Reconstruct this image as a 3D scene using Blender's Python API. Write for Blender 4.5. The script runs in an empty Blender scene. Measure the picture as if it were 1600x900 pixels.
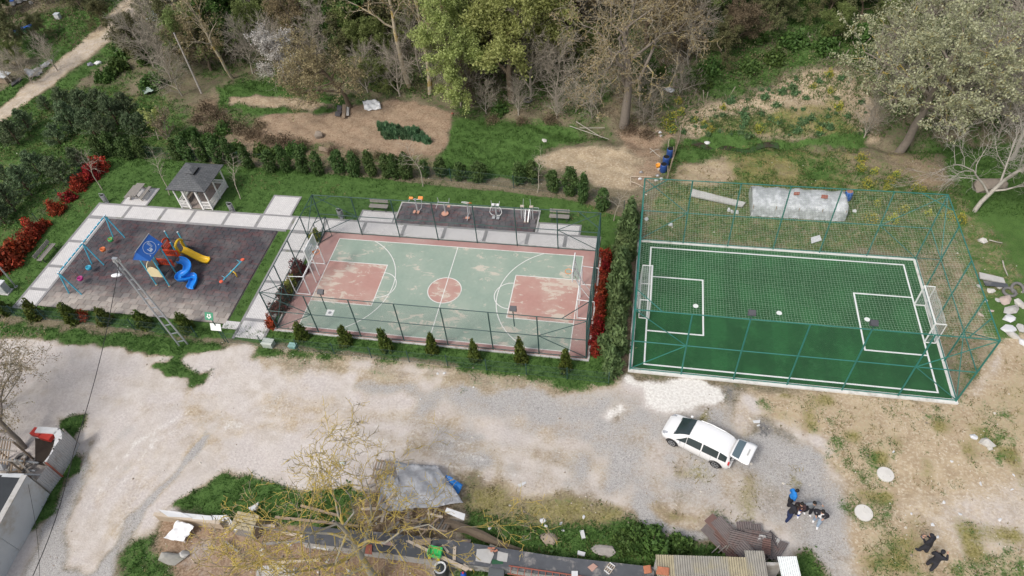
import bpy, bmesh, math, random
import numpy as np
from mathutils import Vector, Matrix, Euler
RAD = math.radians
random.seed(11)
RG = np.random.default_rng(11)
SC = bpy.context.scene
COL = SC.collection

# ---------------------------------------------------------------- camera, sky, sun, exposure
FPX, YAW, PITCH, ROLL = 1096.0, -0.24746, 0.83614, -0.10357
CAMP = Vector((13.518, -33.008, 38.630))
_f = Vector((math.sin(YAW) * math.cos(PITCH), math.cos(YAW) * math.cos(PITCH), -math.sin(PITCH)))
_r0 = Vector((math.cos(YAW), -math.sin(YAW), 0)); _u0 = _r0.cross(_f)
CR = math.cos(ROLL) * _r0 + math.sin(ROLL) * _u0
CU = -math.sin(ROLL) * _r0 + math.cos(ROLL) * _u0
CF = _f
cam = bpy.data.cameras.new('camera'); camo = bpy.data.objects.new('camera', cam); COL.objects.link(camo)
camo.matrix_world = Matrix(((CR.x, CU.x, -CF.x, CAMP.x), (CR.y, CU.y, -CF.y, CAMP.y), (CR.z, CU.z, -CF.z, CAMP.z), (0, 0, 0, 1)))
cam.sensor_width = 36; cam.lens = 36 * FPX / 1600; cam.clip_start = 0.5; cam.clip_end = 3000
SC.camera = camo
SUN_EL, SUN_AZ = 52, 215          # thin high cloud: soft light from the left front
w = bpy.data.worlds.new('World'); SC.world = w; w.use_nodes = True
nt = w.node_tree; bg = nt.nodes['Background']
sky = nt.nodes.new('ShaderNodeTexSky'); sky.sky_type = 'NISHITA'; sky.sun_disc = False
sky.sun_elevation = RAD(SUN_EL); sky.sun_rotation = RAD(SUN_AZ); sky.dust_density = 4.0; sky.air_density = 1.0; sky.ozone_density = 0.6
hs = nt.nodes.new('ShaderNodeHueSaturation'); hs.inputs['Saturation'].default_value = 0.55
nt.links.new(sky.outputs[0], hs.inputs['Color']); nt.links.new(hs.outputs[0], bg.inputs[0]); bg.inputs[1].default_value = 0.15
sl = bpy.data.lights.new('sun', 'SUN'); sl.energy = 1.5; sl.angle = RAD(10); sl.color = (1.0, 0.96, 0.9)
so = bpy.data.objects.new('sun', sl); COL.objects.link(so)
_a = RAD(SUN_AZ); _e = RAD(SUN_EL)
SUND = Vector((math.sin(_a) * math.cos(_e), math.cos(_a) * math.cos(_e), math.sin(_e)))
so.rotation_euler = SUND.to_track_quat('Z', 'Y').to_euler()
SC.view_settings.view_transform = 'Standard'; SC.view_settings.look = 'None'
SC.view_settings.exposure = 0.17; SC.view_settings.gamma = 1.0; SC.view_settings.use_curve_mapping = False
SC.cycles.max_bounces = 5; SC.cycles.diffuse_bounces = 3; SC.cycles.glossy_bounces = 2; SC.cycles.transmission_bounces = 4; SC.cycles.transparent_max_bounces = 6
SC.cycles.use_denoising = True

# ---------------------------------------------------------------- terrain height and pixel helpers
def sst(a, b, x):
    t = np.clip((np.asarray(x, float) - a) / (b - a), 0, 1); return t * t * (3 - 2 * t)
def stream_y(x):
    return .35 * np.sin(np.asarray(x) * .8) + .2 * np.sin(np.asarray(x) * 2.1 + 1) + np.interp(x, [-60, -27, -12, 1, 11.7, 19, 32, 46, 70], [31, 26.8, 24.5, 22.2, 20.2, 20.0, 20.7, 22, 24])
def T(x, y):
    x = np.asarray(x, float); y = np.asarray(y, float)
    ys = stream_y(x); act = sst(-45, -20, x)
    z = -0.35 * sst(13, 18, y) * act
    z = z - 0.45 * np.exp(-((y - ys) / 0.8) ** 2) * sst(-8, 6, x)
    d = np.clip(y - ys - 1.2, 0, 90)
    z = z + np.where(d < 40, d * (0.05 + 0.15 * act), 40 * (0.05 + 0.15 * act) + (d - 40) * 0.1)
    wild = np.maximum(sst(11.5, 17, y), sst(-36, -42, x))
    z = z + wild * (0.16 * np.sin(x * 0.7 + 1.3 * np.sin(y * 0.5)) * np.sin(y * 0.63 + 0.8) + 0.07 * np.sin(x * 2.1 + y * 1.3) * np.sin(y * 1.9 - x * 0.4))
    front = sst(-7.0, -9.0, y)
    z = z + front * (0.05 * np.sin(x * 0.45 + 0.5) * np.sin(y * 0.6) + 0.02 * np.sin(x * 1.7 + y) * np.sin(y * 1.4) - 0.03)
    return z
def at(u, v, z=0.0):
    d = CF + CR * ((u - 800) / FPX) - CU * ((v - 450) / FPX)
    t = (z - CAMP.z) / d.z
    return CAMP + d * t
def gp(u, v, dz=0.0):
    z = 0.0
    for _ in range(25):
        p = at(u, v, z + dz); z = 0.5 * z + 0.5 * float(T(p.x, p.y))
    return Vector((p.x, p.y, z + dz))
def height_of(base, u, v):
    """height above base at which a plumb line through base passes nearest the pixel"""
    best = (1e9, 1)
    for h in np.linspace(0.2, 25, 250):
        q = base + Vector((0, 0, h)) - CAMP; zz = q.dot(CF)
        e = (800 + FPX * q.dot(CR) / zz - u) ** 2 + (450 - FPX * q.dot(CU) / zz - v) ** 2
        if e < best[0]: best = (e, h)
    return best[1]

# ---------------------------------------------------------------- mesh builder
class MB:
    def __init__(s): s.v = []; s.f = []; s.m = []
    def add(s, vs, fs, m=0):
        o = len(s.v); s.v.extend([tuple(x) for x in vs])
        for f in fs: s.f.append(tuple(i + o for i in f)); s.m.append(m)
        return s
    def box(s, c, d, rz=0.0, m=0, rx=0.0, ry=0.0):
        M = Euler((rx, ry, rz)).to_matrix(); c = Vector(c); x, y, z = d[0] / 2, d[1] / 2, d[2] / 2
        vs = [c + M @ Vector(q) for q in ((-x, -y, -z), (x, -y, -z), (x, y, -z), (-x, y, -z), (-x, -y, z), (x, -y, z), (x, y, z), (-x, y, z))]
        return s.add(vs, [(0, 3, 2, 1), (4, 5, 6, 7), (0, 1, 5, 4), (1, 2, 6, 5), (2, 3, 7, 6), (3, 0, 4, 7)], m)
    def beam(s, a, b, w, h, m=0, up=(0, 0, 1)):
        a = Vector(a); b = Vector(b); d = (b - a).normalized(); up = Vector(up)
        if abs(d.dot(up)) > 0.97: up = Vector((0, 1, 0))
        sx = d.cross(up).normalized() * (w / 2); sz = sx.cross(d).normalized() * (h / 2)
        vs = [a - sx - sz, a + sx - sz, a + sx + sz, a - sx + sz, b - sx - sz, b + sx - sz, b + sx + sz, b - sx + sz]
        return s.add(vs, [(0, 1, 2, 3), (7, 6, 5, 4), (0, 4, 5, 1), (1, 5, 6, 2), (2, 6, 7, 3), (3, 7, 4, 0)], m)
    def tube(s, pts, r, n=6, m=0, cap=True, closed=False):
        pts = [Vector(p) for p in pts]; k = len(pts)
        if not hasattr(r, '__len__'): r = [r] * k
        vs = []; ref = None
        for i in range(k):
            if closed: t = pts[(i + 1) % k] - pts[i - 1]
            else: t = pts[min(i + 1, k - 1)] - pts[max(i - 1, 0)]
            t = t.normalized() if t.length > 1e-9 else Vector((0, 0, 1))
            if ref is None: ref = Vector((1, 0, 0)) if abs(t.x) < 0.8 else Vector((0, 1, 0))
            a = t.cross(ref).normalized(); b = t.cross(a); ref = -b if False else a.cross(t)
            for j in range(n):
                q = 2 * math.pi * j / n
                vs.append(pts[i] + (a * math.cos(q) + b * math.sin(q)) * r[i])
        fs = []
        for i in range(k if closed else k - 1):
            i2 = (i + 1) % k
            for j in range(n):
                j2 = (j + 1) % n
                fs.append((i * n + j, i * n + j2, i2 * n + j2, i2 * n + j))
        if cap and not closed:
            fs.append(tuple(range(n - 1, -1, -1))); fs.append(tuple((k - 1) * n + j for j in range(n)))
        return s.add(vs, fs, m)
    def lathe(s, c, prof, n=12, m=0, M=None):
        c = Vector(c); vs = []; fs = []
        for (r, z) in prof:
            for j in range(n):
                q = 2 * math.pi * j / n; p = Vector((r * math.cos(q), r * math.sin(q), z))
                vs.append(c + (M @ p if M else p))
        k = len(prof)
        for i in range(k - 1):
            for j in range(n):
                j2 = (j + 1) % n; fs.append((i * n + j, i * n + j2, (i + 1) * n + j2, (i + 1) * n + j))
        fs.append(tuple(range(n - 1, -1, -1))); fs.append(tuple((k - 1) * n + j for j in range(n)))
        return s.add(vs, fs, m)
    def prism(s, poly, z0, z1, m=0):
        n = len(poly); z0 = z0 if hasattr(z0, '__len__') else [z0] * n; z1 = z1 if hasattr(z1, '__len__') else [z1] * n
        ar = sum(poly[i][0] * poly[(i + 1) % n][1] - poly[(i + 1) % n][0] * poly[i][1] for i in range(n))
        idx = list(range(n)) if ar > 0 else list(range(n - 1, -1, -1))
        vs = [(poly[i][0], poly[i][1], z0[i]) for i in idx] + [(poly[i][0], poly[i][1], z1[i]) for i in idx]
        fs = [tuple(range(n - 1, -1, -1)), tuple(range(n, 2 * n))] + [(i, (i + 1) % n, n + (i + 1) % n, n + i) for i in range(n)]
        return s.add(vs, fs, m)
    def sheet(s, rows, m=0, thick=0.0):
        k = len(rows); n = len(rows[0]); vs = [p for r in rows for p in r]
        fs = [(i * n + j, i * n + j + 1, (i + 1) * n + j + 1, (i + 1) * n + j) for i in range(k - 1) for j in range(n - 1)]
        if thick:
            o = len(vs); vs = vs + [Vector(p) - Vector((0, 0, thick)) for p in vs]
            fs2 = [tuple(o + q for q in reversed(f)) for f in fs]
            ed = [(i * n, (i + 1) * n) for i in range(k - 1)] + [((i + 1) * n + n - 1, i * n + n - 1) for i in range(k - 1)] + [(j + 1, j) for j in range(n - 1)] + [((k - 1) * n + j, (k - 1) * n + j + 1) for j in range(n - 1)]
            fs = fs + fs2 + [(a, b, o + b, o + a) for a, b in ed]
        return s.add(vs, fs, m)
    def disc(s, c, r, n=20, m=0, sx=1.0):
        c = Vector(c); return s.add([c + Vector((r * sx * math.cos(2 * math.pi * i / n), r * math.sin(2 * math.pi * i / n), 0)) for i in range(n)], [tuple(range(n))], m)
    def blob(s, c, r, rs, m=0, n=10, k=6, rough=0.2, rz=0.0):
        c = Vector(c); vs = []; fs = []; cz, sz = math.cos(rz), math.sin(rz); ph = [rs.uniform(0, 6.3) for _ in range(4)]
        for i in range(k + 1):
            th = math.pi * i / k
            for j in range(n):
                q = 2 * math.pi * j / n
                g = 1 + rough * (math.sin(2 * q + ph[0] + 2 * th) * .5 + math.sin(3 * q + ph[1] - th) * .4 + rs.uniform(-.35, .35))
                x, y, z = r[0] * math.sin(th) * math.cos(q) * g, r[1] * math.sin(th) * math.sin(q) * g, r[2] * math.cos(th) * g
                vs.append(c + Vector((x * cz - y * sz, x * sz + y * cz, z)))
        for i in range(k):
            for j in range(n): fs.append((i * n + j, (i + 1) * n + j, (i + 1) * n + (j + 1) % n, i * n + (j + 1) % n))
        return s.add(vs, fs, m)
    def mesh(s, name, mats, smooth=False):
        me = bpy.data.meshes.new(name); me.from_pydata(s.v, [], s.f)
        for q in (mats if isinstance(mats, (list, tuple)) else [mats]): me.materials.append(q)
        me.polygons.foreach_set('material_index', s.m)
        if smooth: me.polygons.foreach_set('use_smooth', [True] * len(s.f))
        me.update(); return me
    def build(s, name, mats, parent=None, smooth=False, loc=None, rz=None):
        return link(name, s.mesh(name, mats, smooth), parent, loc, rz)
def link(name, me, parent=None, loc=None, rz=None):
    o = bpy.data.objects.new(name, me); COL.objects.link(o)
    if parent is not None: o.parent = parent
    if loc is not None: o.location = loc
    if rz is not None: o.rotation_euler[2] = rz
    return o
def tag(o, label=None, cat=None, group=None, kind=None):
    for k, q in (('label', label), ('category', cat), ('group', group), ('kind', kind)):
        if q: o[k] = q
    return o
def thing(name, label, cat, loc=(0, 0, 0), rz=0.0, group=None):
    o = bpy.data.objects.new(name, None); COL.objects.link(o); o.location = loc; o.rotation_euler[2] = rz; o.empty_display_size = 0.2
    return tag(o, label, cat, group)
def dup(o, loc=None, rz=None, label=None, scale=None, parent=None):
    c = o.copy(); COL.objects.link(c); c.parent = parent
    for ch in o.children: dup(ch, parent=c)
    if loc is not None: c.location = loc
    if rz is not None: c.rotation_euler[2] = rz
    if label: c['label'] = label
    if scale is not None: c.scale = scale if hasattr(scale, '__len__') else (scale,) * 3
    return c
_T9 = 'first second third fourth fifth sixth seventh eighth ninth'.split()
ORD = 'first second third fourth fifth sixth seventh eighth ninth tenth eleventh twelfth thirteenth fourteenth fifteenth sixteenth seventeenth eighteenth nineteenth twentieth'.split() + ['twenty-' + q for q in 'first second third fourth fifth sixth seventh eighth ninth'.split()] + ['thirtieth'] + ['thirty-' + q for q in _T9] + sum([[a + 'ieth'] + [a + 'y-' + q for q in _T9] for a in ('fort', 'fift', 'sixt', 'sevent')], [])
def mesh_np(name, v, q, mat, tint=None):
    """v (n,3), q (m,4 or 3) arrays"""
    me = bpy.data.meshes.new(name); k = q.shape[1]
    me.vertices.add(len(v)); me.vertices.foreach_set('co', np.ascontiguousarray(v, np.float32).ravel())
    me.loops.add(q.size); me.loops.foreach_set('vertex_index', np.ascontiguousarray(q, np.int32).ravel())
    me.polygons.add(len(q)); me.polygons.foreach_set('loop_start', np.arange(0, q.size, k, dtype=np.int32)); me.polygons.foreach_set('loop_total', np.full(len(q), k, np.int32))
    if tint is not None:
        a = me.attributes.new('tint', 'FLOAT', 'POINT'); a.data.foreach_set('value', np.ascontiguousarray(tint, np.float32))
    for m_ in (mat if isinstance(mat, (list, tuple)) else [mat]): me.materials.append(m_)
    me.update(calc_edges=True); return me

# ---------------------------------------------------------------- materials
class NT:
    def __init__(s, name):
        s.m = bpy.data.materials.new(name); s.m.use_nodes = True; s.t = s.m.node_tree; s.b = s.t.nodes['Principled BSDF']; s.out = s.t.nodes['Material Output']
    def n(s, t, **k):
        q = s.t.nodes.new('ShaderNode' + t)
        for a, b in k.items():
            if a.startswith('i_'):
                key = a[2:]; q.inputs[int(key) if key.isdigit() else key].default_value = b
            else: setattr(q, a, b)
        return q
    def l(s, a, b): s.t.links.new(a, b)
    def math(s, op, a, b=None, c=None, clamp=False):
        q = s.t.nodes.new('ShaderNodeMath'); q.operation = op; q.use_clamp = clamp
        for i, x in enumerate((a, b, c)):
            if x is None: continue
            if isinstance(x, (int, float)): q.inputs[i].default_value = x
            else: s.l(x, q.inputs[i])
        return q.outputs[0]
    def mix(s, f, a, b):
        q = s.t.nodes.new('ShaderNodeMix'); q.data_type = 'RGBA'
        for i, x in ((0, f), (6, a), (7, b)):
            if isinstance(x, (int, float)): q.inputs[i].default_value = x
            elif isinstance(x, tuple): q.inputs[i].default_value = (*x[:3], 1)
            else: s.l(x, q.inputs[i])
        return q.outputs[2]
    def noise(s, scale, detail=4, rough=0.55, vec=None, dist=0.0):
        q = s.n('TexNoise'); q.inputs['Scale'].default_value = scale; q.inputs['Detail'].default_value = detail; q.inputs['Roughness'].default_value = rough; q.inputs['Distortion'].default_value = dist
        s.l(vec if vec is not None else s.pos(), q.inputs['Vector']); return q.outputs[0]
    def pos(s):
        if not hasattr(s, '_p'): s._p = s.n('NewGeometry').outputs['Position']
        return s._p
    def ramp(s, x, lo, hi):
        q = s.n('MapRange'); q.interpolation_type = 'SMOOTHSTEP'; s.l(x, q.inputs[0]); q.inputs[1].default_value = lo; q.inputs[2].default_value = hi; return q.outputs[0]
    def bump(s, h, dist=0.02, strength=0.6):
        q = s.n('Bump'); q.inputs['Strength'].default_value = strength; q.inputs['Distance'].default_value = dist; s.l(h, q.inputs['Height']); s.l(q.outputs[0], s.b.inputs['Normal'])
_MC = {}
def M(name, col, rough=0.7, var=0.18, scale=3.0, metal=0.0, bump=0.0, dirt=None, dirt_amt=0.4, dscale=1.2, spec=0.35):
    """plain painted or weathered surface: colour with noise variation and optional dirt patches"""
    if name in _MC: return _MC[name]
    k = NT(name); nz = k.noise(scale, 5, 0.6)
    c = k.mix(nz, tuple(x * (1 - var) for x in col), tuple(min(1, x * (1 + var)) for x in col))
    if dirt:
        d = k.ramp(k.noise(dscale, 6, 0.65), 0.62 - dirt_amt * 0.3, 0.75)
        c = k.mix(d, c, dirt)
    k.l(c, k.b.inputs['Base Color']); k.b.inputs['Roughness'].default_value = rough; k.b.inputs['Metallic'].default_value = metal
    k.b.inputs['Specular IOR Level'].default_value = spec
    if bump: k.bump(k.noise(scale * 6, 4, 0.6), bump)
    _MC[name] = k.m; return k.m
def LEAF(name, dark, light, trans=0.25, rough=0.6, objvar=0.25):
    if name in _MC: return _MC[name]
    k = NT(name); a = k.n('Attribute', attribute_name='tint').outputs['Fac']; oi = k.n('ObjectInfo').outputs['Random']
    c = k.mix(a, dark, light)
    h = k.n('HueSaturation'); k.l(c, h.inputs['Color']); k.l(k.math('MULTIPLY_ADD', oi, objvar, 1 - objvar / 2), h.inputs['Value'])
    k.l(k.math('MULTIPLY_ADD', oi, 0.03, 0.485), h.inputs['Hue'])
    k.l(h.outputs[0], k.b.inputs['Base Color']); k.b.inputs['Roughness'].default_value = rough; k.b.inputs['Specular IOR Level'].default_value = 0.25
    t = k.n('BsdfTranslucent'); k.l(h.outputs[0], t.inputs['Color']); mx = k.n('MixShader'); mx.inputs[0].default_value = trans
    k.l(k.b.outputs[0], mx.inputs[1]); k.l(t.outputs[0], mx.inputs[2]); k.l(mx.outputs[0], k.out.inputs['Surface'])
    _MC[name] = k.m; return k.m
# ---------------------------------------------------------------- ground: one graded sheet, cut into the pieces of the setting
def ax(*seg):
    o = []
    for a, b, s in seg: o += list(np.arange(a, b - 1e-6, s))
    return np.array(o)
GX = np.concatenate([[-1200, -500, -250, -160, -120], ax((-95, -46, .5), (-46, 50, .2), (50, 85, .5)), [85, 110, 160, 250, 500, 1200]])
GY = np.concatenate([[-1200, -500, -200, -100, -60, -45], ax((-36, -26, .5), (-26, 27, .2), (27, 62, .35), (62, 100, 1.5)), [100, 130, 200, 350, 600, 1200]])
NX, NY = len(GX), len(GY)
XX, YY = np.meshgrid(GX, GY); PX, PY = XX.ravel(), YY.ravel(); PZ = T(PX, PY)
LAY = ['soil', 'tan', 'chalk', 'gravel', 'lime', 'tar', 'dry', 'grass']
W = {k: np.zeros(NX * NY, np.float32) for k in LAY}
REG = np.zeros(NX * NY, np.int16); REGN = ['ground']
def vnoise(x, y, s, seed):
    r = np.random.default_rng(seed); g = r.random((64, 64)); x = x * s; y = y * s
    i = np.floor(x).astype(int); j = np.floor(y).astype(int); fx = x - i; fy = y - j; fx = fx * fx * (3 - 2 * fx); fy = fy * fy * (3 - 2 * fy)
    i %= 64; j %= 64; i2 = (i + 1) % 64; j2 = (j + 1) % 64
    return (g[i, j] * (1 - fx) + g[i2, j] * fx) * (1 - fy) + (g[i, j2] * (1 - fx) + g[i2, j2] * fx) * fy
EDGE = (vnoise(PX, PY, 0.45, 1) - .5) * 1.0 + (vnoise(PX, PY, 1.3, 2) - .5) * 0.6
PATCH = vnoise(PX, PY, 0.22, 3) * .6 + vnoise(PX, PY, 0.7, 4) * .4
def sdist(poly, x, y):
    """signed distance, positive inside"""
    d = np.full(x.shape, 1e9); ins = np.zeros(x.shape, bool); n = len(poly)
    for i in range(n):
        ax_, ay = poly[i]; bx, by = poly[(i + 1) % n]; ex, ey = bx - ax_, by - ay
        t = np.clip(((x - ax_) * ex + (y - ay) * ey) / (ex * ex + ey * ey + 1e-12), 0, 1)
        d = np.minimum(d, (x - ax_ - t * ex) ** 2 + (y - ay - t * ey) ** 2)
        c = ((ay > y) != (by > y)); xi = ex * (y - ay) / (ey if abs(ey) > 1e-9 else 1e-9) + ax_
        ins ^= c & (x < xi)
    d = np.sqrt(d); return np.where(ins, d, -d)
def sel(poly, pad):
    a = np.array(poly); return np.where((PX > a[:, 0].min() - pad) & (PX < a[:, 0].max() + pad) & (PY > a[:, 1].min() - pad) & (PY < a[:, 1].max() + pad))[0]
def zone(pix, tgt, soft=0.6, reg=None, rag=1.0, world=False, keep=False, amt=1.0):
    poly = pix if world else [tuple(gp(*p)[:2]) for p in pix]
    i = sel(poly, soft + 1.5)
    if not len(i): return
    d = sdist(poly, PX[i], PY[i]); soft *= 1.4; m = sst(-soft, soft, d + EDGE[i] * rag) * amt
    for k in LAY:
        if keep and k not in tgt: continue
        t = tgt.get(k, 0.0); W[k][i] = W[k][i] * (1 - m) + t * m
    if reg:
        if reg not in REGN: REGN.append(reg)
        REG[i[d + EDGE[i] * rag > 0]] = REGN.index(reg)
def streak(pix, width, tgt, soft=0.4, rag=0.5, amt=1.0):
    pts = [gp(*p) for p in pix]; L = []; Rr = []
    for k, p in enumerate(pts):
        d = (pts[min(k + 1, len(pts) - 1)] - pts[max(k - 1, 0)]); d.z = 0; d.normalize(); nrm = Vector((-d.y, d.x, 0)) * width / 2
        L.append(tuple((p + nrm)[:2])); Rr.append(tuple((p - nrm)[:2]))
    zone(L + Rr[::-1], tgt, soft, None, rag, True, True, amt)
# woods behind, patchy
zone([(-400, 330), (-400, -120), (2000, -120), (2000, 420), (1500, 400), (1000, 300), (300, 240)], dict(grass=.44, soil=.12, dry=.18), 1.5, 'hillside')
zone([(1080, 120), (1090, -60), (1420, -60), (1400, 110), (1370, 130), (1320, 105), (1230, 112), (1150, 150)], dict(grass=.62, dry=.1), 1.5)
zone([(-400, 520), (-400, 200), (0, 190), (60, 150), (150, 132), (275, 160), (285, 242), (160, 242), (60, 340), (0, 440)], dict(grass=.66, dry=.5, soil=.1), 1.0, 'meadow')
zone([(-300, 100), (-300, -60), (160, -60), (190, 0), (100, 78), (0, 150)], dict(grass=.3, soil=.25), 1.0)
zone([(30, 70), (60, 30), (110, 10), (150, 20), (120, 55), (60, 85)], dict(grass=.95), 1.2)
streak([(-60, 205), (0, 160), (60, 110), (115, 68), (195, -8)], 2.0, dict(grass=.85, soil=0))
streak([(20, 195), (90, 145), (150, 95), (215, 40)], 2.4, dict(grass=.8, soil=0))
zone([(-160, 300), (0, 168), (50, 127), (110, 80), (150, 45), (192, 0), (230, -40), (285, -60), (255, 0), (220, 30), (178, 58), (140, 88), (80, 136), (0, 193), (-160, 330)], dict(tan=.9, chalk=.42), .35, 'dirt_path', .45)
streak([(205, 0), (180, 25), (165, 38), (140, 60)], .8, dict(soil=.9, chalk=.1, tan=.6))
# plots behind the hedge
zone([(290, 165), (345, 135), (430, 165), (560, 160), (720, 190), (700, 275), (430, 262), (300, 245)], dict(soil=.5, grass=.42, dry=.1), .8)
zone([(345, 140), (400, 130), (540, 150), (540, 175), (420, 182), (350, 165)], dict(grass=.95), .6)
zone([(362, 152), (400, 145), (470, 150), (532, 160), (520, 168), (450, 170), (400, 168), (365, 163)], dict(soil=.55, tan=.55), .35, 'garden_plot')
zone([(395, 186), (430, 176), (520, 178), (560, 166), (612, 156), (680, 165), (708, 178), (708, 205), (694, 236), (640, 240), (560, 232), (500, 222), (440, 212), (400, 205)], dict(soil=.85, tan=.35, dry=.08), .45, 'garden_plot')
zone([(708, 184), (760, 190), (830, 193), (890, 200), (905, 218), (850, 228), (838, 245), (850, 262), (800, 282), (690, 272), (690, 240), (704, 215)], dict(grass=1.0), .5, 'meadow')
zone([(760, 130), (860, 150), (990, 150), (1060, 185), (1040, 215), (960, 205), (880, 196), (800, 186), (740, 180)], dict(soil=.38, grass=.42, dry=.2), .8)
zone([(838, 244), (880, 230), (940, 226), (1040, 228), (1035, 255), (1005, 285), (985, 300), (930, 292), (885, 272), (850, 262)], dict(tan=.75, soil=.35), .5, 'garden_plot')
zone([(960, 205), (1050, 195), (1060, 225), (1045, 262), (1020, 285), (985, 290), (1000, 250), (970, 225)], dict(soil=.7, tan=.3, grass=.15), .5)
zone([(1045, 182), (1100, 165), (1160, 152), (1200, 135), (1225, 116), (1320, 108), (1362, 140), (1372, 215), (1345, 222), (1200, 220), (1060, 216)], dict(tan=.68, soil=.5), .5, 'garden_plot')
zone([(1100, 185), (1220, 165), (1300, 150), (1330, 175), (1330, 215), (1200, 218), (1090, 214)], dict(tan=.5, dry=.66, grass=.42), .9)
zone([(1045, 228), (1200, 228), (1340, 236), (1480, 290), (1500, 380), (1480, 420), (1200, 330), (1010, 330), (1040, 280)], dict(tan=.45, dry=.62, grass=.52), .7, 'meadow')
zone([(1050, 222), (1100, 226), (1110, 262), (1060, 275), (1040, 262)], dict(grass=.75, dry=.3), .5)
zone([(1058, 255), (1130, 250), (1150, 280), (1080, 290), (1050, 280)], dict(tan=.7, dry=.4, grass=.2), .5)
zone([(1330, 240), (1450, 235), (1500, 280), (1480, 310), (1420, 300), (1340, 280)], dict(soil=.5, tan=.3, grass=.45, dry=.3), .6)
zone([(1060, 216), (1345, 218), (1350, 230), (1220, 230), (1080, 228)], dict(grass=.85, dry=.3), .3)
zone([(1470, 235), (1620, 235), (1640, 340), (1570, 382), (1528, 372), (1510, 320)], dict(grass=1.0), .6)
zone([(1500, 385), (1620, 340), (1640, 480), (1600, 500), (1560, 470), (1530, 430)], dict(grass=.75, soil=.2), .6)
# football surround
zone([(985, 330), (1500, 290), (1640, 480), (1640, 560), (1500, 640), (1427, 404), (1002, 380)], dict(soil=.4, tan=.45, grass=.58, dry=.45), .8)
zone([(1420, 400), (1480, 380), (1550, 480), (1560, 540), (1500, 630), (1470, 560)], dict(soil=.55, tan=.5, grass=.45, dry=.3), .6)
zone([(1545, 470), (1640, 460), (1660, 600), (1560, 560)], dict(grass=.8, tan=.4), .6)
# front: open ground and roads
zone([(-600, 530), (-300, 515), (350, 540), (385, 535), (985, 598), (1498, 640), (1560, 545), (1660, 500), (2400, 600), (2400, 1500), (-600, 1500)], dict(chalk=.85, tan=.85), .3, 'dirt_road', .2)
zone([(1165, 602), (1498, 632), (1560, 540), (1660, 510), (2400, 600), (2400, 1500), (1340, 1300), (1330, 900), (1310, 840), (1320, 760), (1280, 690), (1200, 650)], dict(tan=.95, chalk=.12, dry=.14, grass=.08), .6, 'ground')
for pz, a in (([(1500, 640), (1560, 545), (1640, 540), (1640, 680), (1560, 720)], .4), ([(1200, 625), (1350, 625), (1420, 700), (1380, 760), (1290, 720)], .36), ([(1320, 850), (1420, 830), (1480, 920), (1620, 850), (1640, 960), (1330, 960)], .5), ([(1190, 640), (1240, 640), (1260, 670), (1200, 665)], .5)):
    zone(pz, dict(dry=a, grass=a * .75), 1.0, None, 1.5, False, True)
zone([(1560, 760), (1640, 740), (1640, 860), (1500, 860), (1420, 800)], dict(chalk=.5, gravel=.1), 1.0, None, 1.0, False, True)
zone([(560, 602), (640, 596), (700, 606), (960, 604), (1160, 622), (1200, 668), (1270, 690), (1305, 755), (1315, 850), (1345, 930), (1260, 930), (1230, 850), (1150, 805), (985, 800), (960, 745), (905, 690), (790, 660), (700, 640)], dict(gravel=.58, chalk=.5, tan=.6), .8)
zone([(640, 640), (760, 655), (900, 690), (960, 760), (980, 790), (900, 795), (780, 760), (650, 720), (580, 660)], dict(tan=.6, chalk=.72, gravel=.2), .8)
zone([(1000, 690), (1050, 715), (1120, 740), (1180, 740), (1200, 780), (1120, 790), (1020, 770)], dict(tan=.6, chalk=.55, gravel=.35), .8)
for pix, wd in (([(690, 600), (760, 610), (860, 612)], 1.2), ([(655, 655), (668, 625)], 1.0), ([(960, 690), (970, 730), (965, 770)], 1.2), ([(990, 780), (1010, 800), (1040, 825), (1100, 840)], 1.6), ([(900, 735), (915, 725)], .9), ([(1160, 690), (1230, 730), (1290, 800), (1310, 870)], 2.2), ([(735, 700), (755, 720)], 1.0), ([(1180, 700), (1210, 690)], 1.2), ([(1255, 700), (1270, 720)], 1.2), ([(560, 592), (600, 600), (650, 602)], .9)):
    streak(pix, wd, dict(gravel=.95, chalk=.1), .6, .9, .85)
zone([(978, 588), (1110, 598), (1155, 606), (1148, 626), (1120, 632), (1085, 642), (1040, 645), (1008, 634), (1000, 610), (985, 606)], dict(chalk=1.0, lime=.95), .45)
zone([(940, 650), (970, 630), (975, 640), (950, 662)], dict(chalk=.9, lime=.7), .4)
zone([(1118, 594), (1156, 600), (1146, 640), (1162, 660), (1200, 660), (1265, 690), (1240, 690), (1180, 670), (1150, 650), (1130, 615)], dict(tar=.56, gravel=.6), .6)
zone([(1145, 655), (1158, 625), (1175, 622), (1170, 655), (1155, 672)], dict(chalk=.6, tan=.8), .4)
zone([(1008, 790), (1060, 788), (1105, 800), (1108, 822), (1085, 830), (1040, 822)], dict(dry=.7, grass=.25, tan=.6), .5)
# left road: pale worn band between darker asphalt edges
zone([(-300, 960), (20, 905), (108, 755), (135, 700), (128, 680), (150, 690), (118, 770), (104, 820), (98, 850), (103, 888), (148, 886), (190, 842), (205, 806), (232, 780), (218, 800), (188, 862), (175, 960)], dict(gravel=.95), .4)
streak([(326, 676), (300, 708), (275, 742), (248, 768), (228, 790), (205, 818)], .7, dict(gravel=.95, tar=.3, chalk=.2), .25, .5)
streak([(140, 545), (60, 545), (0, 540)], 1.2, dict(gravel=.45), .8, 1.2)
zone([(60, 560), (150, 585), (260, 610), (300, 650), (200, 700), (130, 690), (100, 640)], dict(chalk=.95, tan=.8, lime=.3), 1.5)
zone([(90, 655), (125, 655), (132, 690), (118, 735), (100, 745), (75, 800), (50, 830), (60, 790), (90, 730)], dict(grass=.9), .3)
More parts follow.
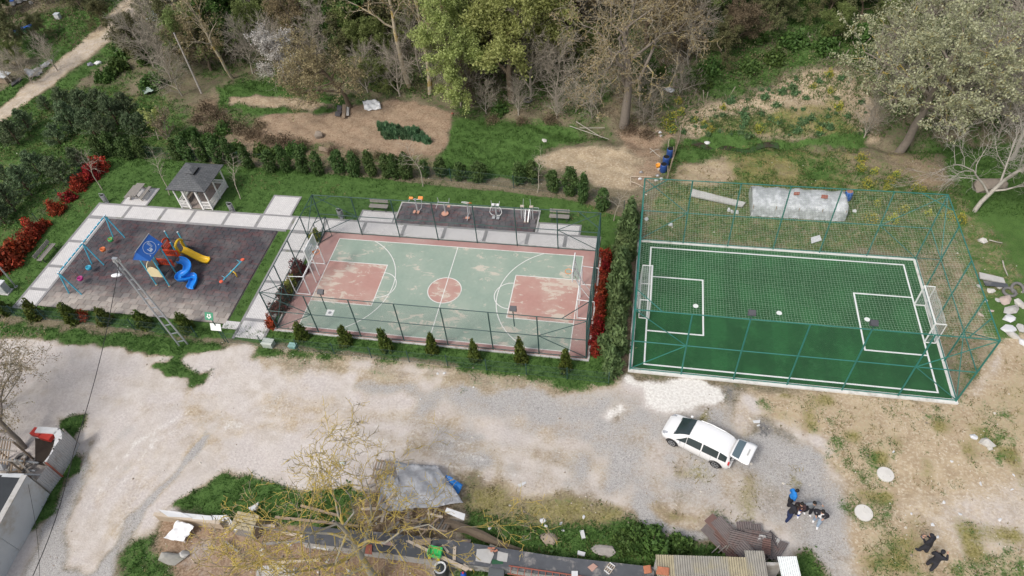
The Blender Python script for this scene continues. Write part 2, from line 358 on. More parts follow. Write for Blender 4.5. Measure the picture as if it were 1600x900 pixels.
# grass verges
zone([(-300, 500), (0, 508), (60, 512), (300, 534), (352, 540), (375, 525), (352, 547), (300, 555), (200, 548), (100, 533), (0, 528), (-300, 520)], dict(grass=.85, soil=.3), .35)
zone([(386, 530), (430, 535), (600, 556), (960, 592), (962, 600), (868, 608), (850, 600), (760, 590), (600, 574), (470, 566), (390, 566)], dict(grass=.8, dry=.25, tan=.4), .45)
zone([(400, 556), (600, 570), (760, 585), (860, 600), (870, 612), (700, 600), (560, 590), (400, 572)], dict(grass=.35, tan=.5, chalk=.3, dry=.3), .5)
zone([(246, 570), (300, 572), (333, 578), (322, 600), (298, 604), (272, 590)], dict(grass=.9, dry=.2), .35)
zone([(262, 792), (300, 760), (345, 738), (380, 742), (440, 760), (560, 770), (600, 800), (560, 840), (420, 830), (330, 815), (290, 800)], dict(grass=.95), .4)
zone([(175, 930), (192, 865), (235, 830), (290, 850), (330, 870), (320, 960)], dict(grass=.7, dry=.3, soil=.2), .5)
zone([(255, 805), (420, 820), (640, 850), (700, 960), (320, 960), (250, 850)], dict(soil=.8, gravel=.2, grass=.05), .5, 'yard')
zone([(560, 780), (720, 770), (730, 850), (560, 850)], dict(soil=.6, grass=.3), .6)
zone([(722, 745), (800, 775), (900, 790), (990, 800), (1030, 835), (1210, 850), (1240, 960), (700, 960), (720, 830)], dict(grass=.88, dry=.35, soil=.15), .6, 'meadow')
zone([(722, 745), (760, 756), (880, 785), (990, 800), (970, 820), (880, 828), (760, 808), (722, 790)], dict(grass=.25, tan=.5, dry=.62, soil=.2), .7)
zone([(985, 785), (1010, 795), (1050, 822), (1120, 836), (1100, 846), (1030, 838), (1000, 815)], dict(gravel=.95), .35, 'dirt_road')
zone([(1235, 870), (1262, 862), (1300, 930), (1230, 930)], dict(grass=.8, tan=.4), .4)
for u, v, r, a in ((1375, 738, .55, .62), (1392, 750, .5, .6), (1335, 800, .6, .6), (1352, 812, .5, .55), (1362, 735, .5, .62), (1500, 828, .7, .55), (1540, 685, .6, .6), (1553, 700, .5, .6), (1500, 625, .6, .5), (1520, 712, .5, .5), (1255, 690, .5, .5), (1365, 862, .7, .55), (1318, 790, .5, .6), (1570, 690, .5, .55), (1590, 900, 2.0, .6), (1500, 895, 1.6, .55), (1185, 628, .6, .9), (1375, 795, .5, .6), (330, 558, .4, .6), (1130, 812, .5, .8), (1345, 700, .6, .5), (1560, 640, .7, .55), (1310, 690, .5, .5), (1470, 660, .5, .5), (720, 612, .3, .7), (675, 617, .3, .6)):
    c = gp(u, v); r *= .5; zone([(c.x + r * math.cos(q), c.y + r * .8 * math.sin(q)) for q in np.linspace(0, 6.28, 9)[:-1]], dict(grass=a, dry=a * .6), .6, None, 1.1, True, True)
_m = (PY < -5.8) & (PX > 17); _n = vnoise(PX, PY, 1.9, 61) * .5 + vnoise(PX, PY, .5, 62) * .5
W['grass'] = np.where(_m & (W['tan'] > .5), np.clip(W['grass'] + np.clip(_n - .62, 0, 1) * 1.4, 0, .5), W['grass'])
W['dry'] = np.where(_m & (W['tan'] > .5), np.clip(W['dry'] + np.clip(vnoise(PX, PY, .8, 63) - .5, 0, 1) * 1.1, 0, .8), W['dry'])
W['soil'] = np.where(_m & (W['tan'] > .5), np.clip(W['soil'] + np.clip(vnoise(PX, PY, .4, 64) - .5, 0, 1) * .8, 0, .6), W['soil'])
W['tan'] = np.where(_m, np.clip(W['tan'] - np.clip(vnoise(PX, PY, .45, 65) - .5, 0, 1) * .5, 0, 1), W['tan'])
for pix, wd, tg, am in (([(40, 900), (130, 740), (230, 640), (380, 610), (560, 640), (760, 690), (960, 740), (1150, 770)], .5, dict(gravel=.6, chalk=.4), .45), ([(85, 900), (170, 760), (270, 665), (400, 640), (560, 672), (760, 720), (960, 775), (1150, 800)], .5, dict(gravel=.6, chalk=.4), .4),
    ([(130, 900), (215, 770), (300, 700), (420, 665), (600, 650), (800, 660), (1000, 690)], .45, dict(tan=.75, chalk=.3), .55), ([(-40, 575), (120, 580), (300, 615), (480, 640), (700, 660), (900, 672)], .6, dict(tan=.7, gravel=.35, chalk=.35), .5), ([(-40, 610), (120, 615), (280, 640), (440, 670), (700, 700), (900, 715)], .6, dict(tan=.7, gravel=.3, chalk=.4), .45),
    ([(370, 530), (360, 560), (330, 600), (260, 690), (180, 800)], .6, dict(tan=.6, chalk=.4), .5), ([(400, 530), (420, 570), (500, 620), (640, 640)], .6, dict(tan=.6, gravel=.2, chalk=.4), .5), ([(1330, 900), (1290, 800), (1200, 720), (1060, 650)], .6, dict(tan=.5, gravel=.6, chalk=.2), .5), ([(1640, 800), (1480, 780), (1350, 770), (1250, 740)], .7, dict(soil=.6, tan=.5), .45), ([(1640, 840), (1480, 812), (1350, 800), (1260, 780)], .6, dict(soil=.6, tan=.5), .45)):
    streak(pix, wd, tg, .35, .5, am * 1.0)
for k in range(7):
    o = k * 15; streak([(112 + o, 884 - k * 4), (128 + o, 820), (165 + o, 750), (215 + o * .9, 690), (300 + o * .7, 640 + k * 4), (430, 622 + k * 9), (620, 650 + k * 11), (820, 690 + k * 9)], .32, dict(lime=.75) if k % 2 == 0 else dict(gravel=.42, chalk=.55), .22, .35, .55)
_m = (PY < -6.5) & (W['chalk'] > .3); W['chalk'] = np.where(_m, np.clip(W['chalk'] - np.clip(vnoise(PX * .6 + PY * .5, PY, .55, 66) * .6 + vnoise(PX, PY, 1.5, 67) * .4 - .48, 0, 1) * .75, 0, 1), W['chalk'])
W['gravel'] = np.where((PY < -6.5) & (W['grass'] < .3) & (PX > -20) & (PX < 20), np.clip(W['gravel'] + np.clip(vnoise(PX, PY, .33, 68) * .55 + vnoise(PX, PY, 1.2, 69) * .45 - .5, 0, 1) * 1.0, 0, 1), W['gravel'])
# lawn of the park
zone([(-37.4, -6.0), (-37.4, 2.0), (-37.2, 13.0), (-30, 13.3), (-8.6, 12.3), (8.0, 11.0), (12.6, 9.4), (13.2, 7.0), (12.9, -6.6), (-14.6, -6.3), (-17.2, -6.3), (-30, -6.0)], dict(grass=1.0, dry=.1), .25, 'lawn', .35, True)
for c in ((-20, 10.5), (-26, 11.5), (9.5, 9.3), (12, 4), (-12, 10), (-14.9, 1), (-33, -3), (-35, 6)):
    zone([(c[0] + 2.2 * math.cos(q), c[1] + 1.1 * math.sin(q)) for q in np.linspace(0, 6.28, 9)[:-1]], dict(dry=.55, grass=.85), 1.2, None, 1.5, True, True)
zone([(12.3, 8.5), (13.9, 6.6), (13.8, -5.6), (12.6, -6.2), (12.4, 0)], dict(soil=.75, grass=.2, tan=.2), .3, None, .5, True)
# hole patches of worn soil on wild ground
for k, amp in (('grass', .5), ('dry', .35), ('soil', .35)):
    wild = sst(13.5, 16, PY); n = vnoise(PX, PY, .35, 21 + LAY.index(k)) * .6 + vnoise(PX, PY, 1.1, 31 + LAY.index(k)) * .4
    W[k] = np.clip(W[k] + wild * (n - .5) * amp * (W[k] > .05) * (W[k] < .9), 0, 1)

def ground_material():
    k = NT('ground_cover'); k.b.inputs['Roughness'].default_value = .95; k.b.inputs['Specular IOR Level'].default_value = .1
    nA = k.noise(.35, 2, .5); nB = k.noise(1.6, 4, .7); nC = k.noise(8, 3, .7); nD = k.noise(26, 1, .7)
    v2 = k.n('Mapping'); v2.inputs['Location'].default_value = (31, 17, 5); k.l(k.pos(), v2.inputs['Vector'])
    nE = k.noise(1.1, 5, .72, v2.outputs[0]); nF = k.noise(6, 2, .65, v2.outputs[0])
    eA = k.math('ADD', k.math('MULTIPLY', nB, .55), k.math('MULTIPLY', nC, .45)); eB = k.math('ADD', k.math('MULTIPLY', nE, .55), k.math('MULTIPLY', nF, .45))
    def duo(a, b, n, lo=.35, hi=.65): return k.mix(k.ramp(n, lo, hi), a, b)
    col = k.mix(k.ramp(nC, .35, .68), duo((.10, .085, .055), (.18, .155, .10), nB), (.25, .21, .145))
    col = k.mix(k.math('MULTIPLY', k.ramp(nE, .52, .62), .55), col, (.055, .085, .028))
    layers = [('soil', k.mix(k.ramp(nC, .4, .7), duo((.19, .125, .08), (.29, .20, .135), nB), (.37, .28, .20)), eA),
              ('tan', k.mix(k.ramp(nF, .45, .72), duo((.36, .275, .18), (.47, .375, .255), nE), (.54, .46, .345)), eB),
              ('chalk', k.mix(k.ramp(nA, .35, .65), duo((.46, .405, .355), (.60, .555, .515), nE, .3, .7), duo((.49, .44, .415), (.575, .53, .495), nF)), eA),
              ('gravel', k.mix(k.ramp(nD, .3, .72), duo((.21, .20, .195), (.345, .33, .32), nC), (.50, .48, .455)), eB),
              ('lime', duo((.62, .59, .55), (.76, .74, .70), nF), eA),
              ('tar', duo((.05, .05, .053), (.15, .148, .15), nC), eB),
              ('dry', duo((.17, .155, .05), (.31, .27, .12), nC), eB),
              ('grass', k.mix(k.ramp(nD, .35, .75), duo((.034, .080, .018), (.068, .138, .034), nE), (.115, .19, .055)), eA)]
    for nm, c, e in layers:
        a = k.n('Attribute', attribute_name='g_' + nm).outputs['Fac']
        am, lo, hi = dict(grass=(1.7, .34, .70), dry=(1.2, .3, .75), chalk=(.9, .15, .8), tan=(.9, .15, .85), gravel=(1.0, .2, .85)).get(nm, (1.2, .3, .7))
        s = k.math('ADD', a, k.math('MULTIPLY', k.math('SUBTRACT', e, .5), am))
        col = k.mix(k.ramp(s, lo, hi), col, c)
    k.l(col, k.b.inputs['Base Color'])
    k.bump(k.math('ADD', k.math('MULTIPLY', nB, .5), nC), .07, .55); return k.m
GM = ground_material()
# keep the sheet under the paved areas well below them
def carve(x0, x1, y0, y1, dz=.12):
    i = (PX > x0) & (PX < x1) & (PY > y0) & (PY < y1); PZ[i] -= dz
carve(-31.5, -15.6, -4.8, 4.7); carve(-11.1, 10.8, -4.8, 5.0); carve(14.2, 33.6, -5.3, 6.4)
_i = np.arange(NX * NY).reshape(NY, NX)
QUAD = np.stack([_i[:-1, :-1], _i[:-1, 1:], _i[1:, 1:], _i[1:, :-1]], -1).reshape(-1, 4)
QR = REG[QUAD[:, 0]]
VV = np.stack([PX, PY, PZ], -1)
GLAB = dict(ground='bare tan and grassy ground at the right and beyond', hillside='overgrown wooded slope floor behind the gardens', meadow='rough grass meadow patches', dirt_path='pale dirt track running diagonally at the upper left', garden_plot='bare brown garden plots behind the hedge', dirt_road='dusty pale dirt road in front of the courts', lawn='green lawn of the park around the courts', yard='brown littered yard under the bare tree')
for r, nm in enumerate(REGN):
    q = QUAD[QR == r]
    if not len(q): continue
    u, inv = np.unique(q, return_inverse=True); me = mesh_np(nm, VV[u], inv.reshape(-1, 4), GM)
    for k in LAY:
        a = me.attributes.new('g_' + k, 'FLOAT', 'POINT'); a.data.foreach_set('value', np.ascontiguousarray(W[k][u], np.float32))
    me.polygons.foreach_set('use_smooth', [True] * len(q))
    tag(link(nm, me), GLAB[nm], None, None, 'structure')
# stream in its cut
mb = MB(); rows = []
for x in np.arange(18, 26, .5):
    y = float(stream_y(x)); rows.append([(x, y - .45 - .15 * math.sin(x * 1.7), -.66), (x, y + .45 + .12 * math.sin(x * 2.3), -.66)])
kk = NT('stream_water'); kk.l(kk.mix(kk.ramp(kk.noise(1.4, 5, .6), .42, .6), (.05, .035, .02), (.035, .075, .015)), kk.b.inputs['Base Color']); kk.b.inputs['Roughness'].default_value = .12
tag(mb.sheet(rows).build('stream', kk.m), 'narrow algae green stream beyond the football cage', None, None, 'structure')
# ---------------------------------------------------------------- paved paths, pads, rubber tiles
def paver_mat(name, c1, c2, cm, bw=.2, bh=.1):
    k = NT(name); b = k.n('TexBrick'); b.inputs['Scale'].default_value = 1; b.inputs['Brick Width'].default_value = bw; b.inputs['Row Height'].default_value = bh; b.inputs['Mortar Size'].default_value = .012
    b.inputs['Color1'].default_value = (*c1, 1); b.inputs['Color2'].default_value = (*c2, 1); b.inputs['Mortar'].default_value = (*cm, 1); b.inputs['Bias'].default_value = -.1
    k.l(k.pos(), b.inputs['Vector']); nz = k.noise(.9, 5, .65); nf = k.noise(7, 4, .7)
    c = k.mix(k.math('MULTIPLY', k.ramp(nz, .45, .7), .55), b.outputs[0], (.52, .505, .49)); c = k.mix(k.math('MULTIPLY', k.ramp(nf, .6, .72), .5), c, (.17, .17, .13))
    k.l(c, k.b.inputs['Base Color']); k.b.inputs['Roughness'].default_value = .9; k.bump(b.outputs[1], .008, -.5); return k.m
PAV = paver_mat('pale_pavers', (.66, .64, .63), (.74, .72, .70), (.34, .33, .32))
BORD = M('grey_border_pavers', (.27, .265, .265), .9, .3, 5, dirt=(.16, .17, .11), dirt_amt=.3)
KERB = M('concrete_kerb', (.50, .49, .47), .9, .25, 4, dirt=(.25, .24, .2))
def slab(x0, x1, y0, y1, z, th=.08, m=0, mb=None):
    mb = mb or MB(); mb.box(((x0 + x1) / 2, (y0 + y1) / 2, z - th / 2), (x1 - x0, y1 - y0, th), 0, m); return mb
path = tag(thing('paved_path', None, None), 'pale block paved path framing the playground and court', None, None, 'structure')
def panel(x0, x1, y0, y1, z=.05): slab(x0, x1, y0, y1, z).build('paving_panel', PAV, path)
def strip(x0, x1, y0, y1, z=.06): slab(x0, x1, y0, y1, z, .1).build('border_strip', BORD, path)
# left arm (x -33.0..-31.4) and top arm (y 5.05..6.75) with dividers
yb = [-5.3, -3.4, -.9, 2.0, 4.95]
for a, b in zip(yb[:-1], yb[1:]): panel(-33.1, -31.55, a + .14, b - .14)
for y in yb[:-1]: strip(-33.1, -31.55, y - .14, y + .14)
strip(-33.1, -31.55, 4.81, 5.2, .057); strip(-33.3, -33.1, -5.44, 6.85); strip(-31.55, -31.35, -5.44, 4.95)
xb = [-33.1, -30.0, -26.6, -23.8, -20.6, -17.6, -14.6, -11.7, -8.3, -4.9, -1.5, 1.9, 5.3, 8.3, 10.9]
for i, (a, b) in enumerate(zip(xb[:-1], xb[1:])):
    panel(a + (.0 if i == 0 else .14), b - .14, 5.2, 6.65)
    strip(b - .14, b + .14, 5.2, 6.65)
strip(-33.1, 11.04, 6.65, 6.85); strip(-31.35, -14.75, 4.95, 5.2); strip(-14.4, -11.9, 4.95, 5.2, .056)
# link path between playground and court
for a, b in ((-6.2, -4.4), (-4.4, -.6), (-.6, 2.8), (2.8, 4.95)):
    panel(-14.2, -12.1, a + .14, b - .14); strip(-14.2, -12.1, b - .14, b + .14, .058)
strip(-14.4, -14.2, -6.2, 4.95); strip(-12.1, -11.9, -6.0, 4.95)
slab(-15.6, -14.4, -5.4, -4.7, .05).build('paving_panel', PAV, path)
def pad(x0, x1, y0, y1):
    panel(x0 + .16, x1 - .16, y0, y1 - .16); strip(x0, x0 + .16, y0, y1); strip(x1 - .16, x1, y0, y1); strip(x0 + .16, x1 - .16, y1 - .16, y1)
pad(-31.2, -28.6, 6.85, 9.2); pad(-17.6, -15.0, 6.85, 9.3); pad(-9.1, -6.0, 6.85, 8.15); pad(5.9, 9.4, 6.85, 8.05)
# rubber tiles
def tile_mat(name, dusty):
    k = NT(name); oi = k.n('ObjectInfo').outputs['Random']; v = k.n('Mapping'); v.inputs['Scale'].default_value = (1, 1.9, 1); k.l(k.pos(), v.inputs['Vector'])
    n1 = k.noise(1.15, 6, .72, v.outputs[0], .8); n2 = k.noise(16, 4, .75); n3 = k.noise(.55, 4, .6)
    c = k.mix(k.math('MULTIPLY', k.ramp(n1, .47, .60), .7), (.066, .064, .072), (.125, .056, .058)); c = k.mix(k.math('MULTIPLY', k.ramp(n2, .5, .75), .45), c, (.21, .20, .20))
    c = k.mix(k.math('MULTIPLY', k.ramp(n3, .4, .7), .42), c, (.20, .185, .18))
    if dusty:
        x = k.n('SeparateXYZ'); k.l(k.pos(), x.inputs[0]); d = k.ramp(k.math('ADD', x.outputs[1], k.math('MULTIPLY', n3, 4.2)), .4, -3.1)
        c = k.mix(k.math('MULTIPLY', d, k.math('MULTIPLY_ADD', oi, .2, .78)), c, k.mix(n2, (.33, .29, .25), (.52, .47, .42)))
    h = k.n('HueSaturation'); k.l(c, h.inputs['Color']); k.l(k.math('MULTIPLY_ADD', oi, .3, .85 if dusty else 1.15), h.inputs['Value'])
    k.l(h.outputs[0], k.b.inputs['Base Color']); k.b.inputs['Roughness'].default_value = .9; k.b.inputs['Specular IOR Level'].default_value = .2; return k.m
RT = tile_mat('rubber_tile', True); RT2 = tile_mat('rubber_tile_red', False)
floor = tag(thing('rubber_tile_floor', None, None), 'dark red and grey rubber tile floor of the playground', None, None, 'structure')
slab(-31.35, -15.4, -5.0, 4.95, .005, .1).build('sub_base', M('screed', (.07, .065, .06), .95), floor)
def chamfer_tile(sx, sy, h=.045, c=.014):
    mb = MB(); x, y = sx / 2, sy / 2; a = [(-x, -y), (x, -y), (x, y), (-x, y)]; b = [(-x + c, -y + c), (x - c, -y + c), (x - c, y - c), (-x + c, y - c)]
    mb.add([(p[0], p[1], 0) for p in a] + [(p[0], p[1], h - c) for p in a] + [(p[0], p[1], h) for p in b], [(8, 9, 10, 11)] + [(i, (i + 1) % 4, 4 + (i + 1) % 4, 4 + i) for i in range(4)] + [(4 + i, 4 + (i + 1) % 4, 8 + (i + 1) % 4, 8 + i) for i in range(4)]); return mb
tx, ty = .66, .50; tme = chamfer_tile(tx - .014, ty - .014).mesh('tile', RT); tmh = chamfer_tile(tx / 2 - .014, ty - .014).mesh('tile', RT)
rest = MB(); cnt = 0
for r in range(20):
    y = -4.97 + ty * (r + .5); off = (r % 2) * tx / 2; x = -31.33
    cells = []
    if off: cells.append((x + off / 2, True)); x += off
    while x + tx < -15.38: cells.append((x + tx / 2, False)); x += tx
    if x + tx / 2 < -15.38: cells.append((x + tx / 4, True))
    for cx, half in cells:
        dz = .006 + random.uniform(0, .006)
        if cnt < 298:
            o = link('tile', tmh if half else tme, floor, (cx, y, dz)); o.rotation_euler = (random.gauss(0, .004), random.gauss(0, .004), random.gauss(0, .005)); cnt += 1
        else:
            t = chamfer_tile((tx / 2 if half else tx) - .014, ty - .014); rest.add([(a + cx, b + y, c + dz) for a, b, c in t.v], t.f)
tag(rest.build('tile_field', RT, floor), kind='stuff')
fit_floor = tag(thing('fitness_tile_floor', None, None), 'dark rubber tile strip under the exercise machines', None, None, 'structure')
slab(-5.9, 5.9, 6.85, 9.35, .02, .1).build('sub_base', M('screed', (.07, .065, .06), .95), fit_floor)
for a, b, c, d in ((-5.9, 5.9, 9.35, 9.45), (-6.0, -5.9, 6.85, 9.45), (5.8, 5.9, 6.9, 9.35)): slab(a, b, c, d, .07, .12).build('border_strip', KERB, fit_floor)
tm2 = chamfer_tile(.486, .486).mesh('tile', RT2)
for i in range(23):
    for j in range(4):
        o = link('tile', tm2, fit_floor, (-5.6 + .5 * i + (.12 if j % 2 else 0), 7.12 + .5 * j + (.0 if j < 4 else 0), .022 + random.uniform(0, .005)))
slab(-5.88, 5.78, 8.9, 9.34, .05, .06).build('edge_tile', RT2, fit_floor)

# ---------------------------------------------------------------- basketball court
def court_paint(name, base, pale, wear, seed):
    k = NT(name); v = k.n('Mapping'); v.inputs['Location'].default_value = (seed, seed * .7, 0); k.l(k.pos(), v.inputs['Vector'])
    v3 = k.n('Mapping'); v3.inputs['Rotation'].default_value = (0, 0, .6); v3.inputs['Scale'].default_value = (1.0, 2.2, 1); k.l(v.outputs[0], v3.inputs['Vector'])
    n1 = k.noise(.35, 4, .55, v.outputs[0]); n2 = k.noise(.85, 9, .74, v3.outputs[0], .7); n3 = k.noise(4, 6, .7, v.outputs[0])
    c = k.mix(n3, tuple(x * .85 for x in base), tuple(x * 1.12 for x in base)); c = k.mix(k.math('MULTIPLY', k.ramp(n1, .35, .7), .5), c, pale)
    flake = k.ramp(k.math('ADD', n2, k.math('MULTIPLY', k.math('SUBTRACT', n1, .5), .5)), wear, wear + .05)
    c = k.mix(k.math('MULTIPLY', flake, .8), c, (.56, .50, .42))
    k.l(c, k.b.inputs['Base Color']); k.b.inputs['Roughness'].default_value = .75; k.b.inputs['Specular IOR Level'].default_value = .25; return k.m
CG = court_paint('court_green', (.27, .345, .285), (.40, .44, .37), .575, 3); CRD = court_paint('court_red', (.43, .245, .21), (.53, .42, .35), .535, 19); CRO = court_paint('court_red_border', (.38, .22, .20), (.48, .37, .33), .62, 8)
WL = M('court_line', (.72, .71, .68), .7, .15, 6, dirt=(.45, .45, .40), dirt_amt=.3)
court = tag(thing('basketball_court', None, None), 'worn green and red basketball court with white lines', None, None, 'structure')
slab(-11.45, 11.15, -5.05, 5.3, .055, .2).build('base_slab', CRO, court)
A_, B_ = 9.87, 4.57
mb = MB(); mb.add([(-A_, -B_, .060), (A_, -B_, .060), (A_, B_, .060), (-A_, B_, .060)], [(0, 1, 2, 3)]); mb.build('green_field', CG, court)
KL, KW = 4.80, 2.08
for s in (-1, 1):
    xs = sorted((s * A_, s * (A_ - KL))); mb = MB(); mb.add([(xs[0], -KW, .064), (xs[1], -KW, .064), (xs[1], KW, .064), (xs[0], KW, .064)], [(0, 1, 2, 3)]); mb.build('key_area', CRD, court)
MB().disc((0, 0, .064), 1.26, 48).build('centre_circle', CRD, court)
lw = .06; Z = .068
def lpoly(pts, closed=False, w=lw, z=Z):
    mb = MB(); n = len(pts); P = [Vector((p[0], p[1], z)) for p in pts]
    ns = []
    for i in range(n):
        d = P[(i + 1) % n] - P[i - 1] if closed else P[min(i + 1, n - 1)] - P[max(i - 1, 0)]
        d.normalize(); ns.append(Vector((-d.y, d.x, 0)) * w / 2)
    vs = [P[i] + ns[i] for i in range(n)] + [P[i] - ns[i] for i in range(n)]
    mb.add(vs, [(i, n + i, n + (i + 1) % n, (i + 1) % n) for i in range(n if closed else n - 1)]); return mb
def line(a, b, z=Z, w=lw): return lpoly([a, b], False, w, z)
for q in (line((-A_, B_), (A_, B_)), line((-A_, -B_), (A_, -B_))): q.build('side_line', WL, court)
for s in (-1, 1):
    line((s * A_, -B_ - .02), (s * A_, B_ + .02), Z + .003).build('end_line', WL, court)
    for y in (-KW, KW): line((s * A_, y), (s * (A_ - KL), y)).build('key_line', WL, court)
    line((s * (A_ - KL), -KW - .03), (s * (A_ - KL), KW + .03), Z + .003).build('free_throw_line', WL, court)
    lpoly([(s * (A_ - KL) - s * 1.26 * math.sin(t), 1.26 * math.cos(t)) for t in np.linspace(0, math.pi, 28)], z=Z + .005).build('free_throw_arc', WL, court)
    hx = s * (A_ - .8); rr = 5.05; tm = math.asin(min(1, (B_ - .0) / rr))
    lpoly([(hx - s * rr * math.cos(t), rr * math.sin(t)) for t in np.linspace(-tm, tm, 44)], z=Z + .007).build('three_point_arc', WL, court)
line((0, -B_), (0, B_), Z + .004).build('half_way_line', WL, court)
lpoly([(1.26 * math.cos(t), 1.26 * math.sin(t)) for t in np.linspace(0, 2 * math.pi, 49)[:-1]], True, z=Z + .006).build('centre_ring', WL, court)
# stencil square on the floor near the front left
c = at(515.5, 488.5, .07); mb = MB(); mb.add([(c.x - .28, c.y - .28, .072), (c.x + .28, c.y - .28, .072), (c.x + .28, c.y + .28, .072), (c.x - .28, c.y + .28, .072)], [(0, 1, 2, 3)]); mb.build('floor_stencil', M('stencil_white', (.8, .8, .78), .6, .05), court)
mb = MB(); mb.disc((c.x, c.y, .076), .13, 10); mb.build('stencil_dot', M('stencil_grey', (.3, .3, .32), .6), court)
# low kerb round the court
for a, b, c_, d in ((-11.55, 11.25, -5.17, -5.05), (-11.55, 11.25, 5.3, 5.38), (-11.57, -11.45, -5.05, 5.3), (11.15, 11.27, -5.05, 5.3)): slab(a, b, c_, d, .09, .25).build('kerb', KERB, court)

# ---------------------------------------------------------------- football pitch
FX0, FX1, FY0, FY1 = 14.0, 33.8, -5.55, 6.68
def turf():
    k = NT('artificial_turf'); x = k.n('SeparateXYZ'); k.l(k.pos(), x.inputs[0])
    n1 = k.noise(.4, 4, .6); v = k.n('Mapping'); v.inputs['Scale'].default_value = (1.5, 6, 1); k.l(k.pos(), v.inputs['Vector']); n2 = k.noise(5, 4, .75, v.outputs[0]); n3 = k.noise(26, 3, .7)
    c = k.mix(k.ramp(n2, .35, .68), (.010, .085, .021), (.032, .155, .048)); c = k.mix(k.math('MULTIPLY', n3, .5), c, (.016, .10, .03)); c = k.mix(k.math('MULTIPLY', k.ramp(n1, .38, .62), .6), c, (.008, .060, .016)); n4 = k.noise(2.2, 6, .8); c = k.mix(k.math('MULTIPLY', k.ramp(n4, .52, .68), .5), c, (.045, .16, .06)); st = k.ramp(k.math('SINE', k.math('MULTIPLY', x.outputs[0], 3.1)), -.3, .3); c = k.mix(k.math('MULTIPLY', st, .22), c, (.004, .045, .012))
    k.l(c, k.b.inputs['Base Color']); k.b.inputs['Roughness'].default_value = .75; k.b.inputs['Specular IOR Level'].default_value = .2; k.b.inputs['Sheen Weight'].default_value = .2; k.bump(n3, .03, .8); return k.m
pitch = tag(thing('football_pitch', None, None), 'small green artificial turf football pitch with white lines', None, None, 'structure')
slab(FX0 + .15, FX1 - .15, FY0 + .15, FY1 - .15, .10, .3).build('turf', turf(), pitch)
KW_ = M('white_kerb', (.70, .69, .66), .85, .15, 3, dirt=(.42, .39, .34), dirt_amt=.5)
for a, b, c_, d in ((FX0 - .12, FX1 + .12, FY0 - .16, FY0 + .15), (FX0 - .12, FX1 + .12, FY1 - .15, FY1 + .12), (FX0 - .12, FX0 + .15, FY0 + .15, FY1 - .15), (FX1 - .15, FX1 + .12, FY0 + .15, FY1 - .15)): slab(a, b, c_, d, .15, .5).build('kerb', KW_, pitch)
PLN = M('turf_line', (.74, .76, .74), .8, .1, 8)
lx0, lx1, ly0, ly1 = 14.91, 32.91, -5.0, 6.03; z = .106; w_ = .11
for q in (line((lx0, ly0), (lx1, ly0), z, w_), line((lx0, ly1), (lx1, ly1), z, w_)): q.build('side_line', PLN, pitch)
for q in (line((lx0, ly0 - .05), (lx0, ly1 + .05), z + .003, w_), line((lx1, ly0 - .05), (lx1, ly1 + .05), z + .003, w_)): q.build('goal_line', PLN, pitch)
bx = at(1098, 438, .1); by = at(1098, 524, .1); b2 = at(1334, 458, .1); b3 = at(1353, 547, .1)
for x0, x1, ya, yb_ in ((lx0, bx.x, bx.y, by.y), (lx1, b2.x, b2.y, b3.y)):
    line((x0, ya), (x1, ya), z + .001, w_).build('penalty_box_line', PLN, pitch); line((x0, yb_), (x1, yb_), z + .001, w_).build('penalty_box_line', PLN, pitch); line((x1, yb_ - .05), (x1, ya + .05), z + .004, w_).build('penalty_box_line', PLN, pitch)
for u, v in ((1087, 478), (1217.5, 489), (1355, 499)):
    p = at(u, v, .11); MB().disc((p.x, p.y, .109), .19, 16).build('penalty_spot', PLN, pitch)

# ---------------------------------------------------------------- cages
GRN = M('dark_green_steel', (.030, .075, .070), .5, .2, 4, spec=.5); GRN2 = M('green_steel', (.022, .165, .135), .5, .15, 4, spec=.5); WIRE = M('green_wire', (.045, .10, .085), .6, .1); WIRE2 = M('grey_green_wire', (.085, .12, .105), .6, .1)
def wires(p0, p1, z0, z1, pitch_, r, diag=True):
    """chain-link between two posts: straight crossing wires as three-sided bars"""
    p0 = Vector(p0); p1 = Vector(p1); L = (p1 - p0).length; d = (p1 - p0) / L; H = z1 - z0; nrm = Vector((-d.y, d.x, 0)); mb = MB(); segs = []
    if diag:
        for s in np.arange(-H, L, pitch_):
            a = max(0, s); b = min(L, s + H)
            if b - a > .01: segs.append(((a, a - s), (b, b - s), 1)); segs.append(((a, H - (a - s)), (b, H - (b - s)), -1))
    else:
        for s in np.arange(pitch_, L, pitch_): segs.append(((s, 0), (s, H), 1))
        for h in np.arange(pitch_, H, pitch_ * 3): segs.append(((0, h), (L, h), -1))
    V = []
    for (a, ha), (b, hb), sg in segs:
        A = p0 + d * a + Vector((0, 0, z0 + ha)) + nrm * (.002 * sg); B = p0 + d * b + Vector((0, 0, z0 + hb)) + nrm * (.002 * sg); t = (B - A).normalized(); e = t.cross(nrm)
        V += [A + nrm * r, A - nrm * r * .5 + e * r * .87, A - nrm * r * .5 - e * r * .87, B + nrm * r, B - nrm * r * .5 + e * r * .87, B - nrm * r * .5 - e * r * .87]
    n = len(segs); i = np.arange(n)[:, None] * 6
    q = np.concatenate([i + np.array([[0, 1, 4, 3]]), i + np.array([[1, 2, 5, 4]]), i + np.array([[2, 0, 3, 5]])])
    return np.array([tuple(v) for v in V]), q
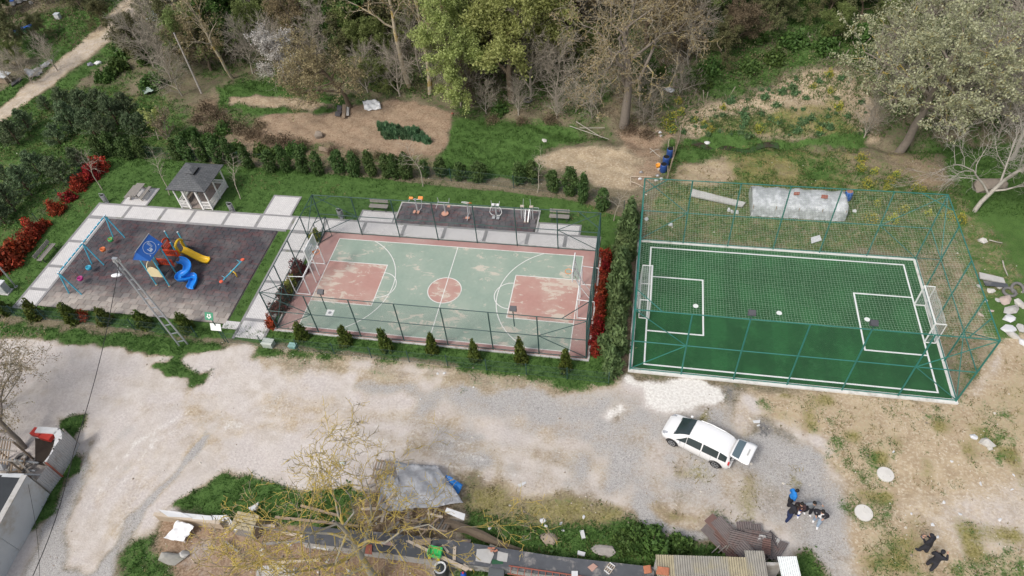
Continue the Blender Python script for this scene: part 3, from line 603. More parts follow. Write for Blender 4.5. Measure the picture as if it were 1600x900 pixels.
def cage(name, label, x0, x1, y0, y1, h, nx, ny, z0, rp, mat, wmat, wp, wr, mid=(.5,), brace='x'):
    t = thing(name, label, 'fence'); cs = {}
    def post(x, y): MB().tube([(x, y, z0 - .05), (x, y, z0 + h)], rp, 8).build('post', mat, t)
    X = np.linspace(x0, x1, nx + 1); Y = np.linspace(y0, y1, ny + 1)
    for x in X: post(x, y0); post(x, y1)
    for y in Y[1:-1]: post(x0, y); post(x1, y)
    e = .012
    for k, f in enumerate((.015,) + tuple(mid) + (1.0,)):
        zz = z0 + h * f
        for a, b in (((x0, y0), (x1, y0)), ((x0, y1), (x1, y1))): MB().tube([(a[0], a[1], zz), (b[0], b[1], zz)], rp * .72, 6).build('rail', mat, t)
        for a, b in (((x0, y0), (x0, y1)), ((x1, y0), (x1, y1))): MB().tube([(a[0], a[1], zz + e), (b[0], b[1], zz + e)], rp * .72, 6).build('rail', mat, t)
    def br(a, b): MB().tube([a, b], rp * .62, 6).build('brace', mat, t)
    zm = z0 + h * mid[0]; zt = z0 + h; zb = z0 + .1
    for yy in (y0, y1):
        for xa, xb_ in ((x0, X[1]), (x1, X[-2])):
            br((xa, yy, zb), (xb_, yy, zm)); br((xa, yy, zt - .05), (xb_, yy, zm))
    for xx in (x0, x1):
        for ya, yb_ in ((y0, Y[1]), (y1, Y[-2])):
            br((xx, ya, zb), (xx, yb_, zm)); br((xx, ya, zt - .05), (xx, yb_, zm))
    for xx, sx in ((x0, 1), (x1, -1)):
        for yy, sy in ((y0, 1), (y1, -1)): br((xx + sx * 1.6, yy, zt), (xx, yy + sy * 1.6, zt + .01))
    for a, b in (((x0, y0), (x1, y0)), ((x0, y1), (x1, y1)), ((x0, y0), (x0, y1)), ((x1, y0), (x1, y1))):
        v, q = wires((*a, 0), (*b, 0), z0 + .05, z0 + h, wp, wr); link('wire_mesh', mesh_np('wire_mesh', v, q, wmat), t)
    return t
ct = cage('court_fence', 'dark green wire fence cage around the basketball court', -11.35, 11.05, -4.95, 5.2, 3.97, 7, 4, .06, .045, GRN, WIRE, .10, .0019)
# gate leaf standing in the back left corner of the court cage
mb = MB()
for a, b in (((-11.3, 3.9, .12), (-11.3, 3.9, 2.2)), ((-10.6, 4.75, .12), (-10.6, 4.75, 2.2)), ((-11.3, 3.9, 2.2), (-10.6, 4.75, 2.2)), ((-11.3, 3.9, .14), (-10.6, 4.75, .14)), ((-11.3, 3.9, .14), (-10.6, 4.75, 2.2))): mb.tube([a, b], .03, 6)
mb.build('gate', GRN, ct)
ft = cage('football_cage', 'tall green steel cage with white net roof over the football pitch', FX0, FX1, FY0, FY1, 6.1, 6, 4, .15, .05, GRN2, WIRE2, .15, .0013)
# roof net, sagging a little between the rails
def net_roof():
    V = []; Q = []; cell = .175; zt = 6.2; r = .0027
    fx = lambda x, y: zt - .45 * math.sin(math.pi * (x - FX0) / (FX1 - FX0)) ** .5 * math.sin(math.pi * (y - FY0) / (FY1 - FY0)) ** .5 - .02
    def strand(P):
        o = len(V)
        for p in P: V.extend([(p[0] - r, p[1] - r, p[2]), (p[0] + r, p[1] + r, p[2]), (p[0], p[1], p[2] + r * 1.4)])
        for i in range(len(P) - 1):
            for j in range(3): Q.append((o + i * 3 + j, o + i * 3 + (j + 1) % 3, o + i * 3 + 3 + (j + 1) % 3, o + i * 3 + 3 + j))
    for x in np.arange(FX0 + .05, FX1, cell):
        ph = random.uniform(0, 6); strand([(x + .015 * math.sin(y * 1.3 + ph), y, fx(x, y)) for y in np.linspace(FY0, FY1, 22)])
    for y in np.arange(FY0 + .05, FY1, cell):
        ph = random.uniform(0, 6); strand([(x, y + .015 * math.sin(x * 1.1 + ph), fx(x, y) + .004) for x in np.linspace(FX0, FX1, 32)])
    return mesh_np('roof_net', np.array(V), np.array(Q), M('white_net', (.60, .72, .58), .8, .1))
link('roof_net', net_roof(), ft)
# floodlights on the front posts
LH = M('lamp_housing', (.06, .062, .07), .5, .2); LG = M('lamp_glass', (.22, .23, .26), .15, .1, spec=.7)
def flood(u, v, x, y, ztop, label):
    t = thing('floodlight', label, 'light', (x, y, 0), 0, 'floodlights on the cage posts')
    MB().tube([(0, 0, ztop - 1.2), (0, 0, ztop + .35)], .035, 6).build('bracket', GRN, t)
    mb = MB(); mb.box((0, .12, ztop + .45), (.42, .16, .34), rx=RAD(-58)); mb.build('housing', LH, t)
    mb = MB(); mb.box((0, .19, ztop + .39), (.36, .02, .28), rx=RAD(-58)); mb.build('lens', LG, t)
    mb = MB()
    for sx in (-.23, .23): mb.beam((sx, .0, ztop + .33), (sx, .14, ztop + .46), .02, .05)
    mb.beam((-.24, 0, ztop + .33), (.24, 0, ztop + .33), .03, .03); mb.build('yoke', LH, t)
flood(0, 0, -6.79 + .0, -4.95, 4.03, 'small black floodlight on the court fence near the left key')
flood(0, 0, 6.33, -4.95, 4.03, 'small black floodlight on the court fence near the right key')
flood(0, 0, 20.6, -5.55, 6.25, 'floodlight on the football cage front, nearer the road gravel patch')
flood(0, 0, 27.2, -5.55, 6.25, 'floodlight on the football cage front, over the right penalty area')

# ---------------------------------------------------------------- low park fence
def low_fence(name, label, pts, h=1.15, gap=2.6, mesh=True):
    t = thing(name, label, 'fence')
    for a, b in zip(pts[:-1], pts[1:]):
        a = Vector((a[0], a[1], 0)); b = Vector((b[0], b[1], 0)); L = (b - a).length; n = max(1, round(L / gap)); V = []; Qs = []
        for i in range(n + (1 if b == Vector((pts[-1][0], pts[-1][1], 0)) else 0)):
            p = a.lerp(b, i / n); z = float(T(p.x, p.y)); MB().tube([(p.x, p.y, z - .1), (p.x, p.y, z + h + .12)], .032, 6).build('post', GRN, t)
            d = (b - a).normalized(); nn = Vector((-d.y, d.x, 0))
        for i in range(n):
            p = a.lerp(b, i / n); q = a.lerp(b, (i + 1) / n); z = min(float(T(p.x, p.y)), float(T(q.x, q.y)))
            v, f = wires(p, q, z + .05, z + h, .06, .0026, False); o = mesh_np('mesh_panel', v, f, WIRE); link('mesh_panel', o, t)
            for hz in (.08, h * .5, h): MB().tube([(p.x, p.y, z + hz), (q.x, q.y, z + hz)], .006, 4, cap=False).build('rail', GRN, t)
    return t
low_fence('low_fence', 'low green mesh fence along the road side of the playground', [(-40, -6.05), (-17.0, -6.4)])
low_fence('low_fence', 'low green mesh fence along the road side of the court', [(-14.5, -6.6), (12.7, -6.75)])
low_fence('low_fence', 'green mesh fence among the red shrubs left of the playground', [(-37.3, -5.8), (-37.1, 13.3)], 1.1, 3.2)
low_fence('low_fence', 'green mesh fence behind the clipped hedge row', [(-37.0, 13.5), (-8, 13.0), (8.8, 11.6), (12.6, 9.7)], 1.3, 5.2)
# ---------------------------------------------------------------- gazebo
WHT = M('white_painted_wood', (.78, .77, .74), .6, .08, 4, dirt=(.5, .48, .44), dirt_amt=.2); WST = M('white_steel', (.78, .78, .77), .45, .06, 4, dirt=(.5, .42, .33), dirt_amt=.15)
SHI = None
def shingle_mat():
    k = NT('grey_shingle'); oi = k.n('ObjectInfo').outputs['Random']; b = k.n('TexBrick'); b.inputs['Scale'].default_value = 1; b.inputs['Brick Width'].default_value = .34; b.inputs['Row Height'].default_value = .15; b.inputs['Mortar Size'].default_value = .012
    b.inputs['Color1'].default_value = (.085, .09, .095, 1); b.inputs['Color2'].default_value = (.125, .13, .135, 1); b.inputs['Mortar'].default_value = (.04, .042, .045, 1); k.l(k.pos(), b.inputs['Vector'])
    c = k.mix(k.math('MULTIPLY', k.ramp(k.noise(3, 5, .7), .5, .75), .4), b.outputs[0], (.19, .185, .175)); k.l(c, k.b.inputs['Base Color']); k.b.inputs['Roughness'].default_value = .9; return k.m
SHI = shingle_mat()
WOODF = M('worn_floor_boards', (.30, .25, .22), .85, .25, 5); WOODD = M('brown_weathered_wood', (.24, .20, .165), .85, .3, 7)
gx0, gx1, gy0, gy1 = -25.2, -22.3, 6.92, 9.9
gz = thing('gazebo', 'white wooden gazebo with grey shingle hip roof on the lawn', 'gazebo', (-23.75, 8.4, 0))
def L3(p): return (p[0] + 23.75, p[1] - 8.4, p[2])
def gbox(mb, x0, x1, y0, y1, z0, z1, m=0): mb.box(L3(((x0 + x1) / 2, (y0 + y1) / 2, (z0 + z1) / 2)), (x1 - x0, y1 - y0, z1 - z0), 0, m)
for i in range(10):
    mb = MB(); a = gx0 + (gx1 - gx0) / 10 * i; gbox(mb, a + .008, a + (gx1 - gx0) / 10 - .008, gy0, gy1, .06, .14); mb.build('floor_board', WOODF, gz)
def gpost(x, y, w=.09):
    mb = MB(); gbox(mb, x - w / 2, x + w / 2, y - w / 2, y + w / 2, .05, 2.3); mb.build('post', WHT, gz)
for x in (gx0, gx1):
    for y in (gy0, (gy0 + gy1) / 2, gy1): gpost(x, y)
gpost((gx0 + gx1) / 2, gy1); gpost(gx0 + .85, gy0, .16); gpost(gx1 - .85, gy0, .16)
mb = MB()
for y in (gy0, gy1): gbox(mb, gx0 - .05, gx1 + .05, y - .05, y + .05, 2.22, 2.34)
for x in (gx0, gx1): gbox(mb, x - .05, x + .05, gy0 + .05, gy1 - .05, 2.225, 2.335)
mb.build('top_beam', WHT, gz)
def railing(a, b):
    a = Vector(a); b = Vector(b); mb = MB()
    for zz in (.18, .52, .86): mb.beam(L3((a.x, a.y, zz)), L3((b.x, b.y, zz)), .05, .06)
    r = mb.build('railing', WHT, gz); n = int((b - a).length / .115)
    for k in range(1, n):
        p = a.lerp(b, k / n); q = MB(); q.box(L3((p.x, p.y, .34)), (.045, .045, .29)); q.box(L3((p.x, p.y, .69)), (.045, .045, .29)); q.build('baluster', WHT, r)
ym = (gy0 + gy1) / 2
for a, b in (((gx0, gy0, 0), (gx0 + .78, gy0, 0)), ((gx1 - .78, gy0, 0), (gx1, gy0, 0)), ((gx0, gy0, 0), (gx0, ym, 0)), ((gx0, ym, 0), (gx0, gy1, 0)), ((gx1, gy0, 0), (gx1, ym, 0)), ((gx1, ym, 0), (gx1, gy1, 0)), ((gx0, gy1, 0), (gx0 + 1.45, gy1, 0)), ((gx0 + 1.45, gy1, 0), (gx1, gy1, 0))): railing(a, b)
for (x0, x1, y0, y1) in ((gx0 + .06, gx0 + .42, gy0 + .4, gy1 - .1), (gx0 + .45, gx1 - .1, gy1 - .42, gy1 - .06)):
    mb = MB(); gbox(mb, x0, x1, y0, y1, .42, .47); gbox(mb, x0 + .05, x1 - .05, y0 + .05, y0 + .12, .14, .42); gbox(mb, x0 + .05, x1 - .05, y1 - .12, y1 - .05, .14, .42); mb.build('inner_bench', WOODD, gz)
e0, e1, f0, f1, ze, zr = gx0 - .38, gx1 + .34, gy0 - .32, gy1 + .36, 2.33, 3.05; xm = (e0 + e1) / 2; r0, r1 = (f0 + f1) / 2 - .45, (f0 + f1) / 2 + .45
rv = [L3(p) for p in ((e0, f0, ze), (e1, f0, ze), (e1, f1, ze), (e0, f1, ze), (xm, r0, zr), (xm, r1, zr))]
mb = MB(); mb.add(rv + [(p[0], p[1], p[2] - .07) for p in rv[:4]], [(0, 1, 4), (1, 2, 5, 4), (2, 3, 5), (3, 0, 4, 5), (0, 6, 7, 1), (1, 7, 8, 2), (2, 8, 9, 3), (3, 9, 6, 0), (9, 8, 7, 6)])
rf = mb.build('roof', SHI, gz)
mb = MB(); c0, c1 = xm - .42, xm + .42; d0, d1 = r0 - .05, r1 + .05
cv = [L3(p) for p in ((c0, d0, zr + .02), (c1, d0, zr + .02), (c1, d1, zr + .02), (c0, d1, zr + .02), (xm, d0 + .3, zr + .28), (xm, d1 - .3, zr + .28))]
mb.add(cv, [(0, 1, 4), (1, 2, 5, 4), (2, 3, 5), (3, 0, 4, 5), (3, 2, 1, 0)]); mb.build('vent_cap', SHI, rf)
mb = MB(); mb.box(L3((xm + .43, (d0 + d1) / 2, zr - .07)), (.06, d1 - d0 - .1, .1)); mb.build('vent_opening', M('dark_void', (.01, .01, .01), .9), rf)

# ---------------------------------------------------------------- picnic table, benches, bins
GWD = M('grey_weathered_wood', (.26, .24, .215), .9, .3, 8); GRYS = M('grey_steel', (.32, .32, .33), .5, .2, 5, .4)
pt = thing('picnic_table', 'grey weathered wooden picnic table on the square pad', 'table', (-29.95, 8.05, .05), RAD(90))
for i in range(4): MB().box((0, -.3 + .2 * i, .74), (1.7, .185, .045)).build('table_board', GWD, pt)
for s in (-1, 1):
    for i in range(2): MB().box((0, s * (.66 + .16 * i), .45), (1.7, .15, .04)).build('seat_board', GWD, pt)
    for x in (-.6, .6):
        MB().beam((x, s * .18, .7), (x, s * .62, 0), .06, .09).build('leg', GWD, pt)
for x in (-.6, .6):
    MB().box((x, 0, .69), (.06, .7, .06)).build('cross_bar', GWD, pt); MB().box((x, 0, .40), (.055, 1.6, .06)).build('seat_support', GWD, pt)
def bench(u, v, rz, label, L=1.6):
    p = at(u, v, .4); t = thing('park_bench', label, 'bench', (p.x, p.y, .06), rz, 'park benches')
    for i in range(3): MB().box((0, -.17 + .15 * i, .44), (L, .13, .04)).build('seat_slat', GWD, t)
    for i in range(2): MB().box((0, .27 + .03 * i, .66 + .17 * i), (L, .035, .14), rx=RAD(-10)).build('back_slat', GWD, t)
    for x in (-L * .38, L * .38):
        mb = MB(); mb.beam((x, -.2, 0), (x, -.17, .42), .05, .06); mb.beam((x, .24, 0), (x, .32, .9), .05, .06); mb.beam((x, -.2, .4), (x, .26, .4), .05, .05); mb.build('leg_frame', M('dark_iron', (.05, .05, .05), .6), t)
bench(73, 395, RAD(90), 'grey wooden bench beside the left paved path near red shrubs', 2.0)
bench(592, 323, 0, 'wooden park bench on the pad behind the left court end')
bench(874, 339, 0, 'wooden park bench on the pad right of the exercise machines')
def bin_(u, v, label):
    p = at(u, v, 0); t = thing('litter_bin', label, 'bin', (p.x, p.y, .0), 0, 'steel litter bins')
    mb = MB(); mb.lathe((0, 0, .28), [(.16, 0), (.2, .03), (.21, .55), (.215, .6), (.17, .6), (.165, .3)], 14); mb.build('bucket', GRYS, t, True)
    mb = MB(); mb.tube([(-.25, 0, 0), (-.25, 0, 1.0), (-.2, 0, 1.08), (.2, 0, 1.08), (.25, 0, 1.0), (.25, 0, 0)], .025, 6); mb.build('frame', GRYS, t)
    MB().lathe((0, 0, .02), [(.16, 0), (.16, .04)], 12).build('base_plate', GRYS, t)
    mb = MB(); mb.lathe((0, 0, .88), [(.14, 0), (.15, .015)], 12); mb.build('bag_rim', M('bin_dark', (.03, .03, .03), .7), t)
bin_(167, 317, 'steel litter bin at the path corner near the picnic table'); bin_(364, 331, 'steel litter bin to the right of the gazebo'); bin_(534, 341, 'steel litter bin behind the court beside a bench')

# ---------------------------------------------------------------- swing set
CYA = M('cyan_paint', (.10, .46, .62), .4, .1, 3, dirt=(.25, .5, .6), dirt_amt=.15); MET = M('galvanised', (.5, .51, .52), .4, .12, 6, .6)
sw = thing('swing_set', 'long cyan four seat swing frame on the rubber tiles', 'swing', (-28.95, -.33, .05))
zt = 2.4
MB().tube([(0, -3.3, zt), (0, 3.3, zt)], .06, 8).build('top_bar', CYA, sw)
for y in (-3.2, 0, 3.2):
    for s in (-1, 1): MB().tube([(0, y, zt), (s * .58 + .62, y - .12 * s, 0)] if False else [(.0, y, zt), (s * .55, y, 0)], .055, 8).build('leg', CYA, sw)
    mb = MB(); mb.lathe((0, y, zt - .07), [(.08, 0), (.09, .05), (.08, .14)], 10); mb.build('joint', M('white_cap', (.7, .72, .72), .5), sw)
for y in np.arange(-3, 3.1, .5):
    MB().lathe((0, y, zt), [(.068, -.05), (.068, .05)], 8, 0, Matrix.Rotation(RAD(90), 3, 'X')).build('clamp', M('white_cap', (.7, .72, .72), .5), sw)
for (y, col, nm) in ((2.35, (.07, .42, .13), 'green'), (1.2, (.75, .20, .06), 'orange'), (-.87, (.05, .42, .60), 'cyan'), (-2.05, (.52, .05, .26), 'magenta')):
    mt = M('seat_' + nm, col, .45, .1); mb = MB()
    mb.lathe((0, y, .34), [(.10, 0), (.19, .05), (.21, .16), (.215, .30), (.185, .30), (.17, .12), (.05, .06)], 12)
    s_ = tag(mb.build('swing_seat', mt, sw, True), nm + ' bucket swing seat'); mb = MB()
    mb.tube([(-.2, y, .58), (0, y - .02, .60), (.2, y, .58)], .03, 6); mb.build('guard_bar', M('seat_bar_' + nm, (.75, .25, .05) if nm == 'green' else tuple(.7 * c for c in col), .5), s_)
    mb = MB()
    for dx in (-.2, .2): mb.tube([(dx, y, .62), (dx * .9, y, zt - .05)], .008, 4)
    mb.build('chain', MET, s_)

# ---------------------------------------------------------------- play tower with two slides
pl = thing('play_tower', 'multi colour play tower with blue roof and two plastic slides', 'playground', (-22.2, -.2, .05))
def P3(x, y, z): return (x + 22.2, y + .2, z)
RED = M('red_plastic', (.68, .085, .03), .35, .08, spec=.5); YEL = M('yellow_plastic', (.80, .50, .02), .35, .08, spec=.5); BLU = M('blue_plastic', (.015, .22, .70), .3, .08, spec=.5); CRM = M('cream_plastic', (.80, .68, .42), .4, .06, spec=.4); ROB = M('roof_blue_plastic', (.035, .15, .52), .4, .1)
DECK = M('deck_steel', (.06, .06, .065), .7, .3)
TX0, TX1 = -22.78, -21.65
for (x, y, h) in ((TX0, -1.92, 3.35), (TX1, -1.92, 3.35), (TX0, -.72, 3.35), (TX1, -.72, 3.35), (TX0, .38, 2.5), (TX1, .38, 2.5), (TX0, 1.55, 2.5), (TX1, 1.55, 2.5)):
    p_ = MB().tube([P3(x, y, 0), P3(x, y, h)], .055, 8).build('post', CYA, pl)
    MB().lathe(P3(x, y, h), [(.06, 0), (.058, .03), (.02, .06)], 8).build('cap', M('white_cap', (.7, .72, .72), .5), p_); MB().lathe(P3(x, y, 0), [(.10, 0), (.09, .06)], 8).build('foot', M('foot_tan', (.5, .35, .2), .7), p_)
for i in range(9):
    MB().box(P3((TX0 + TX1) / 2, -1.73 + i * .385, 1.02), (TX1 - TX0, .365, .05)).build('deck_plank', DECK, pl)
# gable roof
ry0, ry1 = -2.35, -.45; rx = (TX0 + TX1) / 2
for s, nm in ((-1, 0), (1, 0)):
    a = P3(rx, ry0, 4.15); b = P3(rx, ry1, 4.15); c = P3(rx + s * .72, ry1, 3.22); d = P3(rx + s * .72, ry0, 3.22); mb = MB(); n = Vector((s * .8, 0, .6)) * .04
    mb.add([a, b, c, d] + [tuple(Vector(q) - n) for q in (a, b, c, d)], [(0, 1, 2, 3), (7, 6, 5, 4), (0, 4, 5, 1), (1, 5, 6, 2), (2, 6, 7, 3), (3, 7, 4, 0)])
    rp_ = mb.build('roof_panel', ROB, pl)
    if s == 1:
        # pale round stencil with a castle-like block and stripes
        ex = Vector((.72, 0, -.93)).normalized(); ey = Vector((0, 1, 0)); o = (Vector(a) + Vector(c)) / 2 + Vector((.8, 0, .6)) * .012; WM = M('stencil_pale', (.62, .70, .80), .5, .05)
        mb = MB(); k = 28; R1, R2 = .46, .43
        vs = [o + (ex * math.cos(6.2832 * i / k) + ey * math.sin(6.2832 * i / k) * 1.25) * R1 for i in range(k)] + [o + (ex * math.cos(6.2832 * i / k) + ey * math.sin(6.2832 * i / k) * 1.25) * R2 for i in range(k)]
        mb.add(vs, [(i, (i + 1) % k, k + (i + 1) % k, k + i) for i in range(k)])
        def q4(x0, x1, y0, y1): mb.add([o + ex * x0 + ey * y0, o + ex * x1 + ey * y0, o + ex * x1 + ey * y1, o + ex * x0 + ey * y1], [(0, 1, 2, 3)])
        q4(.12, .27, -.26, .06); q4(-.05, .12, -.26, -.18); q4(-.0, .12, -.10, -.04); q4(.02, .12, .0, .06)
        for i in range(5): q4(-.30 + i * .09, -.26 + i * .09, .12, .40 - .03 * i)
        mb.build('stencil', WM, rp_)
MB().tube([P3(rx, ry0 - .05, 4.17), P3(rx, ry1 + .05, 4.17)], .03, 6).build('ridge_cap', M('ridge_grey', (.35, .38, .42), .5), pl)
for yy in (ry0 + .02, ry1 - .02):
    mb = MB(); mb.add([P3(rx - .66, yy, 3.24), P3(rx + .66, yy, 3.24), P3(rx, yy, 4.1), P3(rx - .66, yy + .04, 3.24), P3(rx + .66, yy + .04, 3.24), P3(rx, yy + .04, 4.1)], [(0, 1, 2), (5, 4, 3), (0, 3, 4, 1), (1, 4, 5, 2), (2, 5, 3, 0)]); mb.build('gable_end', ROB, pl)
def arch_panel(name, mat, a, b, z0, z1, ztop, slots, th=.05):
    """panel between two posts with an arched head and vertical slots standing as bars"""
    a = Vector((*a, 0)); b = Vector((*b, 0)); n = 12; nr = (b - a).cross(Vector((0, 0, 1))).normalized() * th / 2; mb = MB(); top = []; 
    for i in range(n + 1):
        t = i / n; p = a.lerp(b, t); top.append((p.x, p.y, z1 + (ztop - z1) * math.sin(math.pi * t) ** .7))
    if not slots:
        vs = []
        for (x, y, z) in top: vs += [P3(x + nr.x, y + nr.y, z0), P3(x + nr.x, y + nr.y, z), P3(x - nr.x, y - nr.y, z), P3(x - nr.x, y - nr.y, z0)]
        fs = []
        for i in range(n):
            for j in range(4): fs.append((i * 4 + j, i * 4 + (j + 1) % 4, i * 4 + 4 + (j + 1) % 4, i * 4 + 4 + j))
        fs += [(3, 2, 1, 0), (n * 4, n * 4 + 1, n * 4 + 2, n * 4 + 3)]; mb.add(vs, fs); return mb.build(name, mat, pl)
    for i in range(n): mb.beam(P3(*top[i][:2], top[i][2] - .07), P3(*top[i + 1][:2], top[i + 1][2] - .07), th, .14)
    mb.beam(P3(a.x, a.y, z0 + .07), P3(b.x, b.y, z0 + .07), th, .14)
    for s in (0.04, .96): p = a.lerp(b, s); mb.beam(P3(p.x, p.y, z0), P3(p.x, p.y, z1), th, .1)
    o = mb.build(name, mat, pl)
    for k in range(slots):
        t = (k + 1) / (slots + 1); p = a.lerp(b, t); MB().beam(P3(p.x, p.y, z0 + .1), P3(p.x, p.y, z1 - .02), th * .9, .07).build('bar', mat, o)
    return o
arch_panel('cream_panel', CRM, (TX0 + .06, -1.95), (TX1 - .06, -1.95), 1.05, 1.75, 2.1, 0); arch_panel('cream_panel', CRM, (TX0 - .03, -1.85), (TX0 - .03, -.8), 1.05, 1.75, 2.1, 0)
arch_panel('red_railing', RED, (TX0 + .05, -.66), (TX1 + .25, -.66), 1.02, 1.68, 1.7, 7); arch_panel('red_railing', RED, (TX0 + .05, .33), (TX1 + .25, .33), 1.02, 1.68, 1.7, 7)
arch_panel('red_arch_panel', RED, (TX0 - .03, .45), (TX0 - .03, 1.5), 1.05, 1.75, 2.15, 6)
arch_panel('yellow_slide_frame', YEL, (TX1 + .02, .46), (TX1 + .02, .72), 1.0, 1.7, 1.8, 0); arch_panel('yellow_slide_frame', YEL, (TX1 + .02, 1.24), (TX1 + .02, 1.5), 1.0, 1.7, 1.8, 0)
mb = MB(); mb.tube([P3(TX1 + .02, .47 + .51 * (1 - math.cos(t)), 1.62 + .42 * math.sin(t)) for t in np.linspace(0, math.pi, 9)], .1, 6); mb.build('slide_arch', YEL, pl, True)
mb = MB()
for k in range(5): mb.beam(P3(TX0 + .05, 1.6 + .16 * k, .95 - .2 * k), P3(TX1 - .05, 1.6 + .16 * k, .95 - .2 * k), .15, .04)
mb.tube([P3(TX0 + .05, 1.55, 1.7), P3(TX0 + .05, 2.5, .6)], .02, 5); mb.tube([P3(TX1 - .05, 1.55, 1.7), P3(TX1 - .05, 2.5, .6)], .02, 5); mb.build('black_ladder', DECK, pl)
def trough(name, path, w, mat, h=.2, th=.03):
    pts = []
    P = [Vector(p) for p in path]
    for i in range(len(P) - 1):       # catmull-rom
        p0, p1, p2, p3 = P[max(i - 1, 0)], P[i], P[i + 1], P[min(i + 2, len(P) - 1)]
        for t in np.linspace(0, 1, 6)[:-1]: pts.append(.5 * ((2 * p1) + (p2 - p0) * t + (2 * p0 - 5 * p1 + 4 * p2 - p3) * t * t + (3 * p1 - p0 - 3 * p2 + p3) * t ** 3))
    pts.append(P[-1]); rows = []
    prof = [(-1.08, h), (-1.0, h + .015), (-.92, h * .8), (-.8, h * .25), (-.45, .02), (0, 0), (.45, .02), (.8, h * .25), (.92, h * .8), (1.0, h + .015), (1.08, h), (1.0, -.0), (.5, -.06), (0, -.07), (-.5, -.06), (-1.0, 0), (-1.08, h)]
    for i, p in enumerate(pts):
        d = pts[min(i + 1, len(pts) - 1)] - pts[max(i - 1, 0)]; d.z = 0; d.normalize(); s_ = Vector((-d.y, d.x, 0))
        rows.append([P3(*(p + s_ * (a * w / 2) + Vector((0, 0, b)))) for a, b in prof])
    mb = MB(); mb.sheet(rows); n = len(prof); mb.f.append(tuple(range(n - 1, -1, -1))); mb.m.append(0); mb.f.append(tuple((len(rows) - 1) * n + j for j in range(n))); mb.m.append(0)
    return mb.build(name, mat, pl, True)
trough('yellow_slide', [(-21.6, .95, 1.05), (-21.25, .95, .9), (-20.7, .92, .52), (-20.2, .9, .22), (-19.85, .88, .13), (-19.65, .87, .14)], .56, YEL)
trough('blue_spiral_slide', [(-21.3, -.18, 1.06), (-20.85, -.2, 1.0), (-20.42, -.5, .86), (-20.4, -1.0, .7), (-20.8, -1.25, .56), (-20.75, -1.5, .48), (-20.3, -1.35, .4), (-19.9, -1.12, .34), (-19.72, -1.5, .22), (-19.74, -2.1, .12)], .58, BLU, .24)
MB().tube([P3(-20.5, -.95, 0), P3(-20.5, -.95, .6)], .04, 6).build('slide_leg', CYA, pl)

# ---------------------------------------------------------------- seesaw
ss = thing('seesaw', 'cyan seesaw with red seats beside the grass strip', 'seesaw', (-16.92, -.27, .05), math.atan2(2.14, .8))
MB().tube([(-1.15, 0, .42), (1.15, 0, .62)], .05, 8).build('beam', CYA, ss)
for s in (-1, 1):
    zc = .52 + s * .1; MB().lathe((s * 1.2, 0, zc - .02), [(.06, 0), (.15, .03), (.16, .09), (.12, .12)], 10).build('seat', M('seat_red', (.72, .12, .06), .4), ss)
    mb = MB(); mb.tube([(s * .85, -.2, zc + .25), (s * .85, .2, zc + .25)], .018, 6); mb.tube([(s * .85, 0, zc), (s * .85, 0, zc + .25)], .018, 6); mb.build('handle', CYA, ss)
mb = MB(); mb.tube([(-.02, -.32, 0), (0, -.26, .38), (0, -.1, .46), (0, .1, .46), (0, .26, .38), (.02, .32, 0)], .045, 8); mb.build('base', YEL, ss, True)

# ---------------------------------------------------------------- exercise machines
ORG = M('orange_plastic', (.80, .25, .05), .45, .1); PINK = M('faded_salmon', (.62, .33, .24), .5, .12); GAL = M('pale_grey_steel', (.52, .53, .54), .4, .1, 6, .3)
def machine(x, y, label): return thing('exercise_machine', label, 'gym machine', (x, y, .07), 0, 'outdoor exercise machines in a row')
t = machine(-4.3, 8.35, 'leftmost exercise machine with orange pads and handles')
MB().tube([(0, 0, 0), (-.03, .05, 1.35)], .06, 8).build('column', GAL, t)
mb = MB(); mb.tube([(-.5, .1, 1.25), (.55, .1, 1.25)], .03, 6); mb.tube([(-.5, .1, 1.25), (-.6, -.15, 1.1)], .025, 6); mb.build('cross_bar', GAL, t)
for a, b in (((-.38, .15, 1.3), (.32, .10, .10)), ((.42, .2, 1.32), (.38, .16, .16))): MB().box(a, (b[0], b[1] + .08, .2), rx=.5).build('pad', ORG, t)
MB().tube([(.5, .1, 1.2), (.42, -.1, .5), (.2, -.2, .3)], .025, 6).build('swing_arm', GAL, t)
for sx in (-.2, .12): MB().box((sx, -.22, .16), (.2, .3, .05)).build('foot_plate', PINK, t)
t = machine(-1.9, 8.3, 'second exercise machine from the left with raised grips')
MB().tube([(0, 0, 0), (0, .05, 1.15)], .06, 8).build('column', GAL, t); MB().box((-.05, .05, 1.15), (1.0, .14, .05)).build('cross_bar', GAL, t)
for s in (-1, 1): MB().tube([(s * .42, .05, 1.17), (s * .5, .15, 1.6)], .02, 6).build('grip', GAL, t)
MB().tube([(-.5, .0, 1.1), (-.65, -.25, .75)], .022, 6).build('side_arm', GAL, t); MB().box((.4, .0, .85), (.25, .2, .06)).build('seat', PINK, t); MB().lathe((0, -.1, .1), [(.3, 0), (.3, .05)], 14).build('turntable', PINK, t)
t = machine(.1, 8.15, 'exercise machine with a large round wheel and orange disc')
MB().tube([(0, 0, 0), (.02, .05, 1.3)], .06, 8).build('column', GAL, t)
mb = MB(); Mx = Matrix.Rotation(RAD(-50), 3, 'X'); mb.tube([Vector((-.1, .1, 1.4)) + Mx @ Vector((.36 * math.cos(q), .36 * math.sin(q), 0)) for q in np.linspace(0, 6.2832, 21)[:-1]], .028, 6, closed=True); mb.build('wheel_rim', WST, t, True)
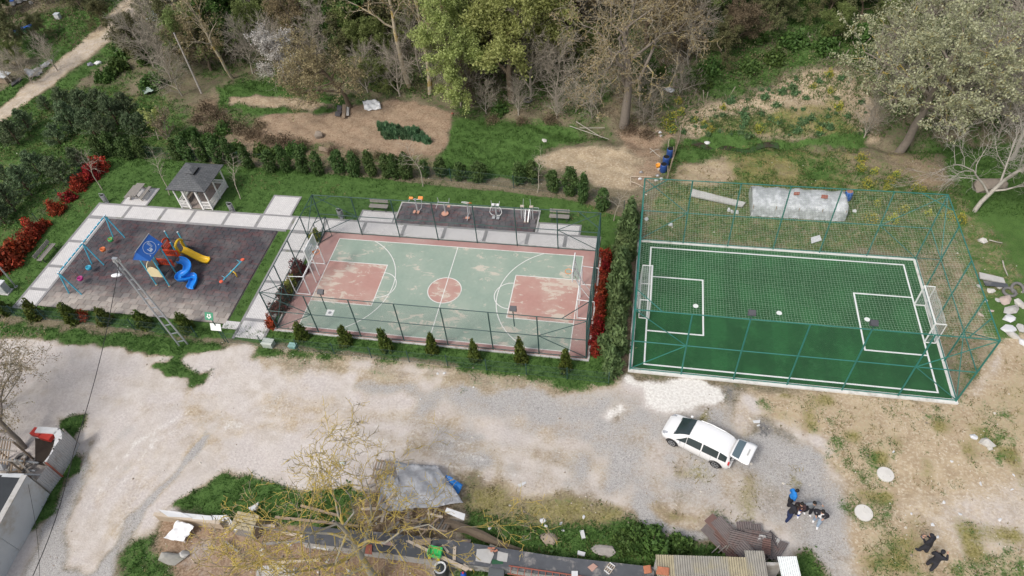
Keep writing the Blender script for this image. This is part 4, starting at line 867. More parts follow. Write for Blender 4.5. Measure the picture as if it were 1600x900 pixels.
MB().lathe((.18, .1, 1.36), [(.22, 0), (.22, .05)], 14, 0, Mx).build('disc', ORG, t); MB().tube([(.18, -.05, 1.2), (.15, -.12, .4)], .025, 6).build('swing_arm', GAL, t); MB().box((-.02, -.3, .14), (.34, .22, .05)).build('foot_plate', PINK, t); MB().tube([(0, 0, .3), (0, -.55, .06)], .04, 6).build('stay', GAL, t)
t = machine(2.4, 8.35, 'exercise machine with white curved side loops')
MB().tube([(0, 0, 0), (0, .05, 1.35)], .06, 8).build('column', GAL, t)
for s in (-1, 1):
    mb = MB(); mb.tube([(s * .1, 0, 1.25), (s * .42, -.02, .95), (s * .5, -.08, .55), (s * .35, -.15, .32), (s * .08, -.18, .3)], .03, 6); mb.build('side_loop', WST, t, True)
    MB().box((s * .2, .02, 1.28), (.22, .2, .09)).build('arm_rest', WST, t); MB().tube([(s * .32, .05, 1.3), (s * .34, .12, 1.6)], .02, 6).build('grip', GAL, t); MB().box((s * .18, -.3, .16), (.24, .3, .05)).build('foot_plate', GAL, t)
    MB().tube([(s * .25, .1, 1.2), (s * .3, 0, .6)], .02, 6).build('lever', GAL, t)
t = machine(4.95, 8.35, 'rightmost exercise machine like a cross trainer with tall grips')
for s in (-1, 1):
    for dx in (.28, .46): MB().tube([(s * dx, .0, 0), (s * dx, .08, 1.25)], .045, 8).build('upright', GAL, t)
    MB().box((s * .37, .05, 1.28), (.3, .2, .07)).build('head_block', M('beige_block', (.5, .43, .36), .6), t)
    MB().tube([(s * .3, .1, 1.25), (s * .27, .3, 1.85)], .018, 6).build('grip', GAL, t); MB().beam((s * .16, .25, .8), (s * .12, -.5, .14), .08, .05).build('ski', GAL, t)
    MB().box((s * .12, -.45, .12), (.14, .28, .06)).build('foot_plate', M('beige_block', (.5, .43, .36), .6), t)
MB().tube([(.46, .1, 1.15), (.95, .1, 1.15), (.98, .1, 0)], .025, 6).build('side_bar', GAL, t)

# ---------------------------------------------------------------- hoops and goals
def hoop(s, label):
    t = thing('basketball_hoop', label, 'hoop', (s * 10.08, .05, .06), 0, 'basketball hoops with goal frames'); X = lambda x: s * x
    G = 1.6; BK = 1.15
    for y in (-G, G):
        MB().tube([(0, y, 0), (0, y, 2.0)], .045, 6).build('goal_post', WST, t); MB().tube([(X(BK), y, .04), (0, y, .04)], .035, 6).build('ground_bar', WST, t)
        MB().tube([(X(BK), y, .04), (X(BK + .02), y, 1.9)], .03, 6).build('rear_post', WST, t); MB().tube([(X(BK + .02), y, 1.9), (0, y, 2.0)], .03, 6).build('top_bar', WST, t)
    MB().tube([(0, -G, 2.0), (0, G, 2.0)], .045, 6).build('crossbar', WST, t); MB().tube([(X(BK), -G, .06), (X(BK), G, .06)], .03, 6).build('rear_bar', WST, t)
    for y in (-.35, .35):
        MB().tube([(0, y, .0), (0, y, 2.0), (X(-.35), y * .9, 3.1)], .04, 6).build('support_arm', WST, t); MB().tube([(X(BK), y, .06), (0, y, 2.05), (X(-.33), y * .9, 3.75)], .03, 6).build('stay', WST, t)
    bb = X(-.42); mb = MB()
    for a, b in (((bb, -.9, 2.95), (bb, .9, 2.95)), ((bb, -.9, 4.0), (bb, .9, 4.0)), ((bb, -.9, 2.95), (bb, -.9, 4.0)), ((bb, .9, 2.95), (bb, .9, 4.0))): mb.beam(a, b, .06, .06)
    f = mb.build('backboard', WST, t)
    kk = NT('backboard_acrylic') if 'backboard_acrylic' not in bpy.data.materials else None
    if kk: kk.b.inputs['Base Color'].default_value = (.62, .68, .68, 1); kk.b.inputs['Roughness'].default_value = .25; kk.b.inputs['Alpha'].default_value = .55
    MB().box((bb, 0, 3.475), (.025, 1.74, .99)).build('pane', bpy.data.materials['backboard_acrylic'], f)
    mb = MB()
    for a, b in (((bb - X(.02), -.3, 3.1), (bb - X(.02), .3, 3.1)), ((bb - X(.02), -.3, 3.55), (bb - X(.02), .3, 3.55)), ((bb - X(.02), -.3, 3.1), (bb - X(.02), -.3, 3.55)), ((bb - X(.02), .3, 3.1), (bb - X(.02), .3, 3.55))): mb.beam(a, b, .05, .02)
    mb.build('target_square', WST, f)
    MB().tube([(bb - X(.36) + .23 * math.cos(q), .23 * math.sin(q), 3.05) for q in np.linspace(0, 6.2832, 21)[:-1]], .022, 6, closed=True).build('ring', ORG, t, True); MB().box((bb - X(.08), 0, 3.05), (.14, .14, .06)).build('ring_bracket', ORG, t)
hoop(-1, 'white basketball hoop and goal frame at the left court end'); hoop(1, 'white basketball hoop and goal frame at the right court end')
NETM = M('goal_net', (.66, .68, .68), .8, .1)
def goal(s, label):
    xf = 32.89 if s > 0 else 15.02; t = thing('football_goal', label, 'goal', (xf, .55, .1), 0, 'white football goals'); G = 1.63; D = .68 * s
    for y in (-G, G):
        MB().tube([(0, y, 0), (0, y, 2.0)], .05, 8).build('post', WST, t); MB().tube([(0, y, .04), (D, y, .04)], .035, 6).build('ground_bar', WST, t); MB().tube([(0, y, 1.98), (D, y, 1.96)], .035, 6).build('top_stay', WST, t); MB().tube([(D, y, 1.96), (D, y, .04)], .03, 6).build('rear_post', WST, t)
    MB().tube([(0, -G, 2.0), (0, G, 2.0)], .055, 8).build('crossbar', WST, t); MB().tube([(D, -G, .05), (D, G, .05)], .03, 6).build('rear_bar', WST, t)
    V = []; Q = []
    def ribbon(P, r=.006):
        o = len(V)
        for p in P: V.extend([(p[0] - r, p[1] - r, p[2]), (p[0] + r, p[1] + r, p[2]), (p[0], p[1], p[2] + r * 1.5)])
        for i in range(len(P) - 1):
            for j in range(3): Q.append((o + i * 3 + j, o + i * 3 + (j + 1) % 3, o + i * 3 + 3 + (j + 1) % 3, o + i * 3 + 3 + j))
    bel = lambda y, z: D + s * (.22 * math.sin(math.pi * (y + G) / (2 * G)) + .08 * math.sin(y * 5)) * math.sin(math.pi * z / 2.0) ** .8
    for y in np.linspace(-G, G, 28): ribbon([(0, y, 2.0), (D * .5, y, 1.93), (D, y, 1.93)] + [(bel(y, z), y, z) for z in np.linspace(1.85, .05, 8)])
    for z in np.linspace(.12, 1.9, 15): ribbon([(0, -G, z), (D, -G, z)] + [(bel(y, z), y, z) for y in np.linspace(-G, G, 13)] + [(D, G, z), (0, G, z)])
    for x in np.linspace(.1, .9, 5): ribbon([(D * x, -G, 1.96), (D * x, 0, 1.93), (D * x, G, 1.96)]); ribbon([(D * x, -G, .05), (D * x, -G, 1.95)]); ribbon([(D * x, G, .05), (D * x, G, 1.95)])
    link('net', mesh_np('net', np.array(V), np.array(Q), NETM), t)
goal(-1, 'white football goal at the left end of the pitch'); goal(1, 'white football goal at the right end of the pitch')

# ---------------------------------------------------------------- poles, sign, box, cables
STL = M('weathered_steel', (.42, .44, .46), .45, .2, 5, .5)
b0 = gp(287, 539); tp = at(180, 405, 9.0)
lp = thing('lattice_lamp_post', 'tall grey lattice steel lamp post leaning over the playground', 'lamp post', b0)
d = Vector((tp.x - b0.x, tp.y - b0.y, 9.0)); sx = Vector((.72, .25, 0)).normalized()
for s in (-1, 1): MB().beam(sx * (s * .30) - Vector((0, 0, .1)), d + sx * (s * .11), .10, .075, up=sx.cross(d)).build('channel', STL, lp)
for k in range(9):
    f = .05 + .105 * k; wd = .30 - .19 * f; MB().beam(d * f - sx * wd, d * f + sx * wd, .06, .05).build('batten', STL, lp)
MB().box(d + Vector((0, 0, .05)), (.34, .16, .12)).build('head_plate', STL, lp)
hp = at(182, 430, 7.9) - b0; la = d * .90
MB().tube([la, la.lerp(hp, .5) + Vector((0, 0, .25)), hp + Vector((.3, 0, .05))], .03, 6).build('lamp_arm', STL, lp)
mb = MB(); mb.blob(hp, (.36, .16, .11), random.Random(3), 0, 12, 8, .02, RAD(15)); lamp = mb.build('lamp_head', M('lamp_white', (.75, .76, .77), .35, .05), lp, True)
MB().tube([la, hp + Vector((.1, .05, -.05)), hp + Vector((.25, -.1, -.3)), la + Vector((-.1, 0, -.5))], .012, 5).build('lamp_cable', M('cable', (.02, .02, .02), .6), lp)
for k in range(3): MB().tube([d * .97 + sx * (-.2 + .2 * k), d * .97 + sx * (-.2 + .2 * k) + Vector((0, 0, .18))], .03, 6).build('insulator', M('insulator', (.6, .58, .55), .3), lp)
def cable(label, pts, r=.014):
    P = [Vector(p) for p in pts]; o = []
    for i in range(len(P) - 1):
        for t_ in np.linspace(0, 1, 9)[:-1]: p = P[i].lerp(P[i + 1], t_); o.append(p - Vector((0, 0, .35 * math.sin(math.pi * t_))))
    o.append(P[-1]); tag(MB().tube(o, r, 5).build('power_cable', M('cable', (.02, .02, .02), .6)), label, 'cable', None)
cable('black power cable from the lamp post to the lower left corner', [b0 + d * .95, at(115, 707, 6.6), at(40, 925, 6.4)], .02)
cable('thin power cable over the concrete roof at lower left', [at(44, 757, 5.2), at(62, 930, 5.6)], .010)
# utility pole
b0 = gp(315, 146); up = thing('utility_pole', 'pale wooden utility pole standing among the brush', 'pole', b0); tp = at(272, 52, 6.7 + b0.z) - b0
MB().tube([(0, 0, -.2), tp], [.10, .065], 8).build('pole', M('pale_pole', (.46, .42, .38), .8, .25, 3), up); MB().lathe(tp, [(.075, 0), (.05, .05)], 8).build('pole_cap', STL, up)
b0 = gp(25, 448); t = thing('steel_pole', 'short grey steel pole beside the cabinet at left edge', 'pole', b0); tp = at(-14, 402, 4.2) - b0
MB().tube([(0, 0, -.1), tp], .06, 8).build('pole', STL, t); MB().lathe((0, 0, -.02), [(.16, 0), (.14, .05)], 10).build('base_plate', STL, t)
# electric cabinet
b0 = at(8, 456, 0); t = thing('electric_cabinet', 'grey metal electric cabinet by the path at left edge', 'cabinet', (b0.x, b0.y, 0))
MB().box((0, 0, .55), (.9, .5, 1.0)).build('body', M('cabinet_grey', (.40, .41, .42), .5), t); MB().box((0, 0, 1.08), (1.0, .6, .06)).build('lid', M('cabinet_lid', (.62, .63, .64), .5), t); MB().box((0, -.26, .55), (.8, .02, .85)).build('door', M('cabinet_door', (.48, .49, .5), .5), t); MB().box((0, 0, .03), (1.1, .7, .1)).build('plinth', KERB, t)
# park sign
b0 = gp(352, 534); t = thing('park_sign', 'green emblem sign above a white board on one post', 'sign', b0); q = at(320, 496, 3.0) - b0
MB().tube([(0, 0, -.1), (0, 0, 3.05)], .035, 6).build('post', GRN, t)
gpn = M('sign_green', (.06, .26, .15), .5, .1); mb = MB(); mb.box((0, -.05, 2.95), (.62, .03, .55), rx=RAD(-35)); gs = mb.build('green_plate', gpn, t)
mb = MB(); n = Vector((0, -math.cos(RAD(35)), math.sin(RAD(35)))); ex = Vector((1, 0, 0)); ey = n.cross(ex) * -1; o = Vector((0, -.05, 2.95)) + n * .02
for k in range(5):
    q1 = 1.571 + 6.2832 * k / 5; c = o + (ex * math.cos(q1) + ey * math.sin(q1)) * .12; mb.add([c + (ex * math.cos(6.2832 * i / 8) + ey * math.sin(6.2832 * i / 8)) * .065 for i in range(8)], [tuple(range(8))])
mb.build('emblem', WHT, gs)
MB().box((0, -.05, 1.75), (.8, .03, .55), rx=RAD(-25)).build('white_board', M('sign_white', (.8, .81, .8), .45, .04), t)
# ---------------------------------------------------------------- vegetation tools
def tubes_np(branches, name, mat):
    """branches: list of (pts (k,3), radii (k), n). one mesh"""
    V = []; Q = []; o = 0
    for P, r, n in branches:
        P = np.asarray(P, float); k = len(P); t = np.gradient(P, axis=0); t /= np.linalg.norm(t, axis=1)[:, None] + 1e-9
        ref = np.array([.31, .87, .38]) if abs(t[0] @ np.array([.31, .87, .38])) < .95 else np.array([1., 0, 0])
        a = np.cross(t, ref); a /= np.linalg.norm(a, axis=1)[:, None] + 1e-9; b = np.cross(t, a); q = np.arange(n) * 2 * np.pi / n
        V.append((P[:, None] + (a[:, None] * np.cos(q)[None, :, None] + b[:, None] * np.sin(q)[None, :, None]) * np.asarray(r)[:, None, None]).reshape(-1, 3))
        i = np.arange(k - 1)[:, None] * n; j = np.arange(n)[None]; j2 = (j + 1) % n
        Q.append((o + np.stack([i + j, i + j2, i + n + j2, i + n + j], -1)).reshape(-1, 4)); o += k * n
    return mesh_np(name, np.concatenate(V), np.concatenate(Q), mat)
def rot_about(d, ang, az, rs):
    a = np.cross(d, [0.2, 0.5, .8]); a /= np.linalg.norm(a) + 1e-9; b = np.cross(d, a)
    v = d * math.cos(ang) + (a * math.cos(az) + b * math.sin(az)) * math.sin(ang); return v / np.linalg.norm(v)
def skeleton(seed, h, r, trunk=.45, lean=(0, 0), levels=3, kids=(7, 7, 6), ang=(50, 45, 40), ratio=(.62, .55, .5), up=.25, wander=.18, start=.35, rmin=.008, twr=.62, droop=0.0, crook=0.0):
    rs = np.random.default_rng(seed); out = []; tips = []
    def grow(p, d, L, r0, lv):
        k = (9 if lv == 0 else 6 if lv == 1 else 5 if lv == 2 else 4); P = [p]; Rr = [r0]; dirs = [d]
        for i in range(1, k):
            d = d + rs.normal(0, wander * (1 + crook * (lv > 0)), 3) * (.5 if lv == 0 else 1); d[2] += up * (.3 if lv == 0 else .12) - droop * (lv >= 2) * .35; d = d / np.linalg.norm(d)
            p = p + d * L / (k - 1); P.append(p); dirs.append(d); Rr.append(max(rmin * .7, r0 * (1 - (1 - (.25 if lv == 0 else .2)) * i / (k - 1))))
        n = 8 if lv == 0 else 5 if lv == 1 else 3; out.append((np.array(P), np.array(Rr), n, lv))
        if lv >= levels: tips.append((np.array(P), dirs[-1])); return
        nk = kids[min(lv, len(kids) - 1)]
        for c in range(nk):
            s = (start if lv == 0 else .25) + (1 - (start if lv == 0 else .25)) * (c + rs.uniform(.2, .9)) / nk; s = min(s, .98); f = s * (k - 1); i = int(f); fr = f - i
            q = P[i] * (1 - fr) + P[min(i + 1, k - 1)] * fr
            nd = rot_about(dirs[min(i, k - 1)], RAD(ang[min(lv, len(ang) - 1)] * rs.uniform(.65, 1.2)), c * 2.4 + rs.uniform(-.5, .5), rs)
            grow(q, nd, L * ratio[min(lv, len(ratio) - 1)] * rs.uniform(.7, 1.15) * (1.15 - .4 * s if lv == 0 else 1), max(rmin, Rr[min(i, k - 1)] * twr), lv + 1)
    d0 = np.array([lean[0], lean[1], 1.0]); d0 /= np.linalg.norm(d0); grow(np.zeros(3), d0, h * trunk * 2 if False else h, r, 0)
    return out, tips
def leaf_cloud(P, size, rs, aspect=1.6, jit=.5, up=0.0):
    """one diamond leaf per point"""
    n = len(P); d = rs.normal(0, 1, (n, 3)); d /= np.linalg.norm(d, axis=1)[:, None]; d[:, 2] += up; nn = rs.normal(0, 1, (n, 3)); a = np.cross(d, nn); a /= np.linalg.norm(a, axis=1)[:, None] + 1e-9
    s = size * rs.uniform(1 - jit, 1 + jit, (n, 1)); L = d * s * aspect * .5; Wd = a * s * .5
    V = np.stack([P - L, P + Wd, P + L, P - Wd], 1).reshape(-1, 3); Q = np.arange(n * 4).reshape(-1, 4); return V, Q
def tips_points(tips, rs, per, spread):
    o = []
    for P, d in tips:
        t = rs.uniform(.15, 1, per)[:, None] * (len(P) - 1); i = np.minimum(t.astype(int), len(P) - 2)[:, 0]; f = t - i[:, None]
        o.append(P[i] * (1 - f) + P[i + 1] * f + rs.normal(0, spread, (per, 3)))
    return np.concatenate(o)
BARK = {}
def bark(nm, c, lich=None, amt=.5):
    if nm in BARK: return BARK[nm]
    k = NT('bark_' + nm); n = k.noise(5, 5, .7); c_ = k.mix(n, tuple(x * .6 for x in c), tuple(x * 1.35 for x in c))
    if lich: c_ = k.mix(k.ramp(k.noise(1.6, 4, .6), .62 - amt * .3, .72 - amt * .2), c_, k.mix(n, tuple(x * .75 for x in lich), lich))
    k.l(c_, k.b.inputs['Base Color']); k.b.inputs['Roughness'].default_value = .9; k.b.inputs['Specular IOR Level'].default_value = .15; BARK[nm] = k.m; return k.m
def tree_proto(name, seed, h, r, bm, tm=None, leaf=None, leaf_n=0, leaf_s=.2, leaf_sp=.15, **kw):
    """returns dict of meshes: trunk, branches, crown"""
    sk, tips = skeleton(seed, h, r, **kw); rs = np.random.default_rng(seed + 5); o = {}
    o['trunk'] = tubes_np([(P, R_, n) for P, R_, n, l in sk if l == 0], 'trunk', bm)
    o['limbs'] = tubes_np([(P, R_, n) for P, R_, n, l in sk if l == 1], 'limbs', bm)
    o['twigs'] = tubes_np([(P, R_, n) for P, R_, n, l in sk if l >= 2], 'twigs', tm or bm)
    if leaf:
        P = tips_points(tips, rs, leaf_n, leaf_sp); V, Q = leaf_cloud(P, leaf_s, rs); zz = (P[:, 2] - P[:, 2].min()) / (np.ptp(P[:, 2]) + 1e-6)
        o['crown'] = mesh_np('crown', V, Q, leaf, np.repeat(np.clip(rs.uniform(0, 1, len(P)) * .7 + .3 * rs.uniform(0, 1, len(P)) ** 2, 0, 1), 4))
    return o
def plant_tree(pr, name, label, loc, rz=0.0, sc=1.0, group=None, cat='tree', lean=None):
    t = thing(name, label, cat, loc, rz, group); t.scale = sc if hasattr(sc, '__len__') else (sc,) * 3
    if lean: t.rotation_euler[0], t.rotation_euler[1] = lean
    for k, me in pr.items(): tag(link(k, me, t), kind='stuff' if k in ('twigs', 'crown') else None)
    return t
def bush_np(seed, n, shape, size, leaf, stem=None, clump=14, csp=.14, aspect=1.6, up=0.0):
    """shape(rs, m) -> (m,3) clump centres with unit-ish size; leaves gather round them"""
    rs = np.random.default_rng(seed); m = max(1, n // clump); C_ = shape(rs, m); P = np.repeat(C_, clump, 0) + rs.normal(0, csp, (m * clump, 3)); P[:, 2] = np.maximum(P[:, 2], .03)
    V, Q = leaf_cloud(P, size, rs, aspect, .5, up); t = np.repeat(rs.uniform(0, 1, m), clump) * .6 + rs.uniform(0, .4, m * clump)
    o = dict(foliage=mesh_np('foliage', V, Q, leaf, np.repeat(t, 4)))
    if stem: o['stem'] = tubes_np(stem, 'stem', bark('stem', (.13, .10, .07)))
    return o
def sh_cone(h, r, pw=1.0):
    def f(rs, m):
        z = h * (1 - np.sqrt(rs.uniform(0, 1, m))) ** 1.0; q = rs.uniform(0, 6.2832, m); R_ = r * (1 - z / h) ** pw * np.sqrt(rs.uniform(.45, 1, m)); return np.stack([R_ * np.cos(q), R_ * np.sin(q), z + .05], -1)
    return f
def sh_col(h, r):
    def f(rs, m):
        z = h * rs.uniform(0, 1, m); q = rs.uniform(0, 6.2832, m); pr = np.clip(np.sin(np.pi * np.clip(z / h * .86 + .14, 0, 1)), 0, 1) ** .55; R_ = r * pr * np.sqrt(rs.uniform(.4, 1, m)) * (1 + .2 * np.sin(3 * q + z * 3)); return np.stack([R_ * np.cos(q), R_ * np.sin(q), z + .05], -1)
    return f
def sh_dome(h, r, hollow=.3):
    def f(rs, m):
        d = rs.normal(0, 1, (m, 3)); d /= np.linalg.norm(d, axis=1)[:, None]; d[:, 2] = np.abs(d[:, 2]); rad = rs.uniform(hollow, 1, m) ** .5; b = 1 + .22 * np.sin(d[:, 0] * 5 + 1) + .18 * np.sin(d[:, 1] * 6)
        return np.stack([d[:, 0] * r * rad * b, d[:, 1] * r * rad * b, d[:, 2] * h * rad * b], -1)
    return f
ST1 = [(np.array([[0, 0, -.05], [0, 0, .5], [.03, .02, 1.1]]), np.array([.05, .04, .02]), 5)]
def plant(pr, name, label, loc, rz=0, sc=1.0, group=None, cat='shrub', lean=(0, 0)):
    t = thing(name, label, cat, loc, rz, group); t.scale = sc if hasattr(sc, '__len__') else (sc,) * 3; t.rotation_euler[0], t.rotation_euler[1] = lean
    for k, me in pr.items(): link(k, me, t)
    return t
L_CYP = LEAF('cypress_green', (0.033, 0.075, 0.020), (0.144, 0.219, 0.069)); L_ARB = LEAF('arborvitae_green', (0.031, 0.063, 0.011), (0.154, 0.189, 0.035)); L_PIN = LEAF('pine_green', (.062, .10, .046), (.22, .29, .15), .2); L_RED = LEAF('photinia_red', (.07, .035, .015), (.58, .065, .038), .3); L_DRED = LEAF('photinia_dark', (.05, .016, .014), (.19, .035, .03), .2)
L_CON = LEAF('juniper_green', (0.061, 0.110, 0.040), (0.209, 0.292, 0.116)); L_YG = LEAF('yellow_green', (.12, .15, .02), (.42, .42, .07), .3); L_OLIVE = LEAF('olive_leaf', (0.078, 0.091, 0.039), (0.286, 0.286, 0.130)); L_BRAM = LEAF('bramble_leaf', (0.034, 0.078, 0.018), (0.137, 0.221, 0.055)); L_DRY = LEAF('dry_leaf', (.10, .075, .045), (.30, .235, .15)); L_WIL = LEAF('willow_leaf', (.22, .26, .07), (.56, .60, .24), .4); L_PALE = LEAF('pale_leaf', (.26, .28, .15), (.64, .66, .44), .3); L_WHT = LEAF('blossom', (.45, .42, .38), (.80, .78, .74), .3); L_BUD = LEAF('bud_brown', (0.196, 0.149, 0.081), (0.414, 0.345, 0.196), .2); L_YEL = LEAF('yellow_flower', (.30, .30, .05), (.74, .68, .12), .3); L_IVY = LEAF('ivy', (0.027, 0.068, 0.015), (0.112, 0.210, 0.045), .15); L_ROS = LEAF('rosette_leaf', (.05, .11, .04), (.17, .27, .12), .2)

# ---- clipped hedge row behind the lawn
hp_ = [bush_np(40 + i, 2600, sh_col(2.45, .5 + .08 * i), .105, L_CYP, ST1, 13, .10) for i in range(4)]
row = [(163, 246), (182, 241), (204, 247), (226, 245), (279, 249), (298, 250), (322, 252), (344, 254), (366, 256), (391, 262), (424, 267), (449, 267), (477, 269), (499, 272), (532, 269), (555, 273), (582, 274), (607, 276), (622, 276), (637, 278), (665, 274), (690, 274), (721, 279), (750, 281), (811, 286), (832, 284), (864, 298), (891, 303), (911, 315), (941, 327)]
for i, (u, v) in enumerate(row):
    p = gp(u, v); small = i in (20, 21, 22, 23)
    plant(hp_[i % 4], 'clipped_shrub', f'clipped dark green column shrub, {ORD[i]} from the left along the back hedge row', p, random.uniform(0, 6), (random.uniform(.68, .95), random.uniform(.68, .95), random.uniform(.62, .75) if small else random.uniform(.82, 1.14)), 'clipped shrubs of the back hedge row', 'shrub', (random.gauss(0, .04), random.gauss(0, .04)))
# ---- loose conifers between court and pitch
cp_ = [bush_np(60 + i, 3200, sh_dome(2.3, .85, .25), .15, L_CON, ST1, 16, .16, 2.6, .5) for i in range(3)]
for i, (u, v) in enumerate([(985, 340), (979, 368), (973, 396), (970, 424), (967, 452), (965, 482), (962, 512), (960, 542), (956, 572)]):
    p = gp(u, v + 6); plant(cp_[i % 3], 'spreading_conifer', f'bushy green conifer, {ORD[i]} from the back between court and football cage', p, random.uniform(0, 6), (random.uniform(.66, .84), random.uniform(.85, 1.0), random.uniform(.75, 1.1)), 'conifers between the court and the football cage')
# ---- small pointed arborvitae at the road side
ap_ = [bush_np(70 + i, 1700, sh_cone(2.1, .52, .75), .085, L_ARB, ST1, 11, .07, 1.8, .6) for i in range(3)]
for i, (b, tp_) in enumerate([((474, 529), (462, 504)), ((542, 537), (531, 509)), ((606, 546), (599, 512)), ((676, 549), (670, 516)), ((742, 562), (739, 529)), ((815, 565), (812, 529)), ((884, 577), (884, 544))]):
    p = gp(*b); h = height_of(p, *tp_) * random.uniform(.92, 1.06); plant(ap_[i % 3], 'arborvitae', f'small pointed arborvitae, {ORD[i]} from the left in front of the court', p, random.uniform(0, 6), (random.uniform(.75, 1.05), random.uniform(.75, 1.05), min(1.25, max(.8, h / 2.1))), 'arborvitae in front of the court', 'shrub', (random.gauss(0, .07), random.gauss(0, .07)))
for i, (b, tp_) in enumerate([((8, 489), (-10, 462)), ((58, 497), (36, 466)), ((118, 501), (97, 471)), ((166, 503), (154, 480)), ((229, 509), (214, 479)), ((292, 514), (275, 489))]):
    p = gp(*b); h = height_of(p, *tp_); plant(ap_[(i + 1) % 3], 'arborvitae', f'dark pointed arborvitae, {ORD[i]} from the left in front of the playground', p, random.uniform(0, 6), (1.1, 1.1, min(1.25, max(.8, h / 2.1))), 'arborvitae in front of the playground', 'shrub', (random.gauss(0, .07), random.gauss(0, .07)))
# ---- red photinia
rp_ = [bush_np(80 + i, 1500, sh_dome(1.15, .75, .3), .11, L_RED, ST1, 12, .10) for i in range(3)]; rd_ = bush_np(88, 1500, sh_dome(1.2, .7, .3), .11, L_DRED, ST1, 12, .1)
for i, (u, v, s) in enumerate([(158, 262, 1.15), (146, 274, 1.1), (126, 290, 1.05), (110, 308, .8), (90, 328, .95), (72, 349, .6), (57, 361, 1.15), (44, 381, 1.05), (28, 395, 1.35), (12, 412, 1.5), (-6, 420, 1.3)]):
    plant(rp_[i % 3], 'red_shrub', f'bright red leaved shrub, {ORD[i]} from the far end along the left fence', gp(u, v + 4), random.uniform(0, 6), (s, s, s), 'red shrubs along the left fence')
for i in range(14):
    y = 4.6 - 9.0 * i / 13; plant(rp_[i % 3], 'red_shrub', f'red leaved hedge shrub, {ORD[i]} from the back beside the right court fence', (11.62 + random.gauss(0, .05), y, 0), random.uniform(0, 6), (.58, .62, random.uniform(.75, .95)), 'red hedge beside the right court fence')
for u, v, s, pr, lb in ((470, 424, 1.0, rd_, 'dark red shrub behind the left basketball hoop'), (462, 438, .8, rd_, 'smaller dark red shrub leaning behind the left goal frame'), (446, 470, 1.0, rd_, 'dark red shrub inside the left court fence brace'), (437, 487, .9, rd_, 'dark red shrub near the front left court corner'), (425, 508, .75, rp_[0], 'bright red shrub at the front left court corner')):
    p = gp(u, v); plant(pr, 'red_shrub', lb, (min(p.x, -11.85) if True else p.x, p.y, 0), random.uniform(0, 6), (s * .7, s, s), 'shrubs beside the left court fence')
yp_ = bush_np(95, 900, sh_dome(.8, .5, .3), .10, L_YG, ST1, 10, .09)
for u, v, lb in ((462, 448, 'small yellow green shrub by the left goal frame'), (452, 460, 'low yellow green shrub between the dark red shrubs'), (505, 375, 'green shrub at the back left court corner')):
    p = gp(u, v); plant(yp_, 'yellow_shrub', lb, (-11.85, p.y, 0), 0, 1.0, 'shrubs beside the left court fence')
p = gp(125, 497); plant(rp_[1], 'red_shrub', 'small red shrub beside an arborvitae in front of the playground', p + Vector((.3, 0, 0)), 1, .6)
# ---- young bare trees on the lawn
TW = bark('young', (.42, .37, .30)); yt = [tree_proto('young', 100 + i, 4.6, .05, TW, None, None, levels=2, kids=(13, 6), ang=(48, 40), ratio=(.30, .5), start=.42, up=.25, rmin=.007) for i in range(3)]
for i, (b, tpx, lb) in enumerate([((160, 297), (118, 238), 'young bare tree beside the red shrubs left of the picnic pad'), ((265, 305), (236, 247), 'young bare tree between the picnic pad and the gazebo'), ((376, 311), (346, 258), 'young bare tree behind the gazebo roof corner'), ((661, 291), (653, 222), 'young bare tree behind the exercise machines'), ((840, 301), (834, 246), 'young bare tree on the lawn right of the exercise machines'), ((959, 345), (963, 290), 'young bare tree at the back right corner of the court')]):
    p = gp(*b); h = height_of(p, *tpx); plant_tree(yt[i % 3], 'young_tree', lb, p, random.uniform(0, 6), h / 4.6, 'young bare trees on the lawn')
# ---- young pines at the upper left
def pine(seed, h):
    rs = np.random.default_rng(seed); br = [(np.array([[0, 0, -.1], [0, 0, h * .5], [.02, 0, h]]), np.array([.09, .06, .02]), 6)]; P = []
    for k in range(int(h * 5.0)):
        z = .25 + (h - .35) * k / (h * 5.0); L = (1 - (z / h) ** 1.3) * h * .42 + .22
        for j in range(5):
            q = rs.uniform(0, 6.28); e = rs.uniform(.15, .55); l = L * rs.uniform(.7, 1.1); d = np.array([math.cos(q), math.sin(q), e]); B = np.array([[0, 0, z], d * l * .5 + [0, 0, z], d * l + [0, 0, z + .1 * l]]); br.append((B, np.array([.02, .015, .008]), 3))
            for s in np.linspace(.3, 1, 6): P.append(B[0] * (1 - s) + B[2] * s + rs.normal(0, .06, (9, 3)))
    P = np.concatenate(P); V, Q = leaf_cloud(P, .06, rs, 3.2, .4, .6); return dict(trunk=tubes_np(br[:1], 'trunk', bark('pine', (.14, .10, .07))), limbs=tubes_np(br[1:], 'limbs', bark('pine', (.14, .10, .07))), crown=mesh_np('crown', V, Q, L_PIN, np.repeat(rs.uniform(0, 1, len(P)), 4)))
pp = [pine(120 + i, 3.2) for i in range(3)]
for i, (u, v, s) in enumerate([(48, 205, .95), (30, 225, 1.0), (76, 172, .7), (110, 175, 1.1), (140, 180, 1.15), (165, 175, 1.05), (118, 205, 1.2), (150, 212, 1.15), (185, 195, 1.15), (205, 185, 1.05), (175, 222, 1.0), (215, 215, .95), (95, 225, .9), (50, 305, 1.15), (100, 285, 1.15), (65, 275, 1.05), (25, 330, 1.1), (8, 350, 1.0), (130, 265, .85), (-8, 225, 1.1), (20, 290, .8), (225, 200, .7)]):
    plant_tree(pp[i % 3], 'young_pine', f'bushy young pine, {ORD[i]} in the stand between the track and the red shrubs', gp(u, v), random.uniform(0, 6), (s * .86, s * .86, s * random.uniform(.78, .98)), 'young pines by the track')
